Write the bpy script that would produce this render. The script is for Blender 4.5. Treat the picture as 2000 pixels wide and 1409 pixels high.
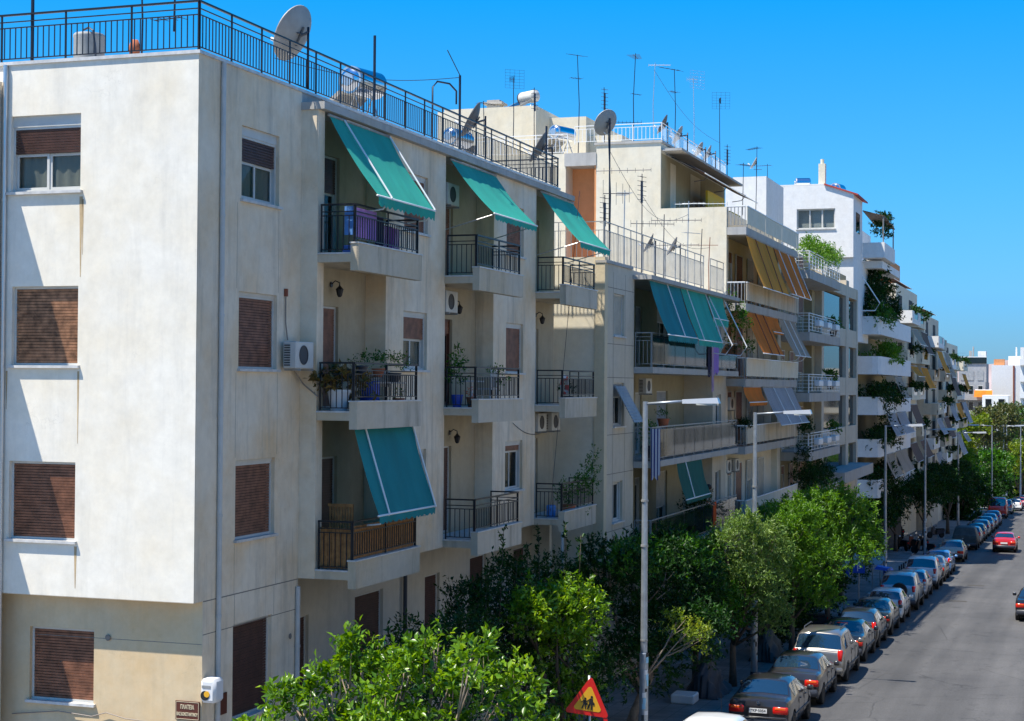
import bpy, math, random
import numpy as np
from mathutils import Vector, Matrix, Euler

random.seed(7)
for o in list(bpy.data.objects):
    bpy.data.objects.remove(o)
SC = bpy.context.scene
COL = SC.collection

# ------------------------------------------------------------------ camera, sky, sun, exposure
F_PX, YAW, PITCH, ROLL = 3250.0, math.radians(18.9), math.radians(0.855), 0.00697
fwd = Vector((-math.sin(YAW) * math.cos(PITCH), math.cos(YAW) * math.cos(PITCH), math.sin(PITCH)))
rgt = Vector((math.cos(YAW), math.sin(YAW), 0))
upv = rgt.cross(fwd)
R_ = rgt * math.cos(ROLL) + upv * math.sin(ROLL)
U_ = upv * math.cos(ROLL) - rgt * math.sin(ROLL)
cam = bpy.data.cameras.new('camera')
cam.sensor_fit = 'HORIZONTAL'
cam.sensor_width = 36.0
cam.lens = F_PX / 2000.0 * 36.0
cam.clip_start = 0.1
cam.clip_end = 20000
camo = bpy.data.objects.new('camera', cam)
COL.objects.link(camo)
camo.matrix_world = Matrix((R_, U_, -fwd)).transposed().to_4x4()
SC.camera = camo

SUN = Vector((-0.34, -0.33, 1.0)).normalized()          # towards the sun
EL = math.asin(SUN.z)
wd = bpy.data.worlds.new('World')
SC.world = wd
wd.use_nodes = True
nt = wd.node_tree
sky = nt.nodes.new('ShaderNodeTexSky')
sky.sky_type = 'NISHITA'
sky.sun_disc = False
sky.sun_elevation = EL
sky.sun_rotation = math.atan2(SUN.x, SUN.y)
sky.altitude = 100
sky.air_density = 1.0
sky.dust_density = 0.25
sky.ozone_density = 3.0
hs = nt.nodes.new('ShaderNodeHueSaturation')
hs.inputs['Saturation'].default_value = 1.6
hs.inputs['Value'].default_value = 1.0
nt.links.new(sky.outputs[0], hs.inputs['Color'])
# the deep summer blue runs down almost to the horizon, the same all the way round
tc = nt.nodes.new('ShaderNodeTexCoord')
sep = nt.nodes.new('ShaderNodeSeparateXYZ')
nt.links.new(tc.outputs['Generated'], sep.inputs[0])
rp = nt.nodes.new('ShaderNodeValToRGB')
el_ = rp.color_ramp.elements
el_[0].position, el_[0].color = 0.0, (0.17, 0.34, 0.80, 1)
el_[1].position, el_[1].color = 0.5, (0.80, 0.98, 1.0, 1)
e2 = el_.new(0.12); e2.color = (0.34, 0.68, 0.90, 1)
e4 = el_.new(0.05); e4.color = (0.20, 0.45, 0.82, 1)
e3 = el_.new(0.24); e3.color = (0.66, 1.0, 1.0, 1)
nt.links.new(sep.outputs['Z'], rp.inputs[0])
mu = nt.nodes.new('ShaderNodeMix'); mu.data_type = 'RGBA'; mu.blend_type = 'MULTIPLY'; mu.inputs[0].default_value = 1.0
nt.links.new(hs.outputs[0], mu.inputs[6]); nt.links.new(rp.outputs[0], mu.inputs[7])
nt.links.new(mu.outputs[2], nt.nodes['Background'].inputs[0])
nt.nodes['Background'].inputs[1].default_value = 0.096
sl = bpy.data.lights.new('sun', 'SUN')
sl.energy = 4.2
sl.angle = math.radians(0.5)
sl.color = (1.0, 0.94, 0.83)
so = bpy.data.objects.new('sun', sl)
COL.objects.link(so)
so.rotation_euler = (-SUN).to_track_quat('-Z', 'Y').to_euler()
so.location = SUN * 60
SC.view_settings.view_transform = 'Standard'
SC.view_settings.look = 'None'
SC.view_settings.gamma = 1
SC.view_settings.use_curve_mapping = False
SC.view_settings.exposure = 1.05
SC.cycles.max_bounces = 6
SC.cycles.transparent_max_bounces = 12

SLOPE = 0.0314


def gz(y, h=0.0):
    """ground height: the street falls away from the camera, then runs level"""
    return -(8 + SLOPE * min(y, 420)) + h


# ------------------------------------------------------------------ materials
MATS = {}


def _new(name):
    m = bpy.data.materials.new(name)
    m.use_nodes = True
    return m, m.node_tree, m.node_tree.nodes['Principled BSDF']


def _pos(t, scale):
    g = t.nodes.new('ShaderNodeNewGeometry')
    mp = t.nodes.new('ShaderNodeMapping')
    mp.inputs['Scale'].default_value = scale
    t.links.new(g.outputs['Position'], mp.inputs[0])
    return mp.outputs[0]


def _noise(t, scale, detail=4, vec=None, rough=0.55):
    n = t.nodes.new('ShaderNodeTexNoise')
    n.inputs['Scale'].default_value = 1.0
    n.inputs['Detail'].default_value = detail
    n.inputs['Roughness'].default_value = rough
    t.links.new(_pos(t, scale if isinstance(scale, tuple) else (scale,) * 3) if vec is None else vec, n.inputs['Vector'])
    return n.outputs[0]


def _ramp(t, src, stops):
    r = t.nodes.new('ShaderNodeValToRGB')
    e = r.color_ramp.elements
    while len(e) < len(stops):
        e.new(0.5)
    for i, (p, c) in enumerate(stops):
        e[i].position = p
        e[i].color = (c, c, c, 1) if isinstance(c, (int, float)) else tuple(c) + (1,)
    t.links.new(src, r.inputs[0])
    return r.outputs[0]


def _mix(t, mode, fac, a, b):
    m = t.nodes.new('ShaderNodeMix')
    m.data_type = 'RGBA'
    m.blend_type = mode
    for key, v in ((0, fac), (6, a), (7, b)):
        if isinstance(v, (int, float)):
            m.inputs[key].default_value = v
        elif isinstance(v, tuple):
            m.inputs[key].default_value = v + (1,)
        else:
            t.links.new(v, m.inputs[key])
    return m.outputs[2]


def _bump(t, p, src, strength, dist=0.01):
    b = t.nodes.new('ShaderNodeBump')
    b.inputs['Strength'].default_value = strength
    b.inputs['Distance'].default_value = dist
    t.links.new(src, b.inputs['Height'])
    t.links.new(b.outputs[0], p.inputs['Normal'])


def plain(name, col, rough=0.6, metal=0.0, spec=0.5, coat=0.0, var=0.0, vscale=3.0):
    if name in MATS:
        return MATS[name]
    m, t, p = _new(name)
    p.inputs['Base Color'].default_value = tuple(col) + (1,)
    p.inputs['Roughness'].default_value = rough
    p.inputs['Metallic'].default_value = metal
    p.inputs['Specular IOR Level'].default_value = spec
    p.inputs['Coat Weight'].default_value = coat
    p.inputs['Coat Roughness'].default_value = 0.04
    if var:
        f = _ramp(t, _noise(t, vscale, 5), [(0.3, 1 - var), (0.7, 1 + var * 0.4)])
        t.links.new(_mix(t, 'MULTIPLY', 1.0, tuple(col), f), p.inputs['Base Color'])
    MATS[name] = m
    return m


def plaster(name, col, stain=(0.6, 0.52, 0.4), amount=0.35, streak=0.35, bump=0.25, fine=60, dirt=0.5):
    """painted render with blotches, rain streaks and fine grain"""
    m, t, p = _new(name)
    p.inputs['Roughness'].default_value = 0.9
    p.inputs['Specular IOR Level'].default_value = 0.2
    blot = _ramp(t, _noise(t, 0.55, 6, rough=0.65), [(0.42, 0.0), (0.72, 1.0)])
    strk = _ramp(t, _noise(t, (1.9, 1.9, 0.22), 6, rough=0.7), [(0.50, 0.0), (0.72, 1.0)])
    strk2 = _ramp(t, _noise(t, (5.0, 5.0, 0.35), 4), [(0.62, 0.0), (0.74, 1.0)])
    grain = _ramp(t, _noise(t, 3.2, 7, rough=0.7), [(0.3, 0.90), (0.7, 1.05)])
    mul = t.nodes.new('ShaderNodeMath'); mul.operation = 'MULTIPLY'; mul.inputs[1].default_value = amount
    t.links.new(blot, mul.inputs[0])
    c = _mix(t, 'MIX', mul.outputs[0], tuple(col), tuple(a * b for a, b in zip(col, [s / 0.6 for s in stain])))
    mul2 = t.nodes.new('ShaderNodeMath'); mul2.operation = 'MULTIPLY'; mul2.inputs[1].default_value = streak
    t.links.new(strk, mul2.inputs[0])
    c = _mix(t, 'MIX', mul2.outputs[0], c, tuple(a * dirt for a in col))
    mul3 = t.nodes.new('ShaderNodeMath'); mul3.operation = 'MULTIPLY'; mul3.inputs[1].default_value = streak * 0.5
    t.links.new(strk2, mul3.inputs[0])
    c = _mix(t, 'MIX', mul3.outputs[0], c, tuple(a * dirt * 0.9 for a in col))
    c = _mix(t, 'MULTIPLY', 1.0, c, grain)
    vor = t.nodes.new('ShaderNodeTexVoronoi'); vor.feature = 'DISTANCE_TO_EDGE'; vor.inputs['Scale'].default_value = 0.5
    ad = t.nodes.new('ShaderNodeVectorMath'); ad.operation = 'MULTIPLY_ADD'
    nz = t.nodes.new('ShaderNodeTexNoise'); nz.inputs['Scale'].default_value = 1.0; nz.inputs['Detail'].default_value = 8
    t.links.new(_pos(t, (2.4, 2.4, 2.4)), nz.inputs['Vector'])
    t.links.new(nz.outputs[1], ad.inputs[0]); ad.inputs[1].default_value = (1.6, 1.6, 1.6)
    t.links.new(_pos(t, (0.6, 0.6, 1.0)), ad.inputs[2]); t.links.new(ad.outputs[0], vor.inputs['Vector'])
    where = _ramp(t, _noise(t, 0.7, 2), [(0.55, 0.0), (0.62, 1.0)])
    line = _ramp(t, vor.outputs['Distance'], [(0.0, 1.0), (0.006, 0.0)])
    cm = t.nodes.new('ShaderNodeMath'); cm.operation = 'MULTIPLY'
    t.links.new(where, cm.inputs[0]); t.links.new(line, cm.inputs[1])
    cm2 = t.nodes.new('ShaderNodeMath'); cm2.operation = 'MULTIPLY'; cm2.inputs[1].default_value = 0.22
    t.links.new(cm.outputs[0], cm2.inputs[0])
    c = _mix(t, 'MIX', cm2.outputs[0], c, tuple(a * 0.4 for a in col))
    t.links.new(c, p.inputs['Base Color'])
    _bump(t, p, _noise(t, fine, 3), bump, 0.006)
    MATS[name] = m
    return m


def leafmat(name, cols, trans=0.35, rough=0.42, spec=0.4):
    m, t, p = _new(name)
    g = t.nodes.new('ShaderNodeNewGeometry')
    big = _ramp(t, _noise(t, 1.6, 3), [(0.3, 0.0), (0.7, 1.0)])
    add = t.nodes.new('ShaderNodeMath'); add.operation = 'MULTIPLY_ADD'
    add.inputs[1].default_value = 0.55
    t.links.new(g.outputs['Random Per Island'], add.inputs[0])
    m2 = t.nodes.new('ShaderNodeMath'); m2.operation = 'MULTIPLY'; m2.inputs[1].default_value = 0.45
    t.links.new(big, m2.inputs[0])
    t.links.new(m2.outputs[0], add.inputs[2])
    n = len(cols)
    c = _ramp(t, add.outputs[0], [(i / (n - 1), cols[i]) for i in range(n)])
    t.links.new(c, p.inputs['Base Color'])
    p.inputs['Roughness'].default_value = rough
    p.inputs['Specular IOR Level'].default_value = spec
    tr = t.nodes.new('ShaderNodeBsdfTranslucent')
    hsv = t.nodes.new('ShaderNodeHueSaturation')
    hsv.inputs['Hue'].default_value = 0.485
    hsv.inputs['Saturation'].default_value = 1.15
    hsv.inputs['Value'].default_value = 1.5
    t.links.new(c, hsv.inputs['Color'])
    t.links.new(hsv.outputs[0], tr.inputs[0])
    mx = t.nodes.new('ShaderNodeMixShader'); mx.inputs[0].default_value = trans
    t.links.new(p.outputs[0], mx.inputs[1])
    t.links.new(tr.outputs[0], mx.inputs[2])
    t.links.new(mx.outputs[0], t.nodes['Material Output'].inputs[0])
    MATS[name] = m
    return m


def clothmat(name, col, trans=0.3, stripe=None):
    m, t, p = _new(name)
    p.inputs['Roughness'].default_value = 0.85
    f = _ramp(t, _noise(t, (1.2, 1.2, 0.5), 4), [(0.3, 0.82), (0.7, 1.08)])
    wv = _ramp(t, _noise(t, (40, 40, 40), 2), [(0.3, 0.95), (0.7, 1.04)])
    base = tuple(col)
    if stripe:
        w = t.nodes.new('ShaderNodeTexWave'); w.bands_direction = 'Y'
        w.inputs['Scale'].default_value = stripe[1]
        t.links.new(_pos(t, (1, 1, 1)), w.inputs['Vector'])
        base = _mix(t, 'MIX', _ramp(t, w.outputs['Fac'], [(0.45, 0.0), (0.55, 1.0)]), tuple(col), tuple(stripe[0]))
    c = _mix(t, 'MULTIPLY', 1.0, base, f)
    c = _mix(t, 'MULTIPLY', 1.0, c, wv)
    t.links.new(c, p.inputs['Base Color'])
    tr = t.nodes.new('ShaderNodeBsdfTranslucent')
    t.links.new(c, tr.inputs[0])
    mx = t.nodes.new('ShaderNodeMixShader'); mx.inputs[0].default_value = trans
    t.links.new(p.outputs[0], mx.inputs[1]); t.links.new(tr.outputs[0], mx.inputs[2])
    t.links.new(mx.outputs[0], t.nodes['Material Output'].inputs[0])
    MATS[name] = m
    return m


def glassmat(name, tint, see=0.6):
    m, t, p = _new(name)
    tr = t.nodes.new('ShaderNodeBsdfTransparent'); tr.inputs[0].default_value = tuple(tint) + (1,)
    p.inputs['Base Color'].default_value = (0.01, 0.013, 0.016, 1)
    p.inputs['Roughness'].default_value = 0.04
    p.inputs['Specular IOR Level'].default_value = 0.9
    mx = t.nodes.new('ShaderNodeMixShader'); mx.inputs[0].default_value = see
    t.links.new(p.outputs[0], mx.inputs[1]); t.links.new(tr.outputs[0], mx.inputs[2])
    t.links.new(mx.outputs[0], t.nodes['Material Output'].inputs[0])
    MATS[name] = m
    return m


plaster('white_plaster', (0.81, 0.765, 0.67), stain=(0.56, 0.51, 0.42), amount=0.6, streak=0.38, dirt=0.70)
plaster('street_plaster', (0.75, 0.655, 0.515), stain=(0.56, 0.46, 0.34), amount=0.9, streak=0.75, dirt=0.55)
plaster('base_plaster', (0.62, 0.51, 0.345), stain=(0.6, 0.48, 0.33), amount=0.7, streak=0.3, dirt=0.66)
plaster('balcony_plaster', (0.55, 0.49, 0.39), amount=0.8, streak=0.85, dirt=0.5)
plaster('loggia_plaster', (0.42, 0.355, 0.25), amount=0.4, streak=0.3)  # darkened colour carries part of the shade of the balcony recesses
plaster('cream_plaster', (0.70, 0.645, 0.52), stain=(0.6, 0.5, 0.33), amount=0.4, streak=0.3, dirt=0.7)
plaster('rough_ochre', (0.62, 0.53, 0.37), amount=0.3, streak=0.1, bump=1.0, fine=18)
plaster('grey_beige', (0.56, 0.50, 0.40), amount=0.35, streak=0.3)
plaster('orange_plaster', (0.64, 0.29, 0.13), stain=(0.6, 0.5, 0.4), amount=0.4, streak=0.2)
plaster('slab_concrete', (0.42, 0.41, 0.39), amount=0.6, streak=0.5, dirt=0.5)
plaster('bright_white', (0.76, 0.755, 0.74), amount=0.2, streak=0.15, dirt=0.75)
plaster('tile_yellow', (0.36, 0.31, 0.20), amount=0.3, streak=0.2)
plaster('grey_block', (0.33, 0.34, 0.36), amount=0.4, streak=0.3)
plaster('roof_screed', (0.42, 0.41, 0.39), amount=0.5, streak=0.0)
plain('black_metal', (0.018, 0.018, 0.022), 0.42, 0.3)
plain('post_metal', (0.03, 0.035, 0.05), 0.4, 0.5)
plain('rail_grey', (0.32, 0.32, 0.31), 0.5, 0.3, var=0.3)
plain('white_paint', (0.78, 0.78, 0.77), 0.45)
plain('frame_white', (0.55, 0.545, 0.51), 0.5, var=0.12)
plain('frame_brown', (0.10, 0.035, 0.02), 0.5)
plain('marble_sill', (0.58, 0.57, 0.55), 0.45, var=0.25, vscale=6)
plain('dark_void', (0.006, 0.006, 0.006), 0.9)
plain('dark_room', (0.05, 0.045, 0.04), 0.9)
plain('pipe_grey', (0.50, 0.50, 0.48), 0.5, var=0.15)
plain('galvanised', (0.36, 0.40, 0.44), 0.42, 0.55, var=0.25, vscale=5)
plain('dish_grey', (0.36, 0.35, 0.33), 0.6, 0.1, var=0.2)
plain('dish_dark', (0.12, 0.12, 0.125), 0.5, 0.3, var=0.2)
plain('steel', (0.62, 0.66, 0.72), 0.16, 1.0)
plain('aluminium', (0.6, 0.6, 0.6), 0.35, 0.8)
plain('panel_back', (0.36, 0.34, 0.30), 0.7, var=0.2)
plain('solar_black', (0.012, 0.014, 0.02), 0.08, 0.0, 0.8)
plain('ac_white', (0.55, 0.54, 0.5), 0.55, var=0.15)
plain('ac_dark', (0.04, 0.04, 0.045), 0.6)
plain('copper_pipe', (0.24, 0.20, 0.17), 0.6)
plain('rust', (0.22, 0.06, 0.03), 0.8)
plain('terracotta', (0.42, 0.12, 0.05), 0.8, var=0.2)
plain('plastic_dark', (0.03, 0.035, 0.05), 0.45)
plain('plastic_white', (0.66, 0.66, 0.66), 0.4)
plain('plastic_blue', (0.01, 0.06, 0.40), 0.4)
plain('bark', (0.10, 0.075, 0.055), 0.9, var=0.4, vscale=8)
plain('bark_pale', (0.26, 0.20, 0.15), 0.9, var=0.4, vscale=8)
plain('cane', (0.34, 0.16, 0.05), 0.75, var=0.45, vscale=9)
plain('rubber', (0.012, 0.012, 0.012), 0.8)
plain('rim', (0.35, 0.36, 0.38), 0.3, 0.8)
plain('car_glass', (0.010, 0.026, 0.05), 0.03, 0.0, 1.0, 1.0)  # blue in the base colour stands in for the reflected sky
plain('tail_red', (0.55, 0.012, 0.008), 0.18, 0, 0.6)
plain('tail_orange', (0.75, 0.10, 0.01), 0.2)
plain('chrome', (0.7, 0.7, 0.7), 0.1, 1.0)
plain('sign_red', (0.62, 0.012, 0.008), 0.45)
plain('sign_yellow', (0.72, 0.37, 0.015), 0.45)
plain('sign_brown', (0.10, 0.022, 0.01), 0.45, var=0.2)
plain('sign_gold', (0.72, 0.62, 0.42), 0.5)
plain('sign_blue', (0.006, 0.06, 0.42), 0.4)
plain('sign_pale_blue', (0.25, 0.5, 0.66), 0.4)
plain('ink', (0.008, 0.008, 0.008), 0.6)
plain('skin', (0.42, 0.22, 0.13), 0.6)
plain('hair_dark', (0.03, 0.018, 0.01), 0.7)
plain('shirt_white', (0.62, 0.62, 0.68), 0.8)
plain('cloth_blue', (0.12, 0.2, 0.5), 0.8)
plain('tank_grey', (0.36, 0.36, 0.34), 0.7, var=0.25)
plain('red_tile', (0.42, 0.05, 0.035), 0.7, var=0.2)
plain('shade_brown', (0.10, 0.07, 0.05), 0.8, var=0.3)
plain('yellow_screen', (0.62, 0.40, 0.02), 0.7)
plain('tarp', (0.045, 0.06, 0.06), 0.6, var=0.4, vscale=4)
plain('tarp_dark', (0.028, 0.032, 0.042), 0.6, var=0.4, vscale=4)
plain('lamp_head', (0.52, 0.53, 0.54), 0.35, 0.4)
plain('lamp_lens', (0.5, 0.5, 0.45), 0.15, 0, 0.6)
plain('groove', (0.20, 0.18, 0.155), 0.9)
plain('kerb_stone', (0.34, 0.33, 0.31), 0.85, var=0.3, vscale=4)
plain('slat_brown', (0.23, 0.098, 0.055), 0.6, 0, 0.4, var=0.5, vscale=5)
plain('slat_dark', (0.085, 0.036, 0.024), 0.55, 0, 0.4, var=0.35, vscale=5)
plain('slat_worn', (0.36, 0.175, 0.09), 0.65, 0, 0.4, var=0.65, vscale=7)
plain('slat_beige', (0.44, 0.41, 0.33), 0.6, var=0.2)
plain('slat_grey', (0.30, 0.31, 0.32), 0.6, var=0.2)
plain('tyre_blue', (0.02, 0.10, 0.55), 0.5)
clothmat('awning_teal', (0.024, 0.40, 0.30), 0.2)
clothmat('awning_blue', (0.012, 0.27, 0.29), 0.3)
clothmat('awning_orange', (0.90, 0.25, 0.018), 0.45)
clothmat('awning_ochre', (0.90, 0.38, 0.035), 0.45)
clothmat('awning_beige', (0.46, 0.37, 0.28), 0.3)
clothmat('awning_pale', (0.55, 0.55, 0.56), 0.35, stripe=((0.36, 0.37, 0.41), 1.1))
clothmat('awning_brown', (0.13, 0.07, 0.045), 0.1)
clothmat('awning_green', (0.008, 0.12, 0.09), 0.25)
clothmat('curtain', (0.55, 0.52, 0.44), 0.3)
clothmat('towel_blue', (0.12, 0.32, 0.72), 0.2)
clothmat('towel_lilac', (0.38, 0.22, 0.62), 0.2)
clothmat('cloth_purple', (0.16, 0.05, 0.26), 0.2, stripe=((0.42, 0.30, 0.5), 2.6))
clothmat('cloth_navy', (0.015, 0.015, 0.05), 0.1)
clothmat('cloth_pink', (0.48, 0.33, 0.48), 0.2)
clothmat('cloth_orange', (0.75, 0.10, 0.01), 0.2)
clothmat('cloth_striped', (0.6, 0.6, 0.66), 0.2, stripe=((0.05, 0.06, 0.2), 6.0))
glassmat('window_glass', (0.9, 0.93, 0.92), 0.78)
glassmat('balcony_glass', (0.62, 0.68, 0.72), 0.62)
glassmat('bay_glass', (0.2, 0.24, 0.28), 0.25)
leafmat('leaf_citrus', [(0.02, 0.065, 0.004), (0.07, 0.17, 0.007), (0.16, 0.30, 0.010), (0.34, 0.46, 0.02)], 0.38, 0.32, 0.5)
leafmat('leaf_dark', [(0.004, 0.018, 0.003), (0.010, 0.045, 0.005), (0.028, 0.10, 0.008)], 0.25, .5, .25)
leafmat('leaf_mid', [(0.012, 0.055, 0.005), (0.035, 0.13, 0.008), (0.10, 0.25, 0.012)], 0.35)
leafmat('leaf_olive', [(0.05, 0.11, 0.02), (0.12, 0.21, 0.04), (0.25, 0.35, 0.09)], 0.3)
leafmat('leaf_bright', [(0.03, 0.10, 0.008), (0.08, 0.20, 0.014), (0.18, 0.33, 0.028)], 0.4)
leafmat('leaf_yellow', [(0.05, 0.11, 0.012), (0.14, 0.22, 0.015), (0.28, 0.30, 0.02)], 0.35)
leafmat('leaf_pine', [(0.03, 0.05, 0.014), (0.07, 0.09, 0.02), (0.16, 0.13, 0.03)], 0.2)
leafmat('leaf_dry', [(0.06, 0.05, 0.015), (0.16, 0.11, 0.03), (0.05, 0.07, 0.015)], 0.3)


def roadmat():
    m, t, p = _new('asphalt')
    base = _ramp(t, _noise(t, 0.22, 6, rough=0.65), [(0.3, (0.062, 0.061, 0.062)), (0.7, (0.088, 0.086, 0.086))])
    track = _ramp(t, _noise(t, (0.8, 0.025, 1), 4), [(0.35, 0.72), (0.65, 1.2)])
    grit = _ramp(t, _noise(t, 26, 3), [(0.35, 0.75), (0.65, 1.2)])
    vor = t.nodes.new('ShaderNodeTexVoronoi'); vor.feature = 'DISTANCE_TO_EDGE'
    vor.inputs['Scale'].default_value = 0.33
    wp = _noise(t, 1.2, 4)
    ad = t.nodes.new('ShaderNodeVectorMath'); ad.operation = 'ADD'
    t.links.new(_pos(t, (1, 0.6, 1)), ad.inputs[0]); t.links.new(wp, ad.inputs[1])
    t.links.new(ad.outputs[0], vor.inputs['Vector'])
    crack = _ramp(t, vor.outputs['Distance'], [(0.0, 0.55), (0.008, 1.0)])
    spots = _ramp(t, _noise(t, 1.1, 3), [(0.62, 1.0), (0.74, 0.62)])
    c = _mix(t, 'MULTIPLY', 1.0, base, track)
    c = _mix(t, 'MULTIPLY', 1.0, c, grit)
    c = _mix(t, 'MULTIPLY', 1.0, c, crack)
    c = _mix(t, 'MULTIPLY', 1.0, c, spots)
    t.links.new(c, p.inputs['Base Color'])
    p.inputs['Roughness'].default_value = 0.78
    _bump(t, p, _noise(t, 45, 3), 0.5, 0.01)
    MATS['asphalt'] = m


roadmat()


def pavemat():
    m, t, p = _new('paving')
    b = t.nodes.new('ShaderNodeTexBrick')
    b.offset = 0.0
    b.inputs['Scale'].default_value = 1.0
    b.inputs['Brick Width'].default_value = 0.5
    b.inputs['Row Height'].default_value = 0.5
    b.inputs['Mortar Size'].default_value = 0.008
    b.inputs['Color1'].default_value = (0.21, 0.205, 0.20, 1)
    b.inputs['Color2'].default_value = (0.26, 0.25, 0.24, 1)
    b.inputs['Mortar'].default_value = (0.09, 0.085, 0.08, 1)
    t.links.new(_pos(t, (1, 1, 1)), b.inputs['Vector'])
    f = _ramp(t, _noise(t, 0.8, 6), [(0.3, 0.62), (0.7, 1.1)])
    t.links.new(_mix(t, 'MULTIPLY', 1.0, b.outputs[0], f), p.inputs['Base Color'])
    p.inputs['Roughness'].default_value = 0.85
    _bump(t, p, b.outputs[1], 0.3, 0.004)
    MATS['paving'] = m


pavemat()
plain('soil', (0.15, 0.12, 0.085), 0.95, var=0.4, vscale=2)
plain('hill_rock', (0.34, 0.27, 0.26), 0.95, var=0.3, vscale=0.002)
plain('road_paint', (0.62, 0.62, 0.60), 0.7, var=0.3, vscale=6)


# ------------------------------------------------------------------ mesh helpers
class MB:
    def __init__(s):
        s.v, s.f, s.mi = [], [], []
        s.cur = 0

    def add(s, vs, fs):
        n = len(s.v)
        s.v.extend(vs)
        s.f.extend([tuple(i + n for i in q) for q in fs])
        s.mi.extend([s.cur] * len(fs))
        return s

    def box(s, a, b):
        x0, x1 = sorted((a[0], b[0])); y0, y1 = sorted((a[1], b[1])); z0, z1 = sorted((a[2], b[2]))
        return s.add([(x0, y0, z0), (x1, y0, z0), (x1, y1, z0), (x0, y1, z0), (x0, y0, z1), (x1, y0, z1), (x1, y1, z1), (x0, y1, z1)],
                     [(0, 3, 2, 1), (4, 5, 6, 7), (0, 1, 5, 4), (1, 2, 6, 5), (2, 3, 7, 6), (3, 0, 4, 7)])

    def hexa(s, p):  # 8 points: bottom 4 ccw, top 4 ccw
        return s.add(list(p), [(0, 3, 2, 1), (4, 5, 6, 7), (0, 1, 5, 4), (1, 2, 6, 5), (2, 3, 7, 6), (3, 0, 4, 7)])

    def bevbox(s, a, b, r):
        """box with its vertical and horizontal edges cut"""
        x0, x1 = sorted((a[0], b[0])); y0, y1 = sorted((a[1], b[1])); z0, z1 = sorted((a[2], b[2]))
        def ring(i, z):
            return [(x0 + r, y0 + i, z), (x1 - r, y0 + i, z), (x1 - i, y0 + r, z), (x1 - i, y1 - r, z), (x1 - r, y1 - i, z), (x0 + r, y1 - i, z), (x0 + i, y1 - r, z), (x0 + i, y0 + r, z)]
        rs = [ring(r * 0.8, z0), ring(0, z0 + r), ring(0, z1 - r), ring(r * 0.8, z1)]
        vs = [p for q in rs for p in q]
        fs = [tuple(range(7, -1, -1)), tuple(range(24, 32))]
        for k in range(3):
            for i in range(8):
                j = (i + 1) % 8
                fs.append((k * 8 + i, k * 8 + j, k * 8 + 8 + j, k * 8 + 8 + i))
        return s.add(vs, fs)

    def tube(s, path, r, n=8, caps=True):
        P = [Vector(p) for p in path]
        rr = r if isinstance(r, (list, tuple)) else [r] * len(P)
        vs, fs = [], []
        for i, p in enumerate(P):
            d = (P[min(i + 1, len(P) - 1)] - P[max(i - 1, 0)]).normalized()
            ref = Vector((0, 0, 1)) if abs(d.z) < 0.9 else Vector((1, 0, 0))
            a = d.cross(ref).normalized(); b = a.cross(d)
            for k in range(n):
                t = 2 * math.pi * k / n
                vs.append(tuple(p + (a * math.cos(t) + b * math.sin(t)) * rr[i]))
        for i in range(len(P) - 1):
            for k in range(n):
                k2 = (k + 1) % n
                fs.append((i * n + k, i * n + k2, (i + 1) * n + k2, (i + 1) * n + k))
        if caps:
            fs.append(tuple(range(n - 1, -1, -1)))
            fs.append(tuple((len(P) - 1) * n + k for k in range(n)))
        return s.add(vs, fs)

    def lathe(s, c, prof, n=20, axis='z', M=None):
        """prof: list of (radius, height) turned about an axis through c; M: optional 3x3 rotation"""
        c = Vector(c); vs, fs = [], []
        for r, h in prof:
            for k in range(n):
                t = 2 * math.pi * k / n
                v = Vector((r * math.cos(t), r * math.sin(t), h))
                if axis == 'x': v = Vector((v.z, v.x, v.y))
                if axis == 'y': v = Vector((v.y, v.z, v.x))
                if M is not None: v = M @ v
                vs.append(tuple(c + v))
        for i in range(len(prof) - 1):
            for k in range(n):
                k2 = (k + 1) % n
                fs.append((i * n + k, i * n + k2, (i + 1) * n + k2, (i + 1) * n + k))
        fs.append(tuple(range(n - 1, -1, -1)))
        fs.append(tuple((len(prof) - 1) * n + k for k in range(n)))
        return s.add(vs, fs)

    def grid(s, fn, nu, nv, thick=None):
        vs = [tuple(fn(i / nu, j / nv)) for i in range(nu + 1) for j in range(nv + 1)]
        fs = [(i * (nv + 1) + j, (i + 1) * (nv + 1) + j, (i + 1) * (nv + 1) + j + 1, i * (nv + 1) + j + 1) for i in range(nu) for j in range(nv)]
        return s.add(vs, fs)

    def build(s, name, mats, parent=None, smooth=False, loc=None):
        """link as ONE object; vertices are world coordinates, stored relative to the root's base"""
        if not isinstance(mats, (list, tuple)):
            mats = [mats]
        org = root_loc(parent) if parent is not None else Vector(loc or (0, 0, 0))
        me = bpy.data.meshes.new(name)
        me.from_pydata([(v[0] - org.x, v[1] - org.y, v[2] - org.z) for v in s.v], [], s.f)
        for m in mats:
            me.materials.append(MATS[m] if isinstance(m, str) else m)
        if len(mats) > 1:
            me.polygons.foreach_set('material_index', s.mi)
        if smooth:
            me.polygons.foreach_set('use_smooth', [True] * len(me.polygons))
        me.update()
        if smooth == 'auto':
            me.set_sharp_from_angle(angle=math.radians(38))
        o = bpy.data.objects.new(name, me)
        COL.objects.link(o)
        if parent is not None:
            o.parent = parent
        else:
            o.location = org
        return o


def root_loc(o):
    while o.parent is not None:
        o = o.parent
    return Vector(o.location)


def tag(o, label=None, cat=None, group=None, kind=None):
    if label: o['label'] = label
    if cat: o['category'] = cat
    if group: o['group'] = group
    if kind: o['kind'] = kind
    return o


def thing(name, loc, label, cat, group=None):
    o = bpy.data.objects.new(name, None)
    o.empty_display_size = 0.2
    COL.objects.link(o)
    o.location = loc
    return tag(o, label, cat, group)


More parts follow.
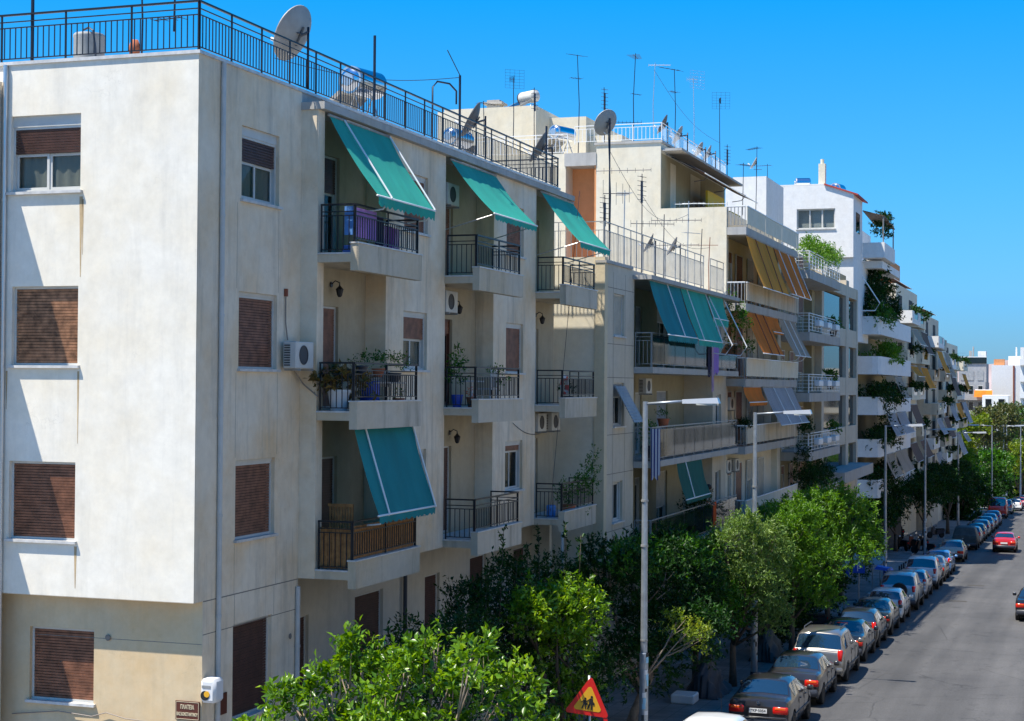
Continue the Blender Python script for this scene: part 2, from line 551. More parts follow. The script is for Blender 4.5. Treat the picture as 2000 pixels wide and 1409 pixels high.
def inst(name, mesh, parent, world, rot=None, scale=None):
    """an object that shares mesh data, placed at a world point below its thing"""
    o = bpy.data.objects.new(name, mesh)
    COL.objects.link(o)
    o.parent = parent
    o.location = Vector(world) - root_loc(parent)
    if rot: o.rotation_euler = rot
    if scale: o.scale = scale
    return o


_MC = {}


def box_mesh(key, a, b, mat):
    k = (key, tuple(round(c, 3) for c in a + b), mat)
    if k not in _MC:
        m = MB().box(a, b)
        me = bpy.data.meshes.new(key)
        me.from_pydata(m.v, [], m.f)
        me.materials.append(MATS[mat])
        _MC[k] = me
    return _MC[k]


def text_mesh(txt, size, mat, extrude=0.003, bold=0.0):
    cu = bpy.data.curves.new('lettering', 'FONT')
    cu.body = txt
    cu.size = size
    cu.align_x = 'CENTER'
    cu.align_y = 'CENTER'
    cu.extrude = extrude
    cu.offset = bold
    cu.resolution_u = 3
    o = bpy.data.objects.new('lettering', cu)
    COL.objects.link(o)
    bpy.context.view_layer.update()
    me = bpy.data.meshes.new_from_object(o.evaluated_get(bpy.context.evaluated_depsgraph_get()))
    bpy.data.objects.remove(o)
    me.materials.clear()
    me.materials.append(MATS[mat])
    return me


def P(axis, plane, u, d, z):
    """point on a wall: u along it, d inwards, z up. axis 'y' faces the camera, axis 'x' faces the street"""
    return (u, plane + d, z) if axis == 'y' else (plane - d, u, z)


def wbox(mb, ax, pl, u0, u1, d0, d1, z0, z1):
    return mb.box(P(ax, pl, u0, d0, z0), P(ax, pl, u1, d1, z1))


def wall(mb, ax, pl, u0, u1, z0, z1, holes=(), depth=0.2):
    """wall face with real openings and reveals"""
    us = sorted({u0, u1} | {h[0] for h in holes} | {h[1] for h in holes})
    zs = sorted({z0, z1} | {h[2] for h in holes} | {h[3] for h in holes})
    flip = ax == 'x'
    for i in range(len(us) - 1):
        for j in range(len(zs) - 1):
            cu, cz = (us[i] + us[i + 1]) / 2, (zs[j] + zs[j + 1]) / 2
            if any(h[0] < cu < h[1] and h[2] < cz < h[3] for h in holes):
                continue
            mb.add([P(ax, pl, us[i], 0, zs[j]), P(ax, pl, us[i + 1], 0, zs[j]), P(ax, pl, us[i + 1], 0, zs[j + 1]), P(ax, pl, us[i], 0, zs[j + 1])], [(0, 1, 2, 3)])
    for a, b, c, d in [h[:4] for h in holes]:
        for q in (((a, c), (b, c)), ((b, c), (b, d)), ((b, d), (a, d)), ((a, d), (a, c))):
            (ua, za), (ub, zb) = q
            mb.add([P(ax, pl, ua, 0, za), P(ax, pl, ua, depth, za), P(ax, pl, ub, depth, zb), P(ax, pl, ub, 0, zb)], [(0, 1, 2, 3)])
    return mb


def slat_block(bld, win, ax, pl, u0, u1, d, z0, z1, mat, single, pitch=0.052):
    n = max(2, int(round((z1 - z0) / pitch)))
    pt = (z1 - z0) / n
    w = u1 - u0
    if single:
        a, b = ((0, 0, 0.003), (w, 0.014, pt - 0.006)) if ax == 'y' else ((-0.014, 0, 0.003), (0, w, pt - 0.006))
        me = box_mesh('slat', a, b, mat)
        for k in range(n):
            o = inst('slat', me, win, P(ax, pl, u0, d + 0.003 * (k % 2), z0 + k * pt))
            o.rotation_euler = ((0.12, 0, 0) if ax == 'y' else (0, -0.12, 0))
        return
    mb = MB()
    for k in range(n):
        wbox(mb, ax, pl, u0, u1, d + 0.004 * (k % 2), d + 0.016 + 0.004 * (k % 2), z0 + k * pt + 0.003, z0 + (k + 1) * pt - 0.004)
    wbox(mb, ax, pl, u0, u1, d + 0.018, d + 0.022, z0, z1)
    o = mb.build('shutter', mat, win)


def window(bld, ax, pl, u0, u1, z0, z1, closed=1.0, depth=0.17, mat='slat_brown', single=False, frame='frame_white', lintel=0.0, curtain=False, door=False, sill=True, panes=2, pitch=0.052):
    """window > frame mesh, slats or shutter, pane, curtain, sill"""
    fr = MB()
    t, d0, d1 = 0.045, depth * 0.45, depth * 0.95
    wbox(fr, ax, pl, u0, u0 + t, d0, d1, z0, z1 - lintel)
    wbox(fr, ax, pl, u1 - t, u1, d0, d1, z0, z1 - lintel)
    wbox(fr, ax, pl, u0 + t, u1 - t, d0, d1, z1 - lintel - t, z1 - lintel)
    wbox(fr, ax, pl, u0 + t, u1 - t, d0, d1, z0, z0 + t)
    if lintel:
        wbox(fr, ax, pl, u0, u1, d0 * 0.8, d1, z1 - lintel, z1)
    w = fr.build('door' if door else 'window', frame, bld)
    zi0, zi1 = z0 + t, z1 - lintel - t
    zc = zi1 - (zi1 - zi0) * closed
    if closed > 0.02:
        slat_block(bld, w, ax, pl, u0 + t, u1 - t, d0 + 0.015, zc, zi1, mat, single, pitch)
    if closed < 0.98:
        n = panes
        pw = (u1 - u0 - 2 * t) / n
        for k in range(n):
            a, b = u0 + t + k * pw, u0 + t + (k + 1) * pw
            g = MB(); s = 0.05
            dd = d0 + 0.05 + 0.02 * (k % 2)
            wbox(g, ax, pl, a, a + s, dd, dd + 0.03, zi0, zc)
            wbox(g, ax, pl, b - s, b, dd, dd + 0.03, zi0, zc)
            wbox(g, ax, pl, a + s, b - s, dd, dd + 0.03, zi0, zi0 + s)
            wbox(g, ax, pl, a + s, b - s, dd, dd + 0.03, zc - s, zc)
            g.build('sash', frame, w)
            p_ = MB(); wbox(p_, ax, pl, a + s, b - s, dd + 0.012, dd + 0.018, zi0 + s, zc - s)
            p_.build('pane', 'window_glass', w)
        if curtain:
            c = MB()
            c.grid(lambda i, j: P(ax, pl, u0 + (u1 - u0) * i, depth + 0.03 + 0.012 * math.sin(i * 40), z0 + (zi1 - z0) * j), 60, 1)
            c.build('curtain', 'curtain', w)
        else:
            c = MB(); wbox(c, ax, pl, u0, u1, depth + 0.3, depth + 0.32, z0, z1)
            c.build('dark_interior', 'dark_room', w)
    else:
        c = MB(); wbox(c, ax, pl, u0 + 0.01, u1 - 0.01, depth - 0.006, depth + 0.01, z0, z1)
        c.build('backing', 'dark_void', w)
    if sill and not door:
        s = MB(); wbox(s, ax, pl, u0 - 0.05, u1 + 0.05, -0.07, depth * 0.42, z0 - 0.045, z0 + 0.004)
        s.build('sill', 'marble_sill', w)
    return w


def rail(par, a, b, z0, z1, zb0=None, zb1=None, bars=(), pitch=0.115, single=False, mat='black_metal', r=0.008, hand=0.022, posts=None, post_r=0.014, low=True, hmat=None):
    """a railing run from a to b (x, y): handrail, bars, posts and balusters below par"""
    A, B = Vector((a[0], a[1], 0)), Vector((b[0], b[1], 0))
    L = (B - A).length
    zb0 = z0 + 0.08 if zb0 is None else zb0
    zb1 = z1 - 0.02 if zb1 is None else zb1
    sx = abs(B.x - A.x) > abs(B.y - A.y)
    hb = MB()
    def bar(mb, z, h, w):
        if sx: mb.box((A.x, A.y - w, z - h), (B.x, A.y + w, z + h))
        else: mb.box((A.x - w, A.y, z - h), (A.x + w, B.y, z + h))
    bar(hb, z1, hand * 0.8, hand)
    hb.build('handrail', hmat or mat, par)
    for z in list(bars) + [zb1] + ([zb0] if low else []):
        lb = MB(); bar(lb, z, 0.010, 0.010)
        lb.build('crossbar', mat, par)
    npst = posts if posts is not None else max(1, int(round(L / 1.2)))
    pme = box_mesh('post', (-post_r, -post_r, 0), (post_r, post_r, z1 - hand * 0.8 - z0), mat)
    for k in range(npst + 1):
        q = A + (B - A) * (k / max(1, npst))
        if k == 0: q = q + (B - A).normalized() * post_r
        if k == npst: q = q - (B - A).normalized() * post_r
        inst('post', pme, par, (q.x, q.y, z0))
    n = int(L / pitch)
    if single:
        me = box_mesh('baluster', (-r, -r, 0), (r, r, zb1 - zb0), mat)
        for k in range(1, n):
            q = A + (B - A) * (k / n)
            inst('baluster', me, par, (q.x, q.y, zb0))
    else:
        mb = MB()
        for k in range(1, n):
            q = A + (B - A) * (k / n)
            mb.box((q.x - r, q.y - r, zb0), (q.x + r, q.y + r, zb1))
        tag(mb.build('balusters', mat, par), kind='stuff')


# ------------------------------------------------------------------ ground
def strip(name, x0, x1, y0, y1, h, mat, n=40, kind='structure', x0b=None):
    mb = MB()
    ys = [y0 + (y1 - y0) * i / n for i in range(n + 1)]
    if y0 < 420 < y1: ys = sorted(ys + [420.0])
    for i in range(len(ys) - 1):
        a, b = ys[i], ys[i + 1]
        mb.add([(x0, a, gz(a, h)), (x1, a, gz(a, h)), (x1, b, gz(b, h)), (x0, b, gz(b, h))], [(0, 1, 2, 3)])
    return tag(mb.build(name, mat), kind=kind)


strip('ground', -6000, 6000, -200, 9000, -0.05, 'soil', 60)
strip('road', -9.3, 7.2, -60, 420, 0.0, 'asphalt', 40)
sq = strip('pavement', -60, -9.42, -60, 420, 0.12, 'paving', 60)
strip('pavement', 7.32, 12, -60, 420, 0.12, 'paving', 60)
# kerb stones, one by one along the part that can be seen
kr = thing('kerb', (-9.36, 44, gz(44)), 'pale worn kerb stones along the parked cars', 'kerb')
kr['kind'] = 'structure'
del kr['category']
kmesh = box_mesh('kerb_stone', (0, 0, 0), (0.12, 0.985, 0.135), 'kerb_stone')
for k in range(110):
    y = 20 + k
    o = inst('kerb_stone', kmesh, kr, (-9.42, y, gz(y) - 0.005))
    o.rotation_euler = (-math.atan(SLOPE), 0, 0)
kb = MB()
for a, b in ((-60, 20), (130, 420)):
    kb.hexa([(-9.42, a, gz(a, -.02)), (-9.3, a, gz(a, -.02)), (-9.3, b, gz(b, -.02)), (-9.42, b, gz(b, -.02)), (-9.42, a, gz(a, .13)), (-9.3, a, gz(a, .13)), (-9.3, b, gz(b, .13)), (-9.42, b, gz(b, .13))])
kb.hexa([(7.2, -60, gz(-60, -.02)), (7.32, -60, gz(-60, -.02)), (7.32, 420, gz(420, -.02)), (7.2, 420, gz(420, -.02)), (7.2, -60, gz(-60, .13)), (7.32, -60, gz(-60, .13)), (7.32, 420, gz(420, .13)), (7.2, 420, gz(420, .13))])
tag(kb.build('kerb', 'kerb_stone'), kind='structure')
ir = MB()
for x, y in ((-5.9, 86.6), (-5.6, 56.6 + 40)):
    ir.add([(x - .45, y, gz(y, .006)), (x + .45, y, gz(y, .006)), (x + .45, y + .5, gz(y + .5, .006)), (x - .45, y + .5, gz(y + .5, .006))], [(0, 1, 2, 3)])
tag(ir.build('manhole_cover', 'dark_room'), kind='structure')

# a far bare hill
hm = MB()
hp = [(-900, 0), (-520, 90), (-330, 150), (-190, 118), (-60, 128), (90, 60), (420, 82), (900, 20), (1500, 0)]
for i in range(len(hp) - 1):
    (xa, za), (xb, zb) = hp[i], hp[i + 1]
    for a, b in ((0.0, 0.5), (0.5, 1.0)):
        pass
def hill(i, j):
    x = -1000 + 2600 * i
    zz = np.interp(x, [p[0] for p in hp], [p[1] for p in hp])
    zz += 9 * math.sin(x * .021) + 5 * math.sin(x * .06)
    k = math.sin(math.pi * j)
    return (x, 6600 + 1500 * j, -25 + max(0, zz) * k)
hm.grid(hill, 120, 14)
tag(hm.build('hill', 'hill_rock', smooth=True), kind='structure')

# ------------------------------------------------------------------ A: the corner block
X0, X1, XB = -14.69, -14.33, -13.45
YA, YE = 25.8, 47.05
BAY = [(33.35, 36.9), (40.35, 43.85)]
LOG = [(30.2, 33.35), (36.9, 40.35), (43.85, 47.2)]
FL = [2.6, -0.53, -3.66]
A = thing('apartment_building', (-17, 36, gz(30)), 'off-white four-storey corner apartment block with brown shutters and green awnings', 'building')
m = MB()
side_holes = [(-18.56, -17.08, 3.46, 4.86), (-18.50, -17.10, 0.30, 1.74), (-18.52, -17.12, -2.86, -1.44)]
wall(m, 'y', YA, -19.4, X0, -3.85, 5.80, side_holes, 0.17)
m.build('side_wall', 'white_plaster', A)
m = MB()
wall(m, 'y', YA + 0.32, -19.4, X0, -10, -3.85, [(-18.26, -16.90, -5.82, -4.48)], 0.17)
m.build('ground_floor_wall', 'base_plaster', A)
m = MB()
m.box((-19.4, YA + 0.002, -3.86), (X0 - 0.002, YA + 0.33, -3.80))
m.build('overhang', 'street_plaster', A)
m = MB()
st_holes = [(27.41, 28.93, 3.41, 4.78), (27.35, 28.89, 0.27, 1.70), (27.28, 28.85, -3.01 + .13, -1.42)]
wall(m, 'x', X0, YA, 29.9, -3.85, 5.80, st_holes, 0.17)
wall(m, 'x', X0, YA + 0.32, 29.9, -10, -3.85, [(27.24, 28.78, -6.18, -4.42)], 0.17)
m.build('street_wall', 'street_plaster', A)
# loggia back wall with door openings
m = MB()
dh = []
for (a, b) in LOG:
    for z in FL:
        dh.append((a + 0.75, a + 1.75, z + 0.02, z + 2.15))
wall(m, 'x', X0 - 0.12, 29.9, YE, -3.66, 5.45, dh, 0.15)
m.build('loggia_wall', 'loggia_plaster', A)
m = MB()
wins = []
for (a, b) in BAY:
    for z in (3.46, 0.33, -2.80):
        wins.append((a + 1.0, a + 2.42, z, z + 1.32))
for (a, b) in BAY:
    wall(m, 'x', X1, a, b, -3.85, 5.45, [w for w in wins if a < w[0] < b], 0.17)
    m.add([(X0 - .12, a, -3.85), (X1, a, -3.85), (X1, a, 5.45), (X0 - .12, a, 5.45)], [(0, 1, 2, 3)])
    m.add([(X0 - .12, b, -3.85), (X1, b, -3.85), (X1, b, 5.45), (X0 - .12, b, 5.45)], [(0, 1, 2, 3)])
m.box((X0 - .12, 29.9, -3.85), (X1, 30.2, 5.45))
m.build('bay_wall', 'street_plaster', A)
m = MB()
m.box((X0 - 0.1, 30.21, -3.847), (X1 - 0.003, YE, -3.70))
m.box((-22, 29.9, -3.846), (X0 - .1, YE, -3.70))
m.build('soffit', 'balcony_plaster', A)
# roof edge
m = MB()
m.box((-19.4, YA - 0.035, 5.80), (X0 - 0.252, YA + 0.25, 5.86))
m.box((X0 - 0.25, YA - 0.035, 5.80), (X0 + 0.04, 29.88, 5.86))
m.box((X0 - 0.25, 29.88, 5.80), (X0 + 0.04, YE + .1, 5.86))
m.build('coping', 'marble_sill', A)
m = MB()
m.box((X0 - .15, 29.86, 5.45), (-14.18, YE, 5.60))
m.box((X0 - .2, 29.9, 5.60), (X0, YE, 5.80))
m.build('cornice', 'slab_concrete', A)
m = MB()
m.box((-30, YA + .25, 5.62), (X0 - .2, YE, 5.70))
m.build('roof', 'roof_screed', A)
m = MB()   # hidden sides close the block so that its rooms are dark
m.box((-30, YE - .2, -10), (X0 - .14, YE - .003, 5.6)); m.box((-30.2, YA + .3, -10), (-30, YE, 5.6))
m.build('rear_wall', 'cream_plaster', A)
# ground floor set back under the balconies
m = MB()
gh = [(30.75, 31.85, -7.1, -4.85), (34.2, 35.8, -6.5, -4.75), (38.4, 39.4, -6.3, -4.75), (41.6, 42.9, -6.4, -4.6), (45.2, 46.4, -6.4, -4.7)]
wall(m, 'x', X0 - 0.7, 29.9, YE, -10.4, -3.85, gh, 0.17)
m.add([(X0 - .7, 29.9, -10), (X0, 29.9, -10), (X0, 29.9, -3.85), (X0 - .7, 29.9, -3.85)], [(0, 1, 2, 3)])
m.build('ground_floor_wall', 'grey_beige', A)
# joints in the render
m = MB()
m.box((X0, YA + .33, -3.875), (X0 + .002, 29.88, -3.855)); m.box((X0, YA + .33, -4.46), (X0 + .002, 29.88, -4.445))
m.box((X0, 27.28, -4.44), (X0 + .002, 27.29, -3.88)); m.box((X0, 28.86, -4.44), (X0 + .002, 28.87, -3.88))
for (za, zb) in ((-2.95, -3.85), (0.2, -1.36), (3.33, 1.75)):
    m.box((X0, 27.26, zb), (X0 + .002, 27.266, za)); m.box((X0, 28.93, zb), (X0 + .002, 28.936, za))
m.box((-18.1, YA + .318, -4.625), (X0 - .01, YA + .32, -4.615))
tag(m.build('render_joint', 'groove', A), kind='stuff')

window(A, 'y', YA, *side_holes[0], closed=0.40, lintel=0.20, curtain=True, single=True, mat='slat_dark')
window(A, 'y', YA, *side_holes[1], single=True, mat='slat_worn', pitch=0.056)
window(A, 'y', YA, *side_holes[2], single=True, mat='slat_brown')
window(A, 'y', YA + .32, -18.26, -16.90, -5.82, -4.48, single=True, mat='slat_brown')
window(A, 'x', X0, *st_holes[0], closed=0.38, lintel=0.17, curtain=True, single=True, mat='slat_dark')
window(A, 'x', X0, *st_holes[1], single=True, mat='slat_brown', lintel=.06)
window(A, 'x', X0, *st_holes[2], single=True, mat='slat_brown', lintel=.06)
window(A, 'x', X0, 27.24, 28.78, -6.18, -4.42, single=True, mat='slat_dark')
wstate = {0: (1, 'slat_brown', 0), 1: (0.42, 'slat_brown', 1), 2: (1, 'slat_grey', 0), 3: (1, 'slat_brown', 0), 4: (1, 'slat_brown', 0), 5: (0.12, 'slat_brown', 0)}
for i, h in enumerate(wins):
    c, mt, cu = wstate[i]
    window(A, 'x', X1, *h, closed=c, mat=mt, curtain=bool(cu), lintel=0.08)
dstate = [(0.35, 'slat_dark', 0, 'frame_white'), (1, 'slat_brown', 0, 'frame_white'), (1, 'slat_dark', 0, 'frame_white'),
          (1, 'slat_brown', 0, 'frame_white'), (0.15, 'slat_brown', 1, 'frame_brown'), (1, 'slat_dark', 0, 'frame_white'),
          (0.8, 'slat_brown', 0, 'frame_white'), (0.25, 'slat_brown', 1, 'frame_white'), (0.2, 'slat_brown', 1, 'frame_white')]
for i, h in enumerate(dh):
    c, mt, cu, fr = dstate[i]
    window(A, 'x', X0 - .12, *h, closed=c, mat=mt, curtain=bool(cu), door=True, frame=fr, depth=.15, panes=1)
for h in gh:
    window(A, 'x', X0 - .7, *h, mat='slat_dark')

# balconies
for bi, (ya, yb) in enumerate(((29.92, 33.25), (36.87, 40.12), (43.82, 46.97))):
    for fi, z in enumerate(FL):
        m = MB()
        m.cur = 0
        m.box((X1 + .001, ya, z - 0.19), (-13.62, ya + .14, z - 0.035))
        m.box((X0 - .12, ya + .14, z - 0.19), (-13.62, yb, z - 0.035))
        bz0 = z - 0.36 if not (fi == 2) else z - 0.36
        m.box((-13.62, ya, bz0), (XB, yb, z + 0.175))
        m.cur = 1
        m.box((X1 + .001, ya - .02, z - 0.034), (-13.622, yb, z)); m.box((X0 - .12, ya + .3, z - 0.034), (X1, yb, z))
        m.box((-13.635, ya - .02, z + .176), (XB + .02, yb + .02, z + .205))
        bal = m.build('balcony', ['balcony_plaster', 'marble_sill'], A)
        single = bi == 0
        if bi == 2 and fi == 2:
            pass
        zt = z + 0.95
        rail(bal, (-14.28, ya + .03), (-13.545, ya + .03), z, zt, z + .06, zt - .22, bars=(zt - .14,), single=single, posts=1)
        rail(bal, (-13.535, ya + .03), (-13.535, yb - .03), z + .2, zt, z + .28, zt - .22, bars=(zt - .14,), single=single, posts=2)
        rail(bal, (-14.28, yb - .03), (-13.545, yb - .03), z, zt, z + .06, zt - .22, bars=(zt - .14,), single=False, posts=1)
# cane screening on the lowest near balcony
scr = thing('cane_screen', (-13.9, 30, FL[2]), 'brown wooden slat screening tied inside the lowest balcony rail', 'screen')
me1 = box_mesh('slat', (0, 0, 0), (0.012, 0.075, 0.80), 'cane')
me2 = box_mesh('slat', (0, 0, 0), (0.075, 0.012, 0.80), 'cane')
for k in range(37):
    inst('slat', me1, scr, (-13.585, 30.02 + k * .086, FL[2] + .06 - .01 * (k % 2)))
for k in range(8):
    inst('slat', me2, scr, (-14.25 + k * .083, 29.985, FL[2] + .03 - .01 * (k % 2)))

# downpipes
def pipe(path, r, mat, label, joints=()):
    m = MB().tube(path, r, 10)
    for z in joints:
        m.tube([(path[0][0], path[0][1], z), (path[0][0], path[0][1], z + .05)], r * 1.18, 10)
    o = m.build('drainpipe', mat, smooth='auto')
    return tag(o, label, 'drainpipe')
pipe([(X0 + .045, 26.62, 5.78), (X0 + .045, 26.62, -9)], 0.048, 'pipe_grey', 'pale grey drainpipe down the street wall beside the sharp corner', [3.0, 1.2, -.6, -2.4, -4.2])
pipe([(X0 + .05, 29.80, -4.0), (X0 + .05, 29.80, -9.4)], 0.05, 'pipe_grey', 'grey drainpipe under the end of the first balcony', [-5.2, -6.8])
pipe([(-18.66, YA - .05, 5.8), (-18.66, YA - .05, -9)], 0.045, 'aluminium', 'thin metal drainpipe at the far left edge of the sunlit wall', [3.3, .5, -2.2])
pipe([(X0 - .6, 36.9, -3.85), (X0 - .6, 36.9, -9.5)], 0.05, 'plastic_dark', 'dark drainpipe under the middle column of balconies', [-5.5])
pipe([(-13.52, 43.86, -4.0), (-13.52, 43.86, -9.5)], 0.04, 'pipe_grey', 'thin grey drainpipe below the balcony with the trailing plant', [-5.5])

# roof railing of A
rr = thing('roof_railing', (-16, 26, 5.88), 'long black roof railing round the corner block', 'railing')
rail(rr, (-20.2, YA + .06), (X0 - .03, YA + .06), 5.88, 6.74, 5.93, 6.50, bars=(6.61,), single=True, posts=4, pitch=.118)
rail(rr, (X0 - .03, YA + .06), (X0 - .03, 47.1), 5.88, 6.74, 5.93, 6.50, bars=(6.61,), single=True, posts=18, pitch=.118)
rail(rr, (-19.5, 47.1), (X0 - .03, 47.1), 5.88, 6.74, 5.93, 6.50, bars=(6.61,), single=False, posts=4, pitch=.118)
for i, (x, y, zt, lab) in enumerate(((-18.2, YA + .1, 7.05, 'short thick black roof post above the left of the sunlit wall'), (X0 - .05, 33.57, 7.68, 'tall black roof post beside the big silver water heater'),
                        (X0 - .05, 38.88, 7.75, 'tall black roof post with a thin slanting whip at its top'), (X0 - .05, 46.0, 7.55, 'black roof post near the far end of the roof railing'))):
    m = MB().tube([(x, y, 5.86), (x, y, zt)], 0.032, 8)
    if i == 2: m.tube([(x, y, zt), (x - .15, y - .5, zt + .55)], 0.012, 6)
    tag(m.build('roof_post', 'post_metal'), lab, 'post')

# neighbour at the far left, whose balconies throw the stepped shadow
N = thing('neighbour_building', (-24, 30, gz(28)), 'apartment block just left of the frame, only a sliver of its edge in view', 'building')
m = MB()
m.box((-30, YA - .4, -10), (-18.75, YA - .02, 5.5))
m.build('wall', 'street_plaster', N)
for z in (4.45, 1.32, -1.78):
    m = MB().box((-21.5, YA - 1.33, z - .14), (-18.75, YA - .402, z))
    m.build('balcony', 'cream_plaster', N)

# blocks across the road, outside the picture, that send sunlight back onto the shaded fronts
for k, (y0, y1, zt, mt) in enumerate(((-10, 18, 9, 'cream_plaster'), (19, 44, 8, 'bright_white'), (45, 75, 7, 'cream_plaster'), (76, 112, 6, 'grey_beige'), (113, 160, 5, 'cream_plaster'), (161, 230, 3, 'bright_white'))):
    b = thing('apartment_building', (17, (y0 + y1) / 2, gz(y0)), ('first', 'second', 'third', 'fourth', 'fifth', 'sixth')[k] + ' block across the road, outside the picture', 'building')
    holes = []
    z = zt - 2.6
    while z > gz(y1) + 1:
        y = y0 + 1.5
        while y < y1 - 2.5:
            holes.append((y, y + 1.5, z, z + 1.5)); y += 3.2
        z -= 3.1
    m = MB()
    for h in holes: m.box((12.45, h[0], h[2]), (12.5, h[1], h[3]))
    m.build('windows', 'bay_glass', b)['kind'] = 'stuff'
    MB().box((12.5, y0, gz(y1) - 1), (24, y1, zt)).build('wall', mt, b)

# rust and rain marks below the sills of the corner block, as thin washed-on stains
plain('rust_stain', (0.50, 0.36, 0.20), 0.9, var=0.3, vscale=4)
st = MB()
for (x, z0, z1, w) in ((-17.06, 3.35, 1.9, .035), (-17.02, 3.3, 2.3, .02), (-18.6, .2, -.5, .02), (-17.08, .2, -1.1, .022), (-17.1, -2.95, -3.7, .03)):
    st.add([(x - w, YA - .002, z0), (x + w, YA - .002, z0), (x + w * .25, YA - .002, z1), (x - w * .2, YA - .002, z1)], [(0, 1, 2, 3)])
tag(st.build('rust_stain', 'rust_stain', A), kind='stuff')


# ------------------------------------------------------------------ shared builders for the other blocks
def bshell(root, x0, x1, y0, y1, z0, z1, mat, name='wall', roofmat='roof_screed'):
    m = MB().box((x0, y0, z0), (x1, y1, z1 - .02))
    m.build(name, mat, root)
    MB().box((x0 + .02, y0 + .02, z1 - .02), (x1 - .02, y1 - .02, z1 + .03)).build('roof', roofmat, root)


def awning(label, y0, y1, xt, zt, xb, zb, mat, val=0.2, arms='over', strips=None, group=None, sag=0.05, elbow=True, folds=0.0, armmat='white_paint'):
    t = thing('awning', (xt, (y0 + y1) / 2, zt), label, 'awning', group)
    n = Vector((-(zb - zt), 0, (xb - xt))).normalized()
    ph_ = y0 * 1.7
    def f(i, j):
        k = i
        s = sag * math.sin(math.pi * k) + .007 * math.sin(j * 19 + ph_ + k * 3) * math.sin(math.pi * k) + .004 * math.sin(j * 47 + k * 9 + ph_) + folds * math.sin(j * 55) * (0.3 + 0.7 * k) * math.sin(math.pi * min(1, k * 1.2))
        return (xt + (xb - xt) * k + n.x * -s, y0 + (y1 - y0) * j, zt + (zb - zt) * k + n.z * -s * 1.0)
    MB().grid(f, 14, 30).build('canopy', mat, t, smooth=True)
    def v(i, j):
        ph = j * (y1 - y0) / 0.24
        h = val * (0.72 + 0.28 * abs(math.sin(math.pi * ph)))
        return (xb + 0.012 + .02 * math.sin(j * 23) * i, y0 + (y1 - y0) * j, zb - h * i)
    if val: MB().grid(v, 3, 72).build('valance', mat, t, smooth=True)
    m = MB().tube([(xb, y0 - .04, zb), (xb, y1 + .04, zb)], 0.022, 8)
    m.build('front_bar', 'white_paint', t, smooth=True)
    MB().tube([(xt - .02, y0 - .03, zt + .03), (xt - .02, y1 + .03, zt + .03)], 0.035, 8).build('roller', 'rail_grey', t, smooth=True)
    if arms == 'over':
        for y in (strips or (y0 + .55, y1 - .05)):
            mb = MB()
            a = Vector((xt, y, zt)); b = Vector((xb, y, zb))
            off = Vector((abs(n.x), 0, abs(n.z))) * 0.03
            mb.tube([a + off, b + off], 0.02, 6)
            if elbow: mb.tube([b + off, b + Vector((-.18, 0, -.20)), b + Vector((-.60, -.03, -.25))], 0.018, 6)
            mb.build('arm', armmat, t)
    elif arms == 'under':
        for y in (y0 + .06, y1 - .06):
            MB().tube([(xb, y, zb), (xt - .30, y, zb - .38)], 0.014, 6).build('arm', 'aluminium', t)
    return t


# teal awnings of block A
awning('first green awning under the roof edge, on white poles over laundry', 30.25, 33.30, -14.25, 5.36, -13.18, 3.74, 'awning_teal', .22, 'over', (30.9, 33.25))
awning('middle green awning of the three under the roof edge', 37.05, 40.25, -14.25, 5.36, -13.14, 4.06, 'awning_teal', .16, 'under')
awning('smallest green awning at the far end of the corner block', 44.05, 47.15, -14.25, 5.38, -13.12, 3.98, 'awning_teal', .18, 'under')
awning('low blue-green awning over the balcony with wooden screening', 30.28, 33.30, -13.66, -0.90, -13.12, -2.60, 'awning_blue', .17, 'over', (30.75, 33.25), sag=.03)


# ------------------------------------------------------------------ B: beige block with the long balconies
B = thing('apartment_building', (-17, 57, gz(57)), 'beige three-storey block with long balconies and blue-green awnings beside the corner block', 'building')
XF = -13.6
YB0, YB1 = 48.35, 66.42
m = MB()
wall(m, 'y', YB0, -15.4, -13.92, -5.4, 3.9, (), .1)
m.build('side_wall', 'cream_plaster', B)
m = MB(); m.box((-13.92, YB0 - .03, -5.4), (XF, YB0 + .3, 3.9)); m.build('corner_pier', 'rough_ochre', B)
bw = [(49.35, 50.62, 1.55, 2.85), (49.35, 50.62, -1.25, .1), (49.30, 50.50, -4.2, -2.95)]
pw = [(64.5, 65.5, 1.3, 2.7), (64.5, 65.5, -1.6, -.3), (64.5, 65.5, -4.6, -3.3)]
m = MB()
wall(m, 'x', XF - .002, YB0 + .3, 51.8, -5.4, 3.72, bw, .18)
m.build('street_wall', 'grey_beige', B)
m = MB()
wall(m, 'x', XF - .002, 63.9, YB1, -5.4, 3.5, pw, .18)
MB().add([(-15, 51.8, -5.4), (XF, 51.8, -5.4), (XF, 51.8, 3.6), (-15, 51.8, 3.6)], [(0, 1, 2, 3)]).build('loggia_end_wall', 'grey_beige', B)
m.add([(-15, 63.9, -5.4), (XF, 63.9, -5.4), (XF, 63.9, 3.6), (-15, 63.9, 3.6)], [(0, 1, 2, 3)])
m.build('pier_wall', 'grey_beige', B)
m = MB()
FB = [0.62, -2.42, -5.4]
bd = []
for z in FB:
    bd += [(53.2, 54.6, z + .05, z + 2.25), (56.4, 57.3, z + .05, z + 2.2), (59.5, 61.2, z + .05, z + 2.25)]
wall(m, 'x', -14.75, 51.8, 63.9, -5.4, 3.6, bd, .15)
m.build('loggia_wall', 'tile_yellow', B)
for i, h in enumerate(bd):
    window(B, 'x', -14.75, *h, closed=(1, .5, .2, 1, 0.3, 1, .4, .1, .6)[i], mat=('slat_beige', 'slat_grey')[i % 2], door=True, depth=.15, pitch=.08)
window(B, 'x', XF - .002, *bw[0], mat='slat_beige', depth=.18)
window(B, 'x', XF - .002, *bw[1], mat='slat_grey', closed=.3, depth=.18)
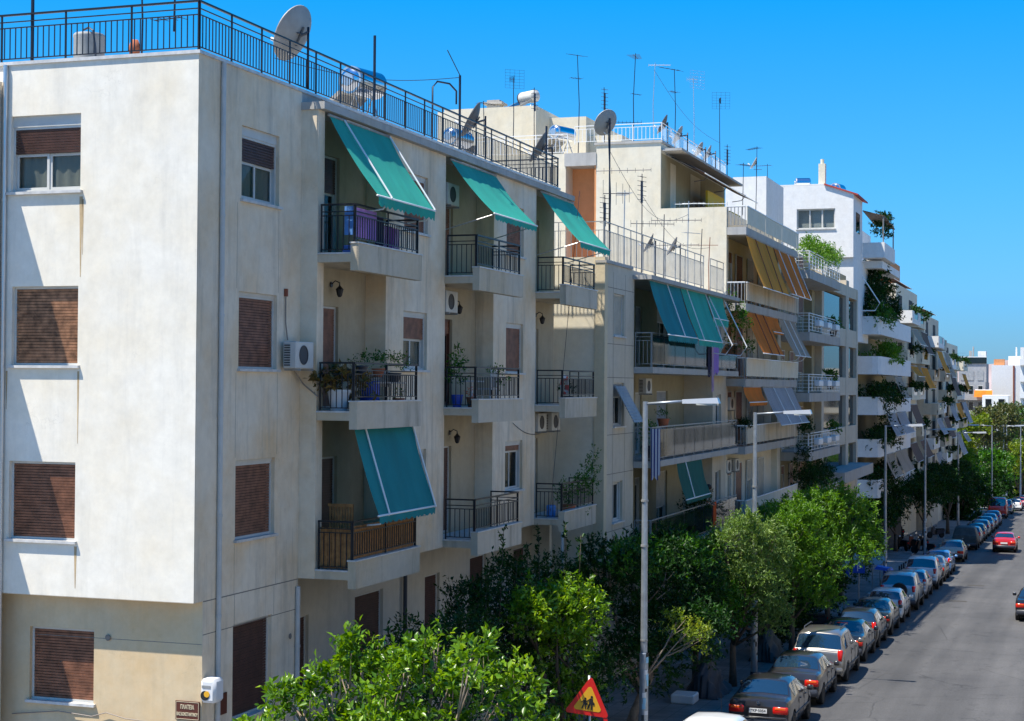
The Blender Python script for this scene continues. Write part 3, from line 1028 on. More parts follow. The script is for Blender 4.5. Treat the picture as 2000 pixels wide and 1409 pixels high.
window(B, 'x', XF - .002, *bw[2], mat='slat_grey', closed=0.02, depth=.18)
for h in pw: window(B, 'x', XF - .002, *h, mat='slat_beige', closed=.0, depth=.18, panes=1)
m = MB()
for z in (3.0, 1.28, .25, -1.5, -2.7, -4.45):
    m.box((XF - .004, YB0 + .32, z), (XF + .0015, 51.78, z + .02))
for y in (49.3, 50.7):
    m.box((XF - .004, y, -5.38), (XF + .001, y + .015, 3.5))
m.build('render_joint', 'groove', B)
# tilted-out shutter of the middle window
t = MB()
for k in range(12):
    a = k / 12
    t.hexa([(XF + .02 + .62 * a, 49.4, -.0 - 1.12 * a + .0), (XF + .05 + .62 * a, 49.4, -.0 - 1.12 * a), (XF + .05 + .62 * a, 50.57, -.0 - 1.12 * a), (XF + .02 + .62 * a, 50.57, -.0 - 1.12 * a),
            (XF + .02 + .62 * (a + .075), 49.4, -1.12 * (a + .075)), (XF + .05 + .62 * (a + .075), 49.4, -1.12 * (a + .075)), (XF + .05 + .62 * (a + .075), 50.57, -1.12 * (a + .075)), (XF + .02 + .62 * (a + .075), 50.57, -1.12 * (a + .075))])
t.build('shutter', 'slat_grey', B)['label'] = 'grey roller shutter pushed out at a slant'
m = MB()
m.box((-30, YB0 + .02, 3.5), (XF - .05, YB1, 3.72))
m.box((-14.8, 51.6, 3.42), (-12.98, YB1 - .2, 3.56))
m.box((XF - .3, YB0 - .05, 3.72), (XF + .05, 51.5, 3.80))
m.build('roof', 'slab_concrete', B)
m = MB(); m.box((-30, YB0 + .3, -11), (-15.0, YB1, 3.5)); m.build('core_wall', 'cream_plaster', B)
m = MB(); m.box((-15.0, YB0 + .31, -5.55), (XF - .01, YB1, -5.42)); m.build('soffit', 'grey_beige', B)
m = MB(); m.box((-15.0, YB0 + .8, -11), (-14.4, YB1, -5.55)); m.build('ground_floor_wall', 'grey_beige', B)
for i, z in enumerate(FB):
    m = MB(); m.cur = 0
    m.box((-14.75, 51.82, z - .2), (-12.98, 65.9 if i else 65.9, z - .0))
    bal = m.build('balcony', ['slab_concrete'], B)
    xr = -13.03
    rail(bal, (-13.58, 51.88), (xr - .01, 51.88), z, z + 1.1, z + .1, z + .85, bars=(z + .97,), mat='rail_grey', pitch=.13, posts=1)
    rail(bal, (xr, 51.88), (xr, 65.8), z, z + 1.1, z + .1, z + 1.0, mat='rail_grey', pitch=.18, posts=9, r=.006)
    for k in range(9):
        ya = 51.95 + k * 1.54
        g = MB().box((xr + .015, ya, z + .12), (xr + .025, ya + 1.48, z + 1.02))
        g.build('glass_panel', 'balcony_glass', bal)
# roof railing of B
rb = thing('roof_railing', (XF, 57, 3.72), 'thin pale roof railing on the beige block below the antennas', 'railing')
rail(rb, (XF - .06, YB0 + .1), (XF - .06, 62.4), 3.74, 4.98, 3.84, 4.72, mat='rail_grey', pitch=.17, posts=9, hand=.016)
rail(rb, (XF - .06, 63.6), (XF - .06, YB1 - .3), 3.74, 4.98, 3.84, 4.72, mat='rail_grey', pitch=.17, posts=2, hand=.016)
rail(rb, (-18, YB0 + .1), (XF - .07, YB0 + .1), 3.74, 4.98, 3.84, 4.72, mat='rail_grey', pitch=.17, posts=3, hand=.016)
awning('wide blue-green awning left of a pair on the beige block', 52.0, 56.3, -13.15, 3.40, -12.52, 1.66, 'awning_blue', .22, 'over', (54.3,), folds=.006, elbow=False)
awning('wide blue-green awning right of a pair, above pink and blue laundry', 56.42, 60.4, -13.15, 3.40, -12.50, 1.62, 'awning_teal', .22, 'over', (57.2, 60.3), folds=.006, elbow=False)
awning('half-opened teal awning on bent white poles next to a climbing plant', 60.9, 63.6, -13.15, 3.40, -12.93, 2.55, 'awning_teal', .3, 'none')
fa = thing('bent_awning_poles', (-13.1, 62, 3.3), 'bare bent white awning poles sticking out past the teal awnings', 'awning frame')
for y in (61.0, 63.8):
    MB().tube([(-13.15, y, 3.35), (-12.25, y, 1.55), (-12.5, y, 1.2), (-13.0, y, 1.25)], .025, 6).build('pole', 'white_paint', fa)
awning('dark green awning hanging low over the bottom balcony', 55.4, 59.3, -13.02, -2.62, -12.68, -3.85, 'awning_green', .15, 'over', (56.6,), elbow=False)


# ------------------------------------------------------------------ C: cream block with orange awnings
C = thing('apartment_building', (-17, 73, gz(73)), 'tall cream block with orange and ochre awnings on its balconies', 'building')
YC0, YC1 = 66.5, 79.45
m = MB()
m.box((-16.37, YC0, -11), (-13.9, YC1, 7.3))
m.box((-13.9, YC0, -11), (-13.62, YC0 + .4, 7.3))
m.box((-13.9, YC1 - .9, -11), (-13.62, YC1, 7.3))
m.box((-19.12, YC0, -11), (-16.371, YC1, 10.02))
m.build('wall', 'cream_plaster', C)
m = MB()
wall(m, 'x', -16.369, YC0 + .1, YC1, 7.32, 9.6, [(68.2, 69.2, 7.4, 9.4), (72.0, 74.0, 7.4, 9.4)], .2)
m.build('penthouse_wall', 'tile_yellow', C)
for h in ((68.2, 69.2, 7.4, 9.4), (72.0, 74.0, 7.4, 9.4)): window(C, 'x', -16.369, *h, closed=.8, door=True, mat='slat_brown', pitch=.1)
m = MB()
m.box((-19.2, YC0 - .05, 10.02), (-16.3, YC1, 10.12))
m.box((-16.3, YC0 + .05, 9.68), (-15.5, YC1, 9.78))
m.box((-20.5, YC0 - .04, 9.18), (-19.122, YC0 + 3, 9.72))
m.build('roof_slab', 'slab_concrete', C)
m = MB()
m.box((-20.45, YC0 + 1.0, 3), (-19.13, YC0 + 1.1, 9.2))
m.box((-19.2, YC0 + .02, 3), (-19.125, YC0 + 1.0, 9.17))
m.build('niche_wall', 'orange_plaster', C)
m = MB()
m.box((-24, YC0 + .01, 2), (-20.45, YC1, 9.72))
m.build('wing_wall', 'cream_plaster', C)
XC = -12.78
FC = [6.5, 3.42, .36, -2.38, -5.4]
awc = []
for i, z in enumerate(FC):
    m = MB()
    m.box((-13.9, YC0 + .02, z - .34), (XC - .04, YC1 - .05, z - .03))
    bal = m.build('balcony', ['slab_concrete'], C)
    if i < 4 or True:
        # doors and windows on the wall behind, front wall plane -13.9
        for (a, b, cl) in ((67.6, 68.7, .2), (69.6, 71.0, 1), (72.2, 73.4, .4), (74.8, 76.2, .8)):
            if z > 5: continue
            window(C, 'x', -13.76, a, b, z + .05, z + 2.2, closed=cl, door=True, depth=.12, mat=('slat_beige', 'slat_brown')[int(a) % 2], pitch=.09)
    zt = z + .82
    rail(bal, (-13.6, YC0 + .06), (XC - .08, YC0 + .06), z - .02, zt, z + .06, zt - .04, mat='rail_grey', pitch=.14, r=.016, posts=1, hand=.025, hmat='white_paint')
    k = 0
    y = YC0 + .05
    while y < YC1 - .6:
        w = 4.1
        g = MB().box((XC - .03, y, z + .08), (XC, min(y + w - .04, YC1 - .05), zt - .04))
        g.build('parapet_panel', 'cream_plaster' if i % 2 == 0 else 'balcony_plaster', bal)
        y += w
    hb = MB().box((XC - .045, YC0 + .04, zt - .03), (XC + .015, YC1 - .04, zt + .01)); hb.build('handrail', 'white_paint', bal)
    pb = MB()
    for q in range(14): pb.box((XC - .03, YC0 + .1 + q * .97, z - .03), (XC - .005, YC0 + .13 + q * .97, z + .08))
    pb.build('post', 'rail_grey', bal)
gC = 'awnings of the tall cream block'
awning('upper ochre awning nearer the beige block', 66.7, 72.9, -12.86, 6.12, -12.12, 4.02, 'awning_ochre', .0, 'over', (68.6, 71.0), gC, folds=.015, elbow=False, armmat='rust')
awning('upper ochre awning farther along, with white stripes of poles', 73.2, 78.6, -12.86, 6.12, -12.05, 4.10, 'awning_orange', .0, 'over', (74.2, 76.6, 78.5), gC, folds=.01, elbow=False)
awning('deep orange awning on the second balcony from the top', 66.7, 71.6, -12.86, 3.05, -12.12, 1.36, 'awning_orange', .0, 'over', (68.6, 70.4), gC, folds=.015, elbow=False, armmat='rust')
awning('short orange awning half rolled beside the deep orange one', 71.7, 74.2, -12.86, 3.05, -12.6, 2.4, 'awning_orange', .1, 'none', None, gC)
awning('dusty pink-beige awning at the far end of the second balcony', 74.4, 78.8, -12.86, 3.05, -12.08, 1.42, 'awning_beige', .0, 'over', (75.6, 77.2), gC, folds=.01)
awning('little ochre awning with a white band, rolled nearly shut', 66.3, 70.2, -12.86, -.02, -12.6, -.62, 'awning_orange', .16, 'none', None, gC)
awning('pale grey striped awning behind the second street lamp', 70.6, 78.2, -12.86, -.02, -12.05, -1.62, 'awning_pale', .0, 'over', (73.0, 76.0), gC, folds=.01, elbow=False)
awning('long brown awning sloping over the top terrace', 67.4, 79.0, -16.28, 9.6, -14.7, 8.8, 'awning_brown', .0, 'over', (68, 72, 76), gC, sag=.03, armmat='post_metal')
ys = MB().box((-15.6, 71.6, 7.05), (-15.5, 75.2, 8.6)); tag(ys.build('screen', 'yellow_screen'), 'yellow windbreak screen on the top terrace under the brown awning', 'screen')
ys = MB().box((-15.6, 76.5, 7.0), (-15.5, 79.0, 8.2)); tag(ys.build('screen', 'yellow_screen'), 'shorter yellow screen farther along the same top terrace', 'screen')
rc = thing('roof_railing', (-17.7, 67, 10.1), 'white roof railing on the tall cream block with sky behind', 'railing')
rail(rc, (-20.1, YC0 + .1), (-16.35, YC0 + .1), 10.1, 10.85, 10.2, 10.72, mat='white_paint', pitch=.17, r=.009, posts=3, hand=.018)
rail(rc, (-16.35, YC0 + .1), (-16.35, YC1), 10.1, 10.85, 10.2, 10.72, mat='white_paint', pitch=.2, r=.008, posts=8, hand=.014)
rc2 = thing('roof_railing', (-22, 67, 9.7), 'white terrace railing in front of the big grey rooftop block', 'railing')
rail(rc2, (-24.6, YC0 + .1), (-20.4, YC0 + .1), 9.72, 10.55, 9.8, 10.4, mat='white_paint', pitch=.17, r=.009, posts=3, hand=.018)

RT = thing('rooftop_block', (-25, 72, 9.7), 'cream lift house and stair tower rising behind the roofs', 'building')
m = MB()
m.box((-28.0, 70.5, 5), (-27.0, 76, 11.0)); m.box((-26.9, 69, 5), (-22.6, 78, 12.25)); m.box((-22.6, 71, 5), (-20.9, 78, 12.0)); m.box((-20.89, 71.5, 5), (-19.4, 78, 11.2))
m.build('wall', 'cream_plaster', RT)
MB().box((-26.2, 68.98, 9.0), (-25.4, 69.0, 10.6)).build('door', 'dark_room', RT)
ch = MB(); ch.box((-25.6, 71, 12.25), (-25.0, 71.6, 12.95)); ch.box((-25.75, 70.9, 12.75), (-24.85, 71.7, 12.85))
tag(ch.build('chimney', 'slab_concrete'), 'small capped chimney on the cream rooftop block', 'chimney')
ch = MB().box((-28.2, 71.5, 11), (-27.5, 72.3, 12.6)); tag(ch.build('chimney', 'cream_plaster'), 'plain square chimney behind the black curved pipe', 'chimney')

# ------------------------------------------------------------------ D: block with planter boxes
D = thing('apartment_building', (-17, 92, gz(92)), 'grey-beige block with white planter boxes on barred balconies', 'building')
YD0, YD1 = 79.5, 105.5
XD = -12.24
m = MB()
m.box((-20, YD0, -12), (-14.0, YD1, 7.0)); m.box((-14.0, 89.0, -12), (-13.6, 90.0, 6.3)); m.box((-14, YD0, -12), (-13.62, YD0 + .3, 5.7))
m.build('wall', 'tile_yellow', D)
FD = [5.62, 2.65, -.27, -3.1, -5.95]
for i, z in enumerate(FD):
    m = MB().box((-14.0, YD0 + .05, z - .42), (XD - .02, 90.2, z))
    bal = m.build('balcony', 'slab_concrete', D)
    for (pa, pb_) in (((-13.6, YD0 + .1), (XD - .06, YD0 + .1)), ((XD - .05, YD0 + .1), (XD - .05, 90.1))):
        rail(bal, pa, pb_, z, z + .9, z + .1, z + .78, bars=tuple(z + .1 + .17 * q for q in range(1, 4)), mat='white_paint', pitch=.9, r=.02, posts=2, hand=.02)
    if i == 0: continue
    for k in range(3):
        ya = 81.0 + k * 2.9
        q = MB().bevbox((XD - .02, ya, z + .33), (XD + .24, ya + 1.35, z + .62), .03)
        tag(q.build('planter_box', 'plastic_white', loc=(XD, ya, z + .33)), None, 'planter', 'white planter boxes hung on the barred balcony rails')['label'] = 'white planter box, %s on the %s barred balcony from the top' % (('nearest', 'middle', 'farthest')[k], ('', 'second', 'third', 'fourth', 'lowest')[i])
for z in FD:
    for (a, b, cl) in ((81, 82.4, .2), (84, 85.2, 1), (86.6, 88.2, .5)):
        window(D, 'x', -13.88, a, b, z + .05 if z < 5 else z + .06, z + 2.1 if z < 5 else z + 1.3, closed=cl, door=True, depth=.1, mat='slat_brown', pitch=.1)
m = MB()
m.box((-14.1, 90.2, -12), (-13.25, 91.0, 6.4)); m.box((-14.1, 100.0, -12), (-13.25, 101.2, 6.4)); m.box((-14.1, 104.9, -12), (-13.25, YD1, 6.0))
for z in (6.0, 3.0, 0.1, -2.8, -5.8): m.box((-14.1, 91.0, z - .55), (-13.27, YD1, z + .5 if z < 6 else z + .1))
m.build('bay_wall', 'grey_beige', D)
for z in (3.0, .1, -2.8, -5.8):
    for a, b in ((91.05, 99.95), (101.25, 104.85)):
        MB().box((-13.5, a, z + .55), (-13.46, b, z + 2.3)).build('window', 'bay_glass', D)
m = MB().box((-14.5, 91, -5.2), (-12.1, 104, -4.6)); m.build('canopy_slab', 'slab_concrete', D)

# white penthouse block behind
Wp = thing('penthouse', (-19, 105, 5), 'bright white penthouse with a three-pane window above the roofs', 'building')
YW = 107.0
m = MB()
wall(m, 'y', YW, -22, -13.75, 8.3, 12.35, [(-17.35, -14.9, 10.15, 11.45)], .15)
m.box((-22, YW + .2, 3.0), (-13.76, YW + 8, 8.3))
m.box((-21.9, YW + .3, 8.3), (-13.76, YW + .31, 12.3))
m.box((-13.762, YW + .001, 8.3), (-13.75, YW + 4.5, 12.3))
m.build('wall', 'bright_white', Wp)
g_ = MB(); g_.add([(-22, YW + .002, 12.35), (-13.76, YW + .002, 12.35), (-15.6, YW + .002, 12.95), (-22, YW + .002, 12.95)], [(0, 1, 2, 3)])
g_.build('gable', 'bright_white', Wp)
MB().hexa([(-15.6, YW - .12, 12.96), (-13.45, YW - .12, 12.22), (-13.45, YW + 5, 12.22), (-15.6, YW + 5, 12.96), (-15.6, YW - .12, 13.06), (-13.45, YW - .12, 12.32), (-13.45, YW + 5, 12.32), (-15.6, YW + 5, 13.06)]).build('roof', 'red_tile', Wp)
MB().box((-22, YW + .01, 12.96), (-15.6, YW + 5, 13.04)).build('flat_roof', 'bright_white', Wp)
MB().box((-13.75, YW + 1.2, 10.0), (-13.72, YW + 3.0, 11.3)).build('window', 'car_glass', Wp)
window(Wp, 'y', YW, -17.35, -14.9, 10.15, 11.45, closed=0, panes=3, depth=.15)
W2 = thing('rooftop_block', (-22, 92, 7), 'small plain white rooftop block behind the brown awning', 'building')
m = MB(); m.box((-19.7, 98, 3), (-17.7, 104, 12.5))
m.build('wall', 'bright_white', W2)
ch = MB(); ch.box((-16.05, 107.5, 12.5), (-15.62, 108.0, 14.4)); ch.tube([(-15.83, 107.7, 14.4), (-15.83, 107.7, 14.7)], .12, 8)
tag(ch.build('chimney', 'cream_plaster'), 'tall square chimney against the sky beside two steel tanks', 'chimney')

# ------------------------------------------------------------------ E: white balconies with hedges
E = thing('apartment_building', (-18, 122, gz(122)), 'white block with rounded balconies full of dark hanging plants', 'building')
YE0, YE1 = 112.0, 134.0
m = MB()
m.box((-24, YE0, -13), (-14.6, YE1, 8.2))
m.build('wall', 'tile_yellow', E)
FE = [3.85, 1.2, -1.5, -4.3, -7.0]
for i, z in enumerate(FE):
    m = MB()
    h = 1.2
    x0, x1 = -14.55, -12.62
    # solid parapet following a rounded corner
    path = [(x0, YE0 - .0), (x1 - .5, YE0 - .0), (x1 - .15, YE0 + .15), (x1, YE0 + .5), (x1, YE1 - 12), (x1, YE1 - 1)]
    for k in range(len(path) - 1):
        (ax, ay), (bx, by) = path[k], path[k + 1]
        d = Vector((bx - ax, by - ay, 0)).normalized(); nn = Vector((d.y, -d.x, 0)) * -.1
        m.hexa([(ax, ay, z - .3), (bx, by, z - .3), (bx + nn.x, by + nn.y, z - .3), (ax + nn.x, ay + nn.y, z - .3),
                (ax, ay, z + h - .3), (bx, by, z + h - .3), (bx + nn.x, by + nn.y, z + h - .3), (ax + nn.x, ay + nn.y, z + h - .3)])
    m.box((x0 - .1, YE0 + .12, z - .28), (x1 - .12, YE1 - 1, z - .1))
    m.build('balcony', 'bright_white', E)
m = MB(); m.box((-19, 113.5, 8.2), (-14.8, 125, 11.2)); m.build('penthouse_wall', 'bright_white', E)
m = MB(); m.box((-14.8, YE0 + 1, 8.0), (-12.6, 124, 8.5)); m.build('terrace_slab', 'bright_white', E)
m = MB()
for q in range(6): m.box((-15.4, YE0 + .3, 6.0 + q * .3), (-14.0, YE0 + .34, 6.08 + q * .3))
m.build('trellis', 'rail_grey', E)
m = MB(); m.box((-14.4, YE0 + 2, -12.5), (-13.2, YE1 - 2, -7.6)); m.build('shop_front', 'dark_room', E)
gE = 'awnings of the white plant-covered block'
for i, (ya, yb, z, mt, lab) in enumerate(((121, 126, 0.55, 'awning_beige', 'upper beige awning among the hanging plants'), (116, 121.5, -2.0, 'awning_pale', 'pale awning left of a pair behind the third lamp'), (122.5, 129, -2.0, 'awning_pale', 'pale awning right of a pair behind the third lamp'),
                             (115, 120.5, -4.8, 'awning_beige', 'lower beige awning left of a pair behind the third lamp'), (122, 129, -4.8, 'awning_beige', 'lower beige awning right of a pair behind the third lamp'))):
    awning(lab, ya, yb, -12.6, z + .2, -11.9, z - 1.3, mt, 0, 'none', None, gE)
ff = thing('bent_awning_poles', (-13, 113, 8), 'white bent awning poles in front of dark climbing plants', 'awning frame')
for y in (111.6, 114.5):
    MB().tube([(-14.2, y, 8.1), (-12.6, y, 5.6), (-12.9, y, 5.1), (-14.2, y, 5.1)], .04, 6).build('pole', 'white_paint', ff)

# ------------------------------------------------------------------ F: three farther blocks with box balconies
def far_block(label, y0, y1, xf, ztop, zs, mat, cols, aw, seed):
    short = {3: 'cream box-balcony block', 5: 'narrow far block', 8: 'last block of the row'}[seed]
    rnd = random.Random(seed)
    b = thing('apartment_building', (xf - 4, (y0 + y1) / 2, gz(y1)), label, 'building')
    MB().box((xf - 9, y0, gz(y1) - 1), (xf, y1, ztop)).build('wall', mat, b)
    for i, z in enumerate(zs):
        n = cols
        L = (y1 - y0) / n
        for k in range(n):
            ya = y0 + k * L + .1
            yb = ya + L * .82
            pr = 1.25 if (k + i) % 2 == 0 else .9
            m = MB()
            m.box((xf, ya, z - .25), (xf + pr, yb, z - .05))
            m.box((xf, ya, z - .05), (xf + pr - .1, ya + .1, z + .75))
            m.box((xf + pr - .1, ya, z - .05), (xf + pr, ya + (yb - ya) * .25, z + .75))
            m.box((xf + pr - .1, ya + (yb - ya) * .72, z - .05), (xf + pr, yb, z + .75))
            m.box((xf + pr - .1, ya, z - .05), (xf + pr - .02, yb, z + .15))
            o = m.build('balcony', mat if (i + k) % 3 else 'bright_white', b)
            MB().box((xf + pr - .07, ya + (yb - ya) * .25, z + .15), (xf + pr - .03, ya + (yb - ya) * .72, z + .8)).build('panel', 'bay_glass', o)
            MB().box((xf, ya + L * .15, z), (xf + .012, ya + L * .5, z + 2.1)).build('door', 'dark_room', b)
    ph = thing('balcony_plants', (xf, y0, zs[-1]), 'small dark plants along the balconies of the ' + short, 'plants')
    cl = []
    for z in zs:
        for k in range(cols * 2):
            if rnd.random() < .55: cl.append((xf + 1.15, y0 + (y1 - y0) * (k + rnd.random()) / (cols * 2), z + .75, .3, 1.0, .35))
    if cl: leaves('foliage', 'leaf_dark', cl, 260 * len(cl), .22, ph, seed, rmin=.1)
    nth = ('top', 'second', 'third', 'fourth', 'fifth')
    for i, z in enumerate(zs):
        if i == 0: continue
        for k in range(cols):
            if rnd.random() < .6 and not any(abs(a[1] - z) < .1 and a[0] == k for a in aw):
                L = (y1 - y0) / cols
                mt, nm = rnd.choice((('awning_beige', 'beige'), ('awning_pale', 'grey striped'), ('awning_ochre', 'ochre'), ('awning_brown', 'brown')))
                awning('%s awning, %s row down, %s column of the %s' % (nm, nth[i], ('nearest', 'next', 'farthest')[k], short), y0 + k * L + .3, y0 + k * L + L * .7, xf + 1.1, z + 2.45, xf + 1.75, z + 2.45 - rnd.uniform(.7, 1.9), mt, 0, 'none', None, 'awnings on the far blocks')
    for q, (k, z, mt, dz, lab) in enumerate(aw):
        L = (y1 - y0) / cols
        awning(lab, y0 + k * L + .3, y0 + k * L + L * .75, xf + 1.1, z + 2.45, xf + 1.9, z + 2.45 - dz, mt, 0, 'none', None, 'awnings on the far blocks')
    return b


t = thing('roof_canopy', (-14.6, 140, 8.3), 'grey glazed windbreak panels on a rooftop terrace', 'windbreak')
for k in range(3): MB().box((-18.2 + k * 1.35, 130.0, 5.3), (-16.95 + k * 1.35, 130.06, 7.2)).build('panel', 'grey_block', t)
awning('brown canvas roof over the terrace of the cream block', 134.5, 151, -17.2, 9.3, -14.2, 8.75, 'awning_brown', 0, 'none')
awning('brown canvas roof over the top of the narrow block', 153, 167, -16.4, 7.7, -13.4, 7.1, 'awning_brown', 0, 'none')
MBx = MB().box((-18.5, 140, 8.3), (-15, 148, 10.6)); tag(MBx.build('rooftop_block', 'orange_plaster'), 'orange-tinted rooftop room above the cream block', 'building')

# ------------------------------------------------------------------ blocks across the far end of the street
def slabhouse(label, x0, x1, y, z0, z1, mat, floors, fh, d=14, over=1.2, wincols=4, balc=True):
    b = thing('apartment_building', ((x0 + x1) / 2, y + d / 2, gz(y)), label, 'building')
    MB().box((x0, y, gz(y)), (x1, y + d, z1)).build('wall', mat, b)
    w = (x1 - x0) / wincols
    if not balc: floors = 0
    for i in range(floors):
        z = z1 - (i + 1) * fh
        if balc:
            m = MB(); m.box((x0 - .1, y - over, z - .3), (x1 + .1, y - .002, z + .05)); m.box((x0 - .1, y - over, z + .05), (x1 + .1, y - over + .1, z + .85))
            m.build('balcony', mat, b)
        for k in range(wincols):
            f = MB().box((x0 + k * w + w * .2, y - .06, z + .3), (x0 + k * w + w * .75, y - .003, z + fh - .6))
            wn = f.build('window', 'frame_white', b)
            MB().box((x0 + k * w + w * .25, y - .08, z + .4), (x0 + k * w + w * .7, y - .061, z + fh - .7)).build('pane', 'bay_glass', wn)
    return b


slabhouse('grey block with an orange awning across the end of the street', -22.6, -17.4, 330, -20, 1.2, 'grey_block', 4, 3.1, over=1.6, wincols=3)
m = thing('penthouse', (-20, 331, 1), 'dark grey top storey with a glazed roof rail on the far grey block', 'building')
MB().box((-22.4, 331, 1.2), (-17.3, 340, 4.8)).build('wall', 'grey_block', m)
for x in (-22.0, -18.9): MB().box((x, 330.9, 1.6), (x + (2.4 if x < -20 else 1.1), 330.99, 3.4)).build('shutter', 'slat_grey', m)
MB().box((-22.5, 330.8, 4.8), (-17.2, 330.9, 6.0)).build('glass_rail', 'bay_glass', m)
MB().box((-22.5, 330.75, 6.0), (-17.2, 331.2, 6.12)).build('rail', 'white_paint', m)
awf = thing('awning', (-18.2, 328, -.6), 'bright orange awning on the far grey block', 'awning')
MB().hexa([(-19.2, 328.3, -.4), (-16.2, 328.3, -.4), (-16.2, 328.35, -.3), (-19.2, 328.35, -.3), (-19.2, 328.3, -.3), (-16.2, 328.3, -.3), (-16.2, 328.35, -.2), (-19.2, 328.35, -.2)]).build('roller', 'white_paint', awf)
MB().grid(lambda i, j: (-19.3 + 3.3 * j, 328.3 - 1.5 * i, -.3 - 1.3 * i), 3, 3).build('canopy', 'awning_orange', awf)
MB().box((-18.9, 332, 4.8), (-17.4, 335, 7.2)).build('lift_house', 'bright_white', m)
ch = MB(); ch.box((-20.6, 333, 4.8), (-20.1, 333.5, 7.3)); ch.tube([(-19.8, 333, 4.8), (-19.8, 333, 8.1)], .15, 6)
tag(ch.build('chimney', 'slab_concrete'), 'pair of thin chimneys on the far grey block', 'chimney')
slabhouse('pale yellow narrow block left of the far grey block', -25.6, -22.9, 322, -20, 3.0, 'cream_plaster', 4, 3.1, wincols=2)
slabhouse('blank pale block with a rust stain beside the far grey block', -17.0, -11.2, 345, -20, 4.7, 'bright_white', 1, 9.0, wincols=1, balc=False)
m = MB().box((-12.9, 344.8, -10), (-12.6, 344.97, 4.6)); tag(m.build('rusty_flue', 'rust'), 'long rusty flue running down the blank pale block', 'flue')
m = MB().box((-16.6, 346, 4.72), (-14.6, 349, 5.9)); tag(m.build('rooftop_room', 'orange_plaster'), 'low orange rooftop room on the blank pale block', 'building')
m = MB().box((-14.0, 350, 4.72), (-10.6, 356, 6.6)); m.box((-10.9, 348, 4.72), (-10.0, 350, 8.2)); m.box((-12.6, 350, 6.6), (-12.3, 351, 8.4))
tag(m.build('rooftop_room', 'bright_white'), 'white rooftop room with posts on the blank pale block', 'building')
slabhouse('low white house with a big balcony in front of the blank pale block', -17.2, -12.6, 316, -20, -1.2, 'bright_white', 2, 3.2, over=2.0, wincols=2)
slabhouse('white modern block with dark strip windows at the right edge', -10.6, 6, 318, -20, 7.6, 'bright_white', 6, 3.0, over=.8, wincols=6)
slabhouse('distant white block low among the trees, farthest right', 8, 24, 350, -20, 4.0, 'cream_plaster', 6, 3.0, wincols=5)


# ------------------------------------------------------------------ satellite dishes, antennas, water heaters
def dish(x, y, z, r, face, label, base_z, mat='dish_grey', side=1, cat='satellite dish', tilt=0.5, mast=None):
    """face: horizontal direction (x, y) the bowl looks along; the mast stands behind"""
    t = thing('satellite_dish', (x, y, base_z), label, cat, 'satellite dishes on the roofs')
    n = Vector((face[0], face[1], 0)).normalized() * math.cos(tilt) + Vector((0, 0, math.sin(tilt)))
    q = n.to_track_quat('Z', 'Y').to_matrix()
    c = Vector((x, y, z))
    m = MB()
    prof = [(r * k / 8, 0.28 * r * (k / 8) ** 2 - .28 * r) for k in range(1, 9)] + [(r * 1.02, 0.0), (r * 1.02, -.02), (r * .97, -.03)] + [(r * k / 8, 0.28 * r * (k / 8) ** 2 - .28 * r - .02) for k in range(7, 0, -1)]
    m.lathe(c, prof, 36, M=q)
    m.build('bowl', mat, t, smooth='auto')
    back = c - n * (.28 * r + .04)
    mb = MB()
    mx = Vector(mast) if mast else Vector((back.x - n.x * .1, back.y - n.y * .1, 0))
    mb.tube([(mx.x, mx.y, base_z), (mx.x, mx.y, z + .1)], .025, 8)
    mb.build('mast', 'post_metal', t, smooth=True)
    br = MB()
    up = q @ Vector((0, 1, 0)); rt = q @ Vector((1, 0, 0))
    br.tube([back + up * r * .35, back - up * r * .35], .022, 6); br.tube([back + rt * r * .22 + up * .05, back - rt * r * .22 + up * .05], .02, 6)
    br.tube([back, (mx.x, mx.y, z)], .03, 6)
    br.build('bracket', 'dish_dark', t)
    tip = c + n * r * .95 - Vector((0, 0, 1)) * r * .55
    low = c - Vector((0, 0, 1)) * r * .95 * math.cos(tilt) - n * .02
    MB().tube([low, tip], .014, 6).build('arm', 'white_paint', t)
    MB().tube([tip, tip - n * .14], .035, 8).build('receiver', 'white_paint', t)
    return t


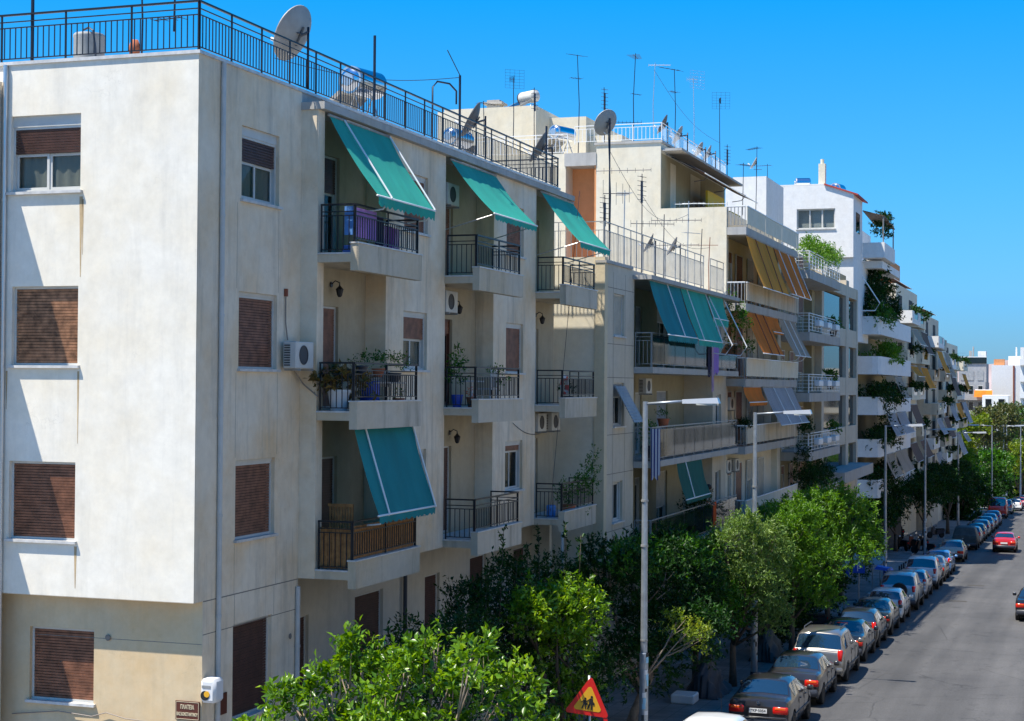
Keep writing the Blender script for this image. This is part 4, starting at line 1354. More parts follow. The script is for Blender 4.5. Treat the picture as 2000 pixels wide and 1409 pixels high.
def yagi(x, y, z0, h, label, kind=0, az=0.6, mat='post_metal', r=.018, extra=()):
    """mast with a boom and cross rods; kind 1 adds a mesh reflector, kind 2 a second long boom"""
    t = thing('antenna', (x, y, z0), label, 'antenna', 'television antennas on the roofs')
    MB().tube([(x, y, z0), (x + .01 * h * math.sin(x * 9), y, z0 + h * .5), (x + .015 * h * math.sin(x * 7), y, z0 + h)], [r * 1.15, r, r * .85], 6).build('mast', mat, t)
    def boom(zc, L, a, n, rod, vert=False, tilt=0.0):
        m = MB()
        dx, dy = math.cos(a), math.sin(a)
        p0 = Vector((x - dx * L * .25, y - dy * L * .25, zc)); p1 = Vector((x + dx * L * .75, y + dy * L * .75, zc + tilt))
        m.tube([p0, p1], .012, 5)
        b = MB()
        for k in range(n):
            p = p0 + (p1 - p0) * (k / max(1, n - 1)); s = rod * (1 - .45 * k / n)
            d = Vector((0, 0, s)) if vert else Vector((-dy * s, dx * s, 0))
            b.tube([p - d, p + d], .006, 4)
        m.build('boom', mat, t)
        tag(b.build('rods', mat, t), kind='stuff')
    top = z0 + h - .1
    if kind == 0: boom(top, .9, az, 7, .28)
    if kind == 1:
        boom(top, .7, az, 8, .16, True, .12)
        g = MB()
        dx, dy = math.cos(az), math.sin(az)
        for k in range(7):
            zz = top - .4 + k * .13
            g.tube([(x - dx * .2 - dy * .42, y - dy * .2 + dx * .42, zz), (x - dx * .2 + dy * .42, y - dy * .2 - dx * .42, zz)], .004, 4)
        for k in range(5):
            s = -.42 + k * .21
            g.tube([(x - dx * .2 - dy * s, y - dy * .2 + dx * s, top - .4), (x - dx * .2 - dy * s, y - dy * .2 + dx * s, top + .4)], .004, 4)
        tag(g.build('reflector', mat, t), kind='stuff')
    if kind == 2:
        boom(top, 1.0, az, 5, .3, tilt=.25)
        boom(top - .9, .5, az + 1.5, 4, .2)
    if kind == 3:
        b = MB()
        for k in range(6):
            zz = top - k * .16
            b.tube([(x - .16, y, zz + .03), (x + .16, y, zz - .03)], .009, 4)
            b.tube([(x, y - .16, zz), (x, y + .16, zz)], .009, 4)
        b.box((x - .035, y - .035, top - .9), (x + .035, y + .035, top - .15))
        b.build('array', mat, t)
    for (zc, L, a, n, rod, vert) in extra: boom(zc, L, a, n, rod, vert)
    return t


def heater(x, y, z, label, axis, r=.28, L=1.1, panel=1, scale=1.0, dark=False):
    """roof water heater: steel tank on a stand with a tilted collector"""
    t = thing('water_heater', (x, y, z), label, 'water heater')
    a = Vector((axis[0], axis[1], 0)).normalized()
    side = Vector((a.y, -a.x, 0))
    if side.x > 0: side = -side
    zc = z + 1.15 * scale
    c = Vector((x, y, zc))
    m = MB(); q = a.to_track_quat('Z', 'Y').to_matrix()
    m.lathe(c, [(r * .35, -L / 2 - .07), (r * .8, -L / 2 - .03), (r, -L / 2 + .03), (r, L / 2 - .03), (r * .8, L / 2 + .03), (r * .35, L / 2 + .07)], 28, M=q)
    m.build('tank', 'ac_white' if dark else 'steel', t, smooth='auto')
    e = MB(); e.lathe(c, [(r * 1.015, -L / 2 - .01), (r * 1.015, -L / 2 + .07)], 28, M=q); e.lathe(c, [(r * .5, -L / 2 - .10), (r * .5, -L / 2 - .03)], 20, M=q)
    e.build('tank_cap', 'plastic_dark' if dark else 'aluminium', t, smooth='auto')
    f = MB()
    for s in (-1, 1):
        b = c + a * s * L * .32
        f.tube([(b.x, b.y, zc - r * .9), (b.x + side.x * .35, b.y + side.y * .35, z)], .018, 5)
        f.tube([(b.x, b.y, zc - r * .9), (b.x - side.x * .3, b.y - side.y * .3, z)], .018, 5)
        f.tube([(b.x + side.x * .2, b.y + side.y * .2, z + .4), (b.x - side.x * .2, b.y - side.y * .2, z + .4)], .012, 5)
    f.build('stand', 'aluminium', t)
    if panel:
        s = side
        p0 = c + s * .3 + Vector((0, 0, -.25)); p1 = c + s * 1.5 * scale; p1.z = z + .12
        w = a * L * .5
        u = (p1 - p0).normalized(); nn = u.cross(a).normalized() * .05
        if nn.z < 0: nn = -nn
        g = MB().hexa([p0 - w - nn, p0 + w - nn, p1 + w - nn, p1 - w - nn, p0 - w + nn, p0 + w + nn, p1 + w + nn, p1 - w + nn])
        cc = g.build('collector', 'panel_back', t)
        g = MB(); o_ = nn * 1.06; k = .92
        g.hexa([p0 - w * k + nn, p0 + w * k + nn, p1 + w * k + nn, p1 - w * k + nn, p0 - w * k + o_, p0 + w * k + o_, p1 + w * k + o_, p1 - w * k + o_])
        g.build('collector_glass', 'solar_black', cc)
    return t


dish(-14.95, 29.95, 7.02, .57, (-1, .08), 'largest pale dish, on the roof rail above the first green awning', 5.88, tilt=.45, mast=(-14.62, 30.0, 0))
dish(-15.35, 41.3, 7.05, .50, (-1, -.28), 'dark grey dish standing edge-on over the middle green awning', 5.72, 'dish_dark', mast=(-15.0, 41.5, 0))
dish(-15.1, 46.3, 7.0, .48, (-1, -.25), 'dark dish edge-on near the far end of the corner roof', 5.72, 'dish_dark', mast=(-14.75, 46.6, 0))
dish(-13.9, 49.3, 8.12, .42, (-1, .6), 'round grey dish on a tall black mast above the sunlit cream wall', 3.8, mast=(-13.72, 49.2, 0))
dish(-15.2, 59.8, 5.3, .40, (-1, -.3), 'left of two small dark dishes low on the beige roof', 3.75, 'dish_dark', mast=(-14.95, 60.0, 0))
dish(-15.2, 63.6, 5.5, .40, (-1, -.4), 'right of two small dark dishes low on the beige roof', 3.75, 'dish_dark', mast=(-14.9, 63.8, 0))
dish(-16.6, 67.6, 10.95, .44, (-1, -.2), 'dark dish at the corner of the white railing', 10.1, 'dish_dark', mast=(-16.4, 67.8, 0))
dish(-16.5, 70.0, 10.85, .42, (-1, -.1), 'pale dish just right of the dark one at the railing corner', 10.1, mast=(-16.1, 70.2, 0))
dish(-16.5, 74.2, 10.8, .36, (-1, 0), 'left dish of a close pair on the white roof railing', 10.1, mast=(-16.2, 74.3, 0))
dish(-16.5, 75.9, 10.85, .42, (-1, -.2), 'right dish of a close pair on the white roof railing', 10.1, mast=(-16.1, 76.0, 0))
dish(-18.6, 98.6, 13.4, .40, (-1, -.3), 'small pale dish on the plain white rooftop block', 12.5, mast=(-18.4, 98.6, 0))

heater(-15.5, 34.7, 5.72, 'big silver water heater behind the roof rail with its pale panel', (.25, 1), .31, 1.0, 1, 1.0)
heater(-16.3, 42.9, 5.72, 'smaller steel water heater behind the dark edge-on dish', (.2, 1), .24, .9, 1, .95)
heater(-23.6, 71, 12.3, 'water heater with a black cap on top of the cream rooftop block', (.8, -.5), .27, 1.0, 1, .6, dark=True)
heater(-20.9, 67.5, 9.75, 'shiny steel water heater behind the white terrace railing', (.35, 1), .29, 1.2, 1, .85)
heater(-17.2, 108.5, 12.9, 'round steel tank on the white rooftop left of the tall chimney', (1, .2), .33, .9, 0, .35)
heater(-15.1, 109.5, 12.2, 'round steel tank on the white rooftop right of the tall chimney', (.3, 1), .42, .9, 0, .6)

yagi(-17.2, 28, 5.7, 2.6, 'thin mast behind the roof rail above the sunlit wall', 1, 2.0)
yagi(-15.9, 27.0, 6.5, 1.6, 'short dark mast cut by the top edge of the picture', 0, .4, extra=((6.75, .6, 3.0, 4, .2, False),))
yagi(-16.9, 37.6, 5.7, 1.65, 'small thin antenna right of the big silver water heater', 0, 2.6)
yagi(-15.3, 47.0, 5.7, 1.2, 'small bushy antenna at the far end of the corner roof', 2, 5.4)
yagi(-22.9, 66.8, 9.7, 3.4, 'antenna with a mesh plate in front of the cream rooftop block', 1, 2.2)
yagi(-21.9, 66.7, 9.7, 2.9, 'antenna with a square mesh, second over the cream rooftop block', 3, .5)
yagi(-20.0, 66.8, 9.7, 4.2, 'tall antenna with a sharply tilted boom beside the steel tank', 2, 2.4)
yagi(-17.7, 67.2, 10.1, 3.8, 'tallest dark antenna above the white railing, left of three', 0, 1.6, extra=((12.2, .5, 1.0, 3, .12, False), (11.0, 1.3, 3.6, 9, .1, True)))
yagi(-16.9, 67.4, 10.1, 3.4, 'slim antenna with a pale flat head above the white railing', 0, .3, 'aluminium')
yagi(-16.5, 69.5, 10.1, 3.5, 'antenna with a long boom pointing left over the dishes', 2, 2.9)
yagi(-16.4, 72.8, 10.1, 3.7, 'antenna with a bright ribbed head over the dish pair', 1, 2.5, 'aluminium')
yagi(-16.3, 78.0, 10.1, 3.6, 'antenna with a square mesh plate right of the dish pair', 1, 1.9)
yagi(-15.9, 85.0, 8.5, 3.9, 'thin lone antenna beyond the white railing', 0, 2.4, extra=((11.2, .4, .2, 3, .12, False),))
yagi(-16.2, 79.2, 10.1, 1.6, 'short antenna at the end of the white railing', 3, 1.0)
yagi(-18.0, 100.0, 12.5, 1.0, 'low antenna with a flat head on the plain white rooftop', 0, 3.0)
yagi(-14.35, 50.9, 3.72, 2.35, 'dark stacked antenna just above the thin pale railing', 3, .2)
yagi(-14.3, 53.1, 3.72, 2.75, 'antenna with a bulb-shaped head on the beige roof', 0, 2.0, 'galvanised')
yagi(-14.3, 54.7, 3.72, 1.9, 'plain bare mast on the beige roof', 9, 0, 'rail_grey')
yagi(-14.35, 55.6, 3.72, 3.6, 'dark stacked antenna, tallest on the beige roof', 3, .6, extra=((5.6, 1.5, .4, 8, .12, True),))
yagi(-14.3, 58.6, 3.72, 2.5, 'antenna with long side boom in front of the cream corner', 9, 0, 'post_metal', extra=((6.0, 1.8, .2, 9, .11, True), (5.1, 1.7, .1, 7, .1, True)))
yagi(-14.3, 62.5, 3.72, 3.4, 'comb-like antenna under the terrace corner', 0, .1, 'galvanised', extra=((7.0, 2.0, .15, 12, .12, True), (5.9, .8, .9, 4, .15, False)))
yagi(-14.2, 64.4, 3.72, 2.5, 'leaning mast right of the two small dark dishes', 9, 0)
yagi(-14.2, 65.9, 3.72, 2.3, 'crooked rusty mast at the end of the beige roof', 9, 0, 'rust', extra=((5.7, 1.4, 3.4, 5, .1, False),))
yagi(-13.7, 49.15, 3.8, 4.1, 'tall black mast with vertical rods before the sunlit wall', 9, 0, extra=((6.6, 1.7, .1, 8, .1, True), (5.9, .8, .3, 5, .42, True)))
yagi(-23.5, 321, 4.0, 3.6, 'distant antenna with a long arm over the far end', 0, .4, r=.06, extra=((6.6, 4.0, .2, 3, .3, False),))
yagi(-16.0, 152, 8.5, 2.4, 'distant roof antenna beside the orange-tinted room', 1, 2.4, r=.03)

hk = MB().tube([(-16.0, 40.2, 5.7), (-16.0, 40.2, 7.75), (-15.95, 40.4, 7.93), (-15.8, 40.9, 7.95), (-15.72, 41.2, 7.8), (-15.72, 41.2, 7.45)], .025, 8)
tag(hk.build('roof_pipe', 'post_metal', smooth=True), 'black curved vent pipe bent over like a cane', 'pipe')
tk = thing('water_tank', (-18.5, 28.2, 5.7), 'grey round water tank behind the roof rail', 'water tank')
MB().lathe((-18.5, 28.2, 5.7), [(.30, 0), (.30, 1.06), (.31, 1.09), (.31, 1.12), (.29, 1.15)], 24).build('barrel', 'tank_grey', tk, smooth='auto')
MB().tube([(-18.5, 28.0, 6.9), (-18.35, 27.95, 6.93), (-18.22, 27.9, 6.85), (-18.15, 27.88, 6.5), (-18.13, 27.88, 5.75)], .02, 6).build('hose', 'plastic_dark', tk)
v = MB().lathe((-17.35, 28, 6.35), [(.10, 0), (.11, .15), (.07, .28)], 12); tag(v.build('vent_cap', 'terracotta', smooth=True), 'small orange and white vent cap on the corner roof', 'vent')


# ------------------------------------------------------------------ things fixed to or standing on the facades
def ac_unit(x, y, z, label, facing='x', pipe_to=None, w=.78, h=.52, d=.28):
    t = thing('ac_unit', (x, y, z), label, 'air conditioner')
    b = MB().bevbox((x, y, z), (x + d, y + w, z + h), .015); b.build('casing', 'ac_white', t)
    g = MB()
    for k in range(9): g.box((x + .03, y - .012, z + .05 + k * .048), (x + d * .55, y - .002, z + .073 + k * .048))
    g.build('grille', 'ac_dark', t)
    f = MB().lathe((x + d + .002, y + w * .42, z + h * .5), [(.19, 0), (.19, .012), (.17, .012), (.17, .002)], 20, 'x')
    f.build('fan_ring', 'ac_dark', t)
    p = MB()
    for q in (.1, w - .12): p.box((x - .02, y + q, z - .045), (x + d + .04, y + q + .03, z - .005))
    p.build('bracket', 'rail_grey', t)
    if pipe_to: MB().tube(pipe_to, .014, 6).build('pipe', 'copper_pipe', t)
    return t


a1 = ac_unit(X0 + .08, 29.0, .30, 'white air conditioner on the wall beside the second balcony', pipe_to=[(X0 + .05, 29.25, .85), (X0 + .03, 29.2, 1.2), (X0 + .03, 29.2, 1.75)])
MB().tube([(X0 + .06, 29.5, .28), (X0 + .1, 29.85, 0.0), (X1 + .05, 29.88, -.25)], .014, 6).build('hose', 'copper_pipe', a1)
MB().box((X0 + .005, 29.17, 1.7), (X0 + .06, 29.24, 1.85)).build('cover_cap', 'rust', a1)
ac_unit(X0 + .0, 37.25, 4.35, 'air conditioner high in the shade of the middle green awning')
ac_unit(X0 + .0, 37.2, 1.75, 'air conditioner above the door of the middle balcony')
ac_unit(X0 + .0, 44.4, -1.3, 'left air conditioner of a pair under the farthest balcony')
ac_unit(X0 + .0, 45.7, -1.3, 'right air conditioner of a pair under the farthest balcony')
ac_unit(-14.7, 52.1, -.3, 'air conditioner at the left end under the laundry balcony', w=.7)
ac_unit(-14.4, 55.5, -.25, 'dark-grilled air conditioner under the laundry balcony')
ac_unit(-14.7, 52.3, -3.2, 'small air conditioner above the lowest long balcony', w=.7)
ac_unit(-13.85, 67.2, -.95, 'air conditioner beside the small rolled orange awning', w=.9)
ac_unit(-13.85, 66.7, -3.5, 'left air conditioner over the lowest balcony of the tall block', w=.8)
ac_unit(-13.85, 68.4, -3.5, 'right air conditioner over the lowest balcony of the tall block', w=.8)


def lantern(x, y, z, label):
    t = thing('wall_lantern', (x, y, z), label, 'lantern', 'black iron lanterns beside the balcony doors')
    MB().lathe((x, y, z + .02), [(.06, 0), (.06, .02)], 10, 'x').build('wall_plate', 'black_metal', t)
    MB().tube([(x, y, z + .02), (x + .1, y, z + .1), (x + .2, y, z + .06), (x + .2, y, z)], .012, 6).build('arm', 'black_metal', t)
    MB().lathe((x + .2, y, z - .24), [(.03, 0), (.055, .03), (.085, .15), (.09, .16), (.03, .22), (.012, .25)], 8).build('lamp_shade', 'black_metal', t)
lantern(-14.8, 31.55, 2.05, 'black iron lantern above the door of the potted balcony')
lantern(-14.8, 38.6, 2.0, 'black iron lantern above the middle balcony with the white chair')
lantern(-14.8, 45.3, 2.0, 'black iron lantern above the farthest middle-row balcony')
lantern(-14.8, 38.5, -1.2, 'black iron lantern above the lowest middle balcony')


def leaves(name, mat, clumps, n, size, parent, seed=1, up=.35, per=9, twig=.28, elong=2.3, rmin=.45, shoots=None, cull=None):
    """a crown or plant as leaf-sized faces gathered on short twigs"""
    g = np.random.default_rng(seed)
    C_ = np.array([c[:3] for c in clumps], float); R = np.array([c[3:6] for c in clumps], float)
    w = np.array([c[6] if len(c) > 6 else c[3] * c[4] + c[4] * c[5] for c in clumps], float); w /= w.sum()
    m = max(1, n // per)
    idx = g.choice(len(clumps), m, p=w)
    d = g.normal(size=(m, 3)); d /= np.linalg.norm(d, axis=1)[:, None]
    low = d[:, 2] < -.55
    d[low, 2] *= -1
    rf = rmin + (1.08 - rmin) * g.random(m) ** .55
    tp = C_[idx] + d * R[idx] * rf[:, None]
    td = d + g.normal(size=(m, 3)) * .55; td[:, 2] += up; td /= np.linalg.norm(td, axis=1)[:, None]
    if shoots:
        sp, sd = [], []
        for (x, y, z, L, dx, dy, k) in shoots:
            for q in range(k):
                f = q / k
                sp.append((x + dx * f * L, y + dy * f * L, z + L * f)); sd.append((dx * .5 + g.normal() * .5, dy * .5 + g.normal() * .5, 1.0))
        sd = np.array(sd); sd /= np.linalg.norm(sd, axis=1)[:, None]
        tp = np.vstack([tp, np.array(sp)]); td = np.vstack([td, sd]); m = len(tp)
    L = twig * (.6 + .8 * g.random(m))
    if shoots: L[-len(sp):] = .14
    t = np.tile(np.arange(per) / per, m)
    base = np.repeat(tp, per, 0) + np.repeat(td * L[:, None], per, 0) * t[:, None]
    K = m * per
    ld = np.repeat(td, per, 0) * .55 + g.normal(size=(K, 3)) * .62; ld /= np.linalg.norm(ld, axis=1)[:, None]
    rd = g.normal(size=(K, 3)) * .75; rd[:, 2] += 1.0
    sd_ = np.cross(ld, rd); sd_ /= np.linalg.norm(sd_, axis=1)[:, None] + 1e-9
    nn = np.cross(sd_, ld)
    s = size * (.5 + .85 * g.random(K))[:, None]
    a = base; tip = base + ld * s + nn * s * -.10
    mid = base + ld * s * .48 + nn * s * .08
    l_ = mid + sd_ * s / elong * .5; r_ = mid - sd_ * s / elong * .5
    if cull is not None:
        keep = cull(base)
        a, l_, tip, r_ = a[keep], l_[keep], tip[keep], r_[keep]; K = len(a)
    org = np.array(root_loc(parent)) if parent is not None else np.zeros(3)
    V = np.stack([a, l_, tip, r_], 1).reshape(-1, 3) - org
    me = bpy.data.meshes.new(name)
    me.vertices.add(K * 4); me.vertices.foreach_set('co', V.astype(np.float32).ravel())
    me.loops.add(K * 6)
    b4 = np.arange(K)[:, None] * 4
    li = (b4 + np.array([[0, 1, 2, 0, 2, 3]])).astype(np.int32)
    me.loops.foreach_set('vertex_index', li.ravel())
    me.polygons.add(K * 2)
    me.polygons.foreach_set('loop_start', (np.arange(K * 2) * 3).astype(np.int32))
    me.update(calc_edges=True)
    me.materials.append(MATS[mat])
    o = bpy.data.objects.new(name, me); COL.objects.link(o)
    if parent is not None: o.parent = parent
    return o


def pot_plant(x, y, z, label, r=.13, h=.22, fr=.22, fh=.3, n=160, mat='leaf_mid', pot='terracotta', seed=1, size=.07, cat='potted plant', droop=None):
    t = thing('potted_plant', (x, y, z), label, cat)
    if pot: MB().lathe((x, y, z), [(r * .7, 0), (r, h * .85), (r * 1.1, h * .86), (r * 1.1, h)], 14).build('pot', pot, t, smooth='auto')
    cl = [(x, y, z + h + fh * .5, fr, fr, fh * .6)]
    if droop: cl += droop
    leaves('foliage', mat, cl, n, size, t, seed, up=.8, per=5, twig=.14, rmin=.1)
    return t


# laundry on the first balcony
def cloth(label, x0, y0, x1, y1, zt, zb, mat, amp=.02, waves=5, name='laundry', cat='laundry', uneven=.0):
    def f(i, j):
        k = math.sin(j * waves * 6.3) * amp * (.3 + .7 * i)
        return (x0 + (x1 - x0) * j + k, y0 + (y1 - y0) * j + k * .4, zt + (zb - zt) * i * (1 - uneven * math.sin(j * 5) ** 2))
    o = MB().grid(f, 8, 36).build(name, mat, smooth=True)
    return tag(o, label, cat)
cloth('pale blue towel hung round the corner of the top balcony rail', -13.8, 30.02, -13.58, 30.02, 3.52, 2.95, 'towel_blue', .01, 2)
cloth('lilac towel on the front rail of the top balcony', -13.58, 30.05, -13.58, 31.1, 3.50, 2.92, 'towel_lilac', .015, 3)
cloth('dark garment drying between the lilac and purple towels', -13.62, 31.15, -13.62, 31.55, 3.42, 2.72, 'cloth_navy', .03, 3, uneven=.2)
cloth('purple patterned cloth on the drying rack of the top balcony', -13.75, 31.4, -13.75, 32.7, 3.3, 2.75, 'cloth_purple', .03, 9, uneven=.25)
dr = thing('drying_rack', (-13.8, 31.9, 2.6), 'folding drying rack with laundry on the top balcony', 'drying rack')
for x in (-13.95, -13.75): MB().tube([(x, 31.2, 3.33), (x, 32.9, 3.33)], .012, 6).build('rod', 'white_paint', dr)
for y in (31.3, 32.8): MB().tube([(-13.9, y, 2.6), (-13.75, y, 3.33)], .012, 6).build('leg', 'white_paint', dr)
tag(MB().bevbox((-14.0, 30.35, 2.62), (-13.7, 30.95, 2.78), .02).build('basket', 'cloth_blue'), 'blue laundry basket behind the top balcony rail', 'basket')

# potted things on the second balcony
pot_plant(-14.0, 30.25, FL[1], 'yellowing palm in a white tub at the balcony corner', .22, .42, .5, .35, 520, 'leaf_dry', 'plastic_white', 11, .16, droop=[(-13.75, 30.7, -.2, .3, .3, .3), (-14.2, 30.1, -.15, .25, .2, .3)])
pot_plant(-13.85, 31.0, .18, 'plant in a dark blue pot hung on the second balcony rail', .13, .2, .14, .18, 120, 'leaf_mid', 'plastic_dark', 12)
pot_plant(-13.8, 31.75, .15, 'leafy plant in a green and orange pot on the second balcony', .13, .18, .17, .25, 150, 'leaf_mid', 'terracotta', 13)
pot_plant(-13.8, 32.6, .05, 'bushy trailing plant near the right end of the second balcony', .14, .2, .3, .34, 330, 'leaf_mid', 'plastic_dark', 14, .06)
pot_plant(-13.8, 32.85, FL[1], 'small terracotta pot on the floor of the second balcony', .12, .24, .1, .1, 40, 'leaf_mid', 'terracotta', 15)
tag(MB().lathe((-13.9, 31.55, FL[1]), [(.16, 0), (.2, .02), (.21, .55), (.22, .57), (.20, .6)], 20).build('barrel', 'plastic_blue', smooth='auto'), 'bright blue plastic barrel on the second balcony', 'barrel')
sh = thing('shelf', (-14.1, 32.0, FL[1]), 'grey slatted shelf carrying the plant pots', 'shelf')
for k in range(12): MB().box((-14.0, 31.5 + k * .11, .0 - .05), (-13.98, 31.58 + k * .11, .30)).build('slat', 'rail_grey', sh)
MB().box((-14.0, 31.4, .02), (-13.68, 33.0, .05)).build('board', 'slab_concrete', sh)
for y in (31.45, 32.95): MB().box((-13.98, y, FL[1]), (-13.95, y + .03, .02)).build('leg', 'rail_grey', sh)

# middle balcony: white chair, plants
cr = thing('garden_chair', (-13.9, 38.7, FL[1]), 'white plastic chair on the middle balcony among climbing plants', 'chair')
MB().box((-14.1, 38.4, FL[1] + .42), (-13.7, 38.9, FL[1] + .46)).build('seat', 'plastic_white', cr)
for k in range(5): MB().box((-13.72, 38.42 + k * .1, FL[1] + .47), (-13.69, 38.47 + k * .1, FL[1] + .88)).build('backrest_slat', 'plastic_white', cr)
MB().box((-13.725, 38.4, FL[1] + .85), (-13.685, 38.9, FL[1] + .91)).build('backrest_rail', 'plastic_white', cr)
for x in (-14.08, -13.72):
    for y in (38.42, 38.86): MB().box((x - .02, y - .02, FL[1]), (x + .02, y + .02, FL[1] + .42)).build('leg', 'plastic_white', cr)
pot_plant(-14.1, 37.15, FL[1], 'tall green plant by the open door of the middle balcony', .14, .3, .2, 1.0, 420, 'leaf_mid', 'plastic_blue', 21, .09)
pot_plant(-13.75, 38.6, .12, 'climbing plant spreading along the middle balcony rail', .1, .1, .2, .16, 200, 'leaf_mid', None, 22, .07, droop=[(-13.6, 38.2, .3, .1, .6, .12), (-13.55, 38.9, .0, .08, .25, .35), (-13.6, 39.1, .25, .1, .3, .15)])
pot_plant(-13.9, 37.6, FL[1], 'red-flowered pot behind the middle balcony rail', .12, .24, .12, .14, 60, 'cloth_orange', 'terracotta', 23, .05)
tb = thing('garden_table', (-14.0, 37.9, FL[1]), 'small round table on the middle balcony', 'table')
MB().lathe((-14.0, 37.9, FL[1] + .6), [(.28, 0), (.3, .02), (.28, .035)], 18).build('top', 'plastic_white', tb); MB().tube([(-14.0, 37.9, FL[1]), (-14.0, 37.9, FL[1] + .6)], .03, 8).build('leg', 'plastic_white', tb)
tb2 = thing('life_ring', (-13.8, 44.6, .0), 'red and white ring-shaped ornament on the farthest middle-row balcony', 'ornament')
for k in range(8):
    a0, a1_ = k * math.pi / 4, (k + 1) * math.pi / 4
    MB().tube([(-13.75, 44.75 + .24 * math.cos(a0 + (a1_ - a0) * q / 4), .02 + .24 * math.sin(a0 + (a1_ - a0) * q / 4)) for q in range(5)], .055, 8).build('segment', 'sign_red' if k % 2 else 'plastic_white', tb2)
pot_plant(-13.8, 45.3, FL[1], 'dark leafy pot plant beside the ring-shaped ornament', .14, .24, .25, .3, 220, 'leaf_dark', 'plastic_dark', 24)
pot_plant(-13.75, 45.2, FL[2], 'bushy vine trailing over the lowest far balcony', .2, .3, .4, .6, 1500, 'leaf_mid', 'terracotta', 25, .08,
          droop=[(-13.5, 45.8, -3.0, .3, .8, .45), (-13.45, 46.3, -2.6, .25, .5, .5), (-13.4, 46.4, -2.0, .12, .15, .3), (-13.42, 46.0, -3.7, .08, .12, .35), (-13.7, 44.5, -3.2, .3, .4, .35)])
tag(MB().lathe((-14.0, 44.35, FL[2]), [(.12, 0), (.14, .3), (.1, .33)], 14).build('bucket', 'towel_blue', smooth='auto'), 'light blue bucket on the lowest far balcony', 'bucket')
ch = thing('cane_chair', (-14.2, 30.6, FL[2]), 'cane chair back showing above the wooden screening', 'chair')
for k in range(9): MB().box((-14.3 + k * .06, 30.5, FL[2] + .6), (-14.26 + k * .06, 30.53, FL[2] + 1.22)).build('backrest_slat', 'cane', ch)
MB().box((-14.33, 30.49, FL[2] + 1.2), (-13.78, 30.54, FL[2] + 1.26)).build('backrest_rail', 'cane', ch)
MB().box((-14.33, 30.5, FL[2] + .45), (-13.78, 31.0, FL[2] + .5)).build('seat', 'cane', ch)
for x in (-14.32, -13.82):
    for y in (30.52, 30.95): MB().box((x, y, FL[2]), (x + .04, y + .04, FL[2] + .45)).build('leg', 'cane', ch)

# laundry and people's things on block B
cloth('black garment hanging outside the balcony glass', -12.98, 60.1, -12.98, 60.6, 1.65, .35, 'cloth_navy', .03, 3, uneven=.15)
cloth('long pink garment hanging outside the balcony glass', -12.95, 60.65, -12.95, 61.0, 1.6, -.2, 'cloth_pink', .03, 3, uneven=.2)
cloth('lilac-blue shirt hanging outside the balcony glass', -12.95, 61.0, -12.95, 61.9, 1.6, .45, 'towel_lilac', .04, 4, uneven=.15)
cloth('blue and white striped towel hanging at the second balcony corner', -12.96, 51.6, -12.7, 51.75, -1.35, -3.0, 'cloth_striped', .03, 2, uneven=.1)
cloth('orange cloth hung by the woman over the lowest long balcony', -12.98, 61.2, -12.98, 61.75, -4.3, -5.25, 'cloth_orange', .02, 3, uneven=.1)
pot_plant(-13.3, 54.6, .62 - 1.8 - .2, 'small terracotta pot plant high on the middle long balcony', .2, .3, .2, .25, 120, 'leaf_mid', 'terracotta', 31)
pot_plant(-13.3, 52.4, -2.42, 'green plant at the near corner of the middle long balcony', .18, .5, .3, .7, 350, 'leaf_mid', 'plastic_dark', 32, .09)
pot_plant(-13.25, 65.6, .62, 'climbing plant reaching past the white awning poles', .2, .3, .3, 2.6, 900, 'leaf_mid', 'plastic_dark', 33, .12, droop=[(-12.9, 66.2, 2.6, .3, .5, .7), (-12.8, 66.5, 1.6, .3, .5, .4)])
pot_plant(-13.3, 58.9, -5.4, 'dark bushy plant behind the bottom balcony under the green awning', .2, .4, .45, 1.1, 1400, 'leaf_dark', 'plastic_dark', 34, .1, droop=[(-13.2, 60.0, -4.3, .4, .7, .6)])
pot_plant(-13.0, 66.9, -1.9, 'dark plant at the corner of the tall block, fourth balcony', .2, .1, .35, .4, 500, 'leaf_dark', None, 35, .1)
pot_plant(-12.6, 79.2, -2.6, 'tall ivy column between the cream block and the barred balconies', .2, .1, .45, 1.0, 1400, 'leaf_dark', None, 36, .12, droop=[(-12.5, 79.4, -3.6, .45, .5, 1.0), (-12.4, 79.6, -2.0, .35, .4, .5)])
hz = thing('balcony_hedge', (-12.5, 85, 6.2), 'sunlit green climbing plants along the top barred balcony', 'plants')
leaves('foliage', 'leaf_bright', [(-12.6, 81 + k * 1.05, 6.65 + .25 * math.sin(k * 1.7) + k * .015, .45, .75, .42) for k in range(9)], 5200, .13, hz, 41, up=.5, rmin=.2)
hz = thing('balcony_plants', (-13, 84, -4.6), 'dark leafy mass filling the lowest barred balcony', 'plants')
leaves('foliage', 'leaf_dark', [(-12.5, 80.3 + k * 1.2, -4.6 + .3 * math.sin(k * 2.1), .6, .9, .8 - .05 * k) for k in range(6)], 4200, .14, hz, 42, up=.3, rmin=.2)
for k, (y, z, lab) in enumerate(((88.5, 3.3, 'spiky plant at the far end of the second barred balcony'), (87.5, .5, 'hanging spider-like plant in the glazed bay'), (88.8, -2.2, 'small green plant at the far end of the fourth barred balcony'))):
    pot_plant(-12.4, y, z - .6, lab, .2, .3, .4, .6, 320, 'leaf_mid', 'plastic_dark', 43 + k, .16)
EH = [(4.3, 'leaf_mid', 'green shrub spilling over the top white balcony', 3), (1.9, 'leaf_bright', 'bright green shrub on the second white balcony', 4), (-.95, 'leaf_dark', 'broad dark hedge overflowing the third white balcony', 8), (-3.9, 'leaf_dark', 'dark hedge hanging from the fourth white balcony', 5), (-6.4, 'leaf_dark', 'dark plants on the lowest white balcony', 4)]
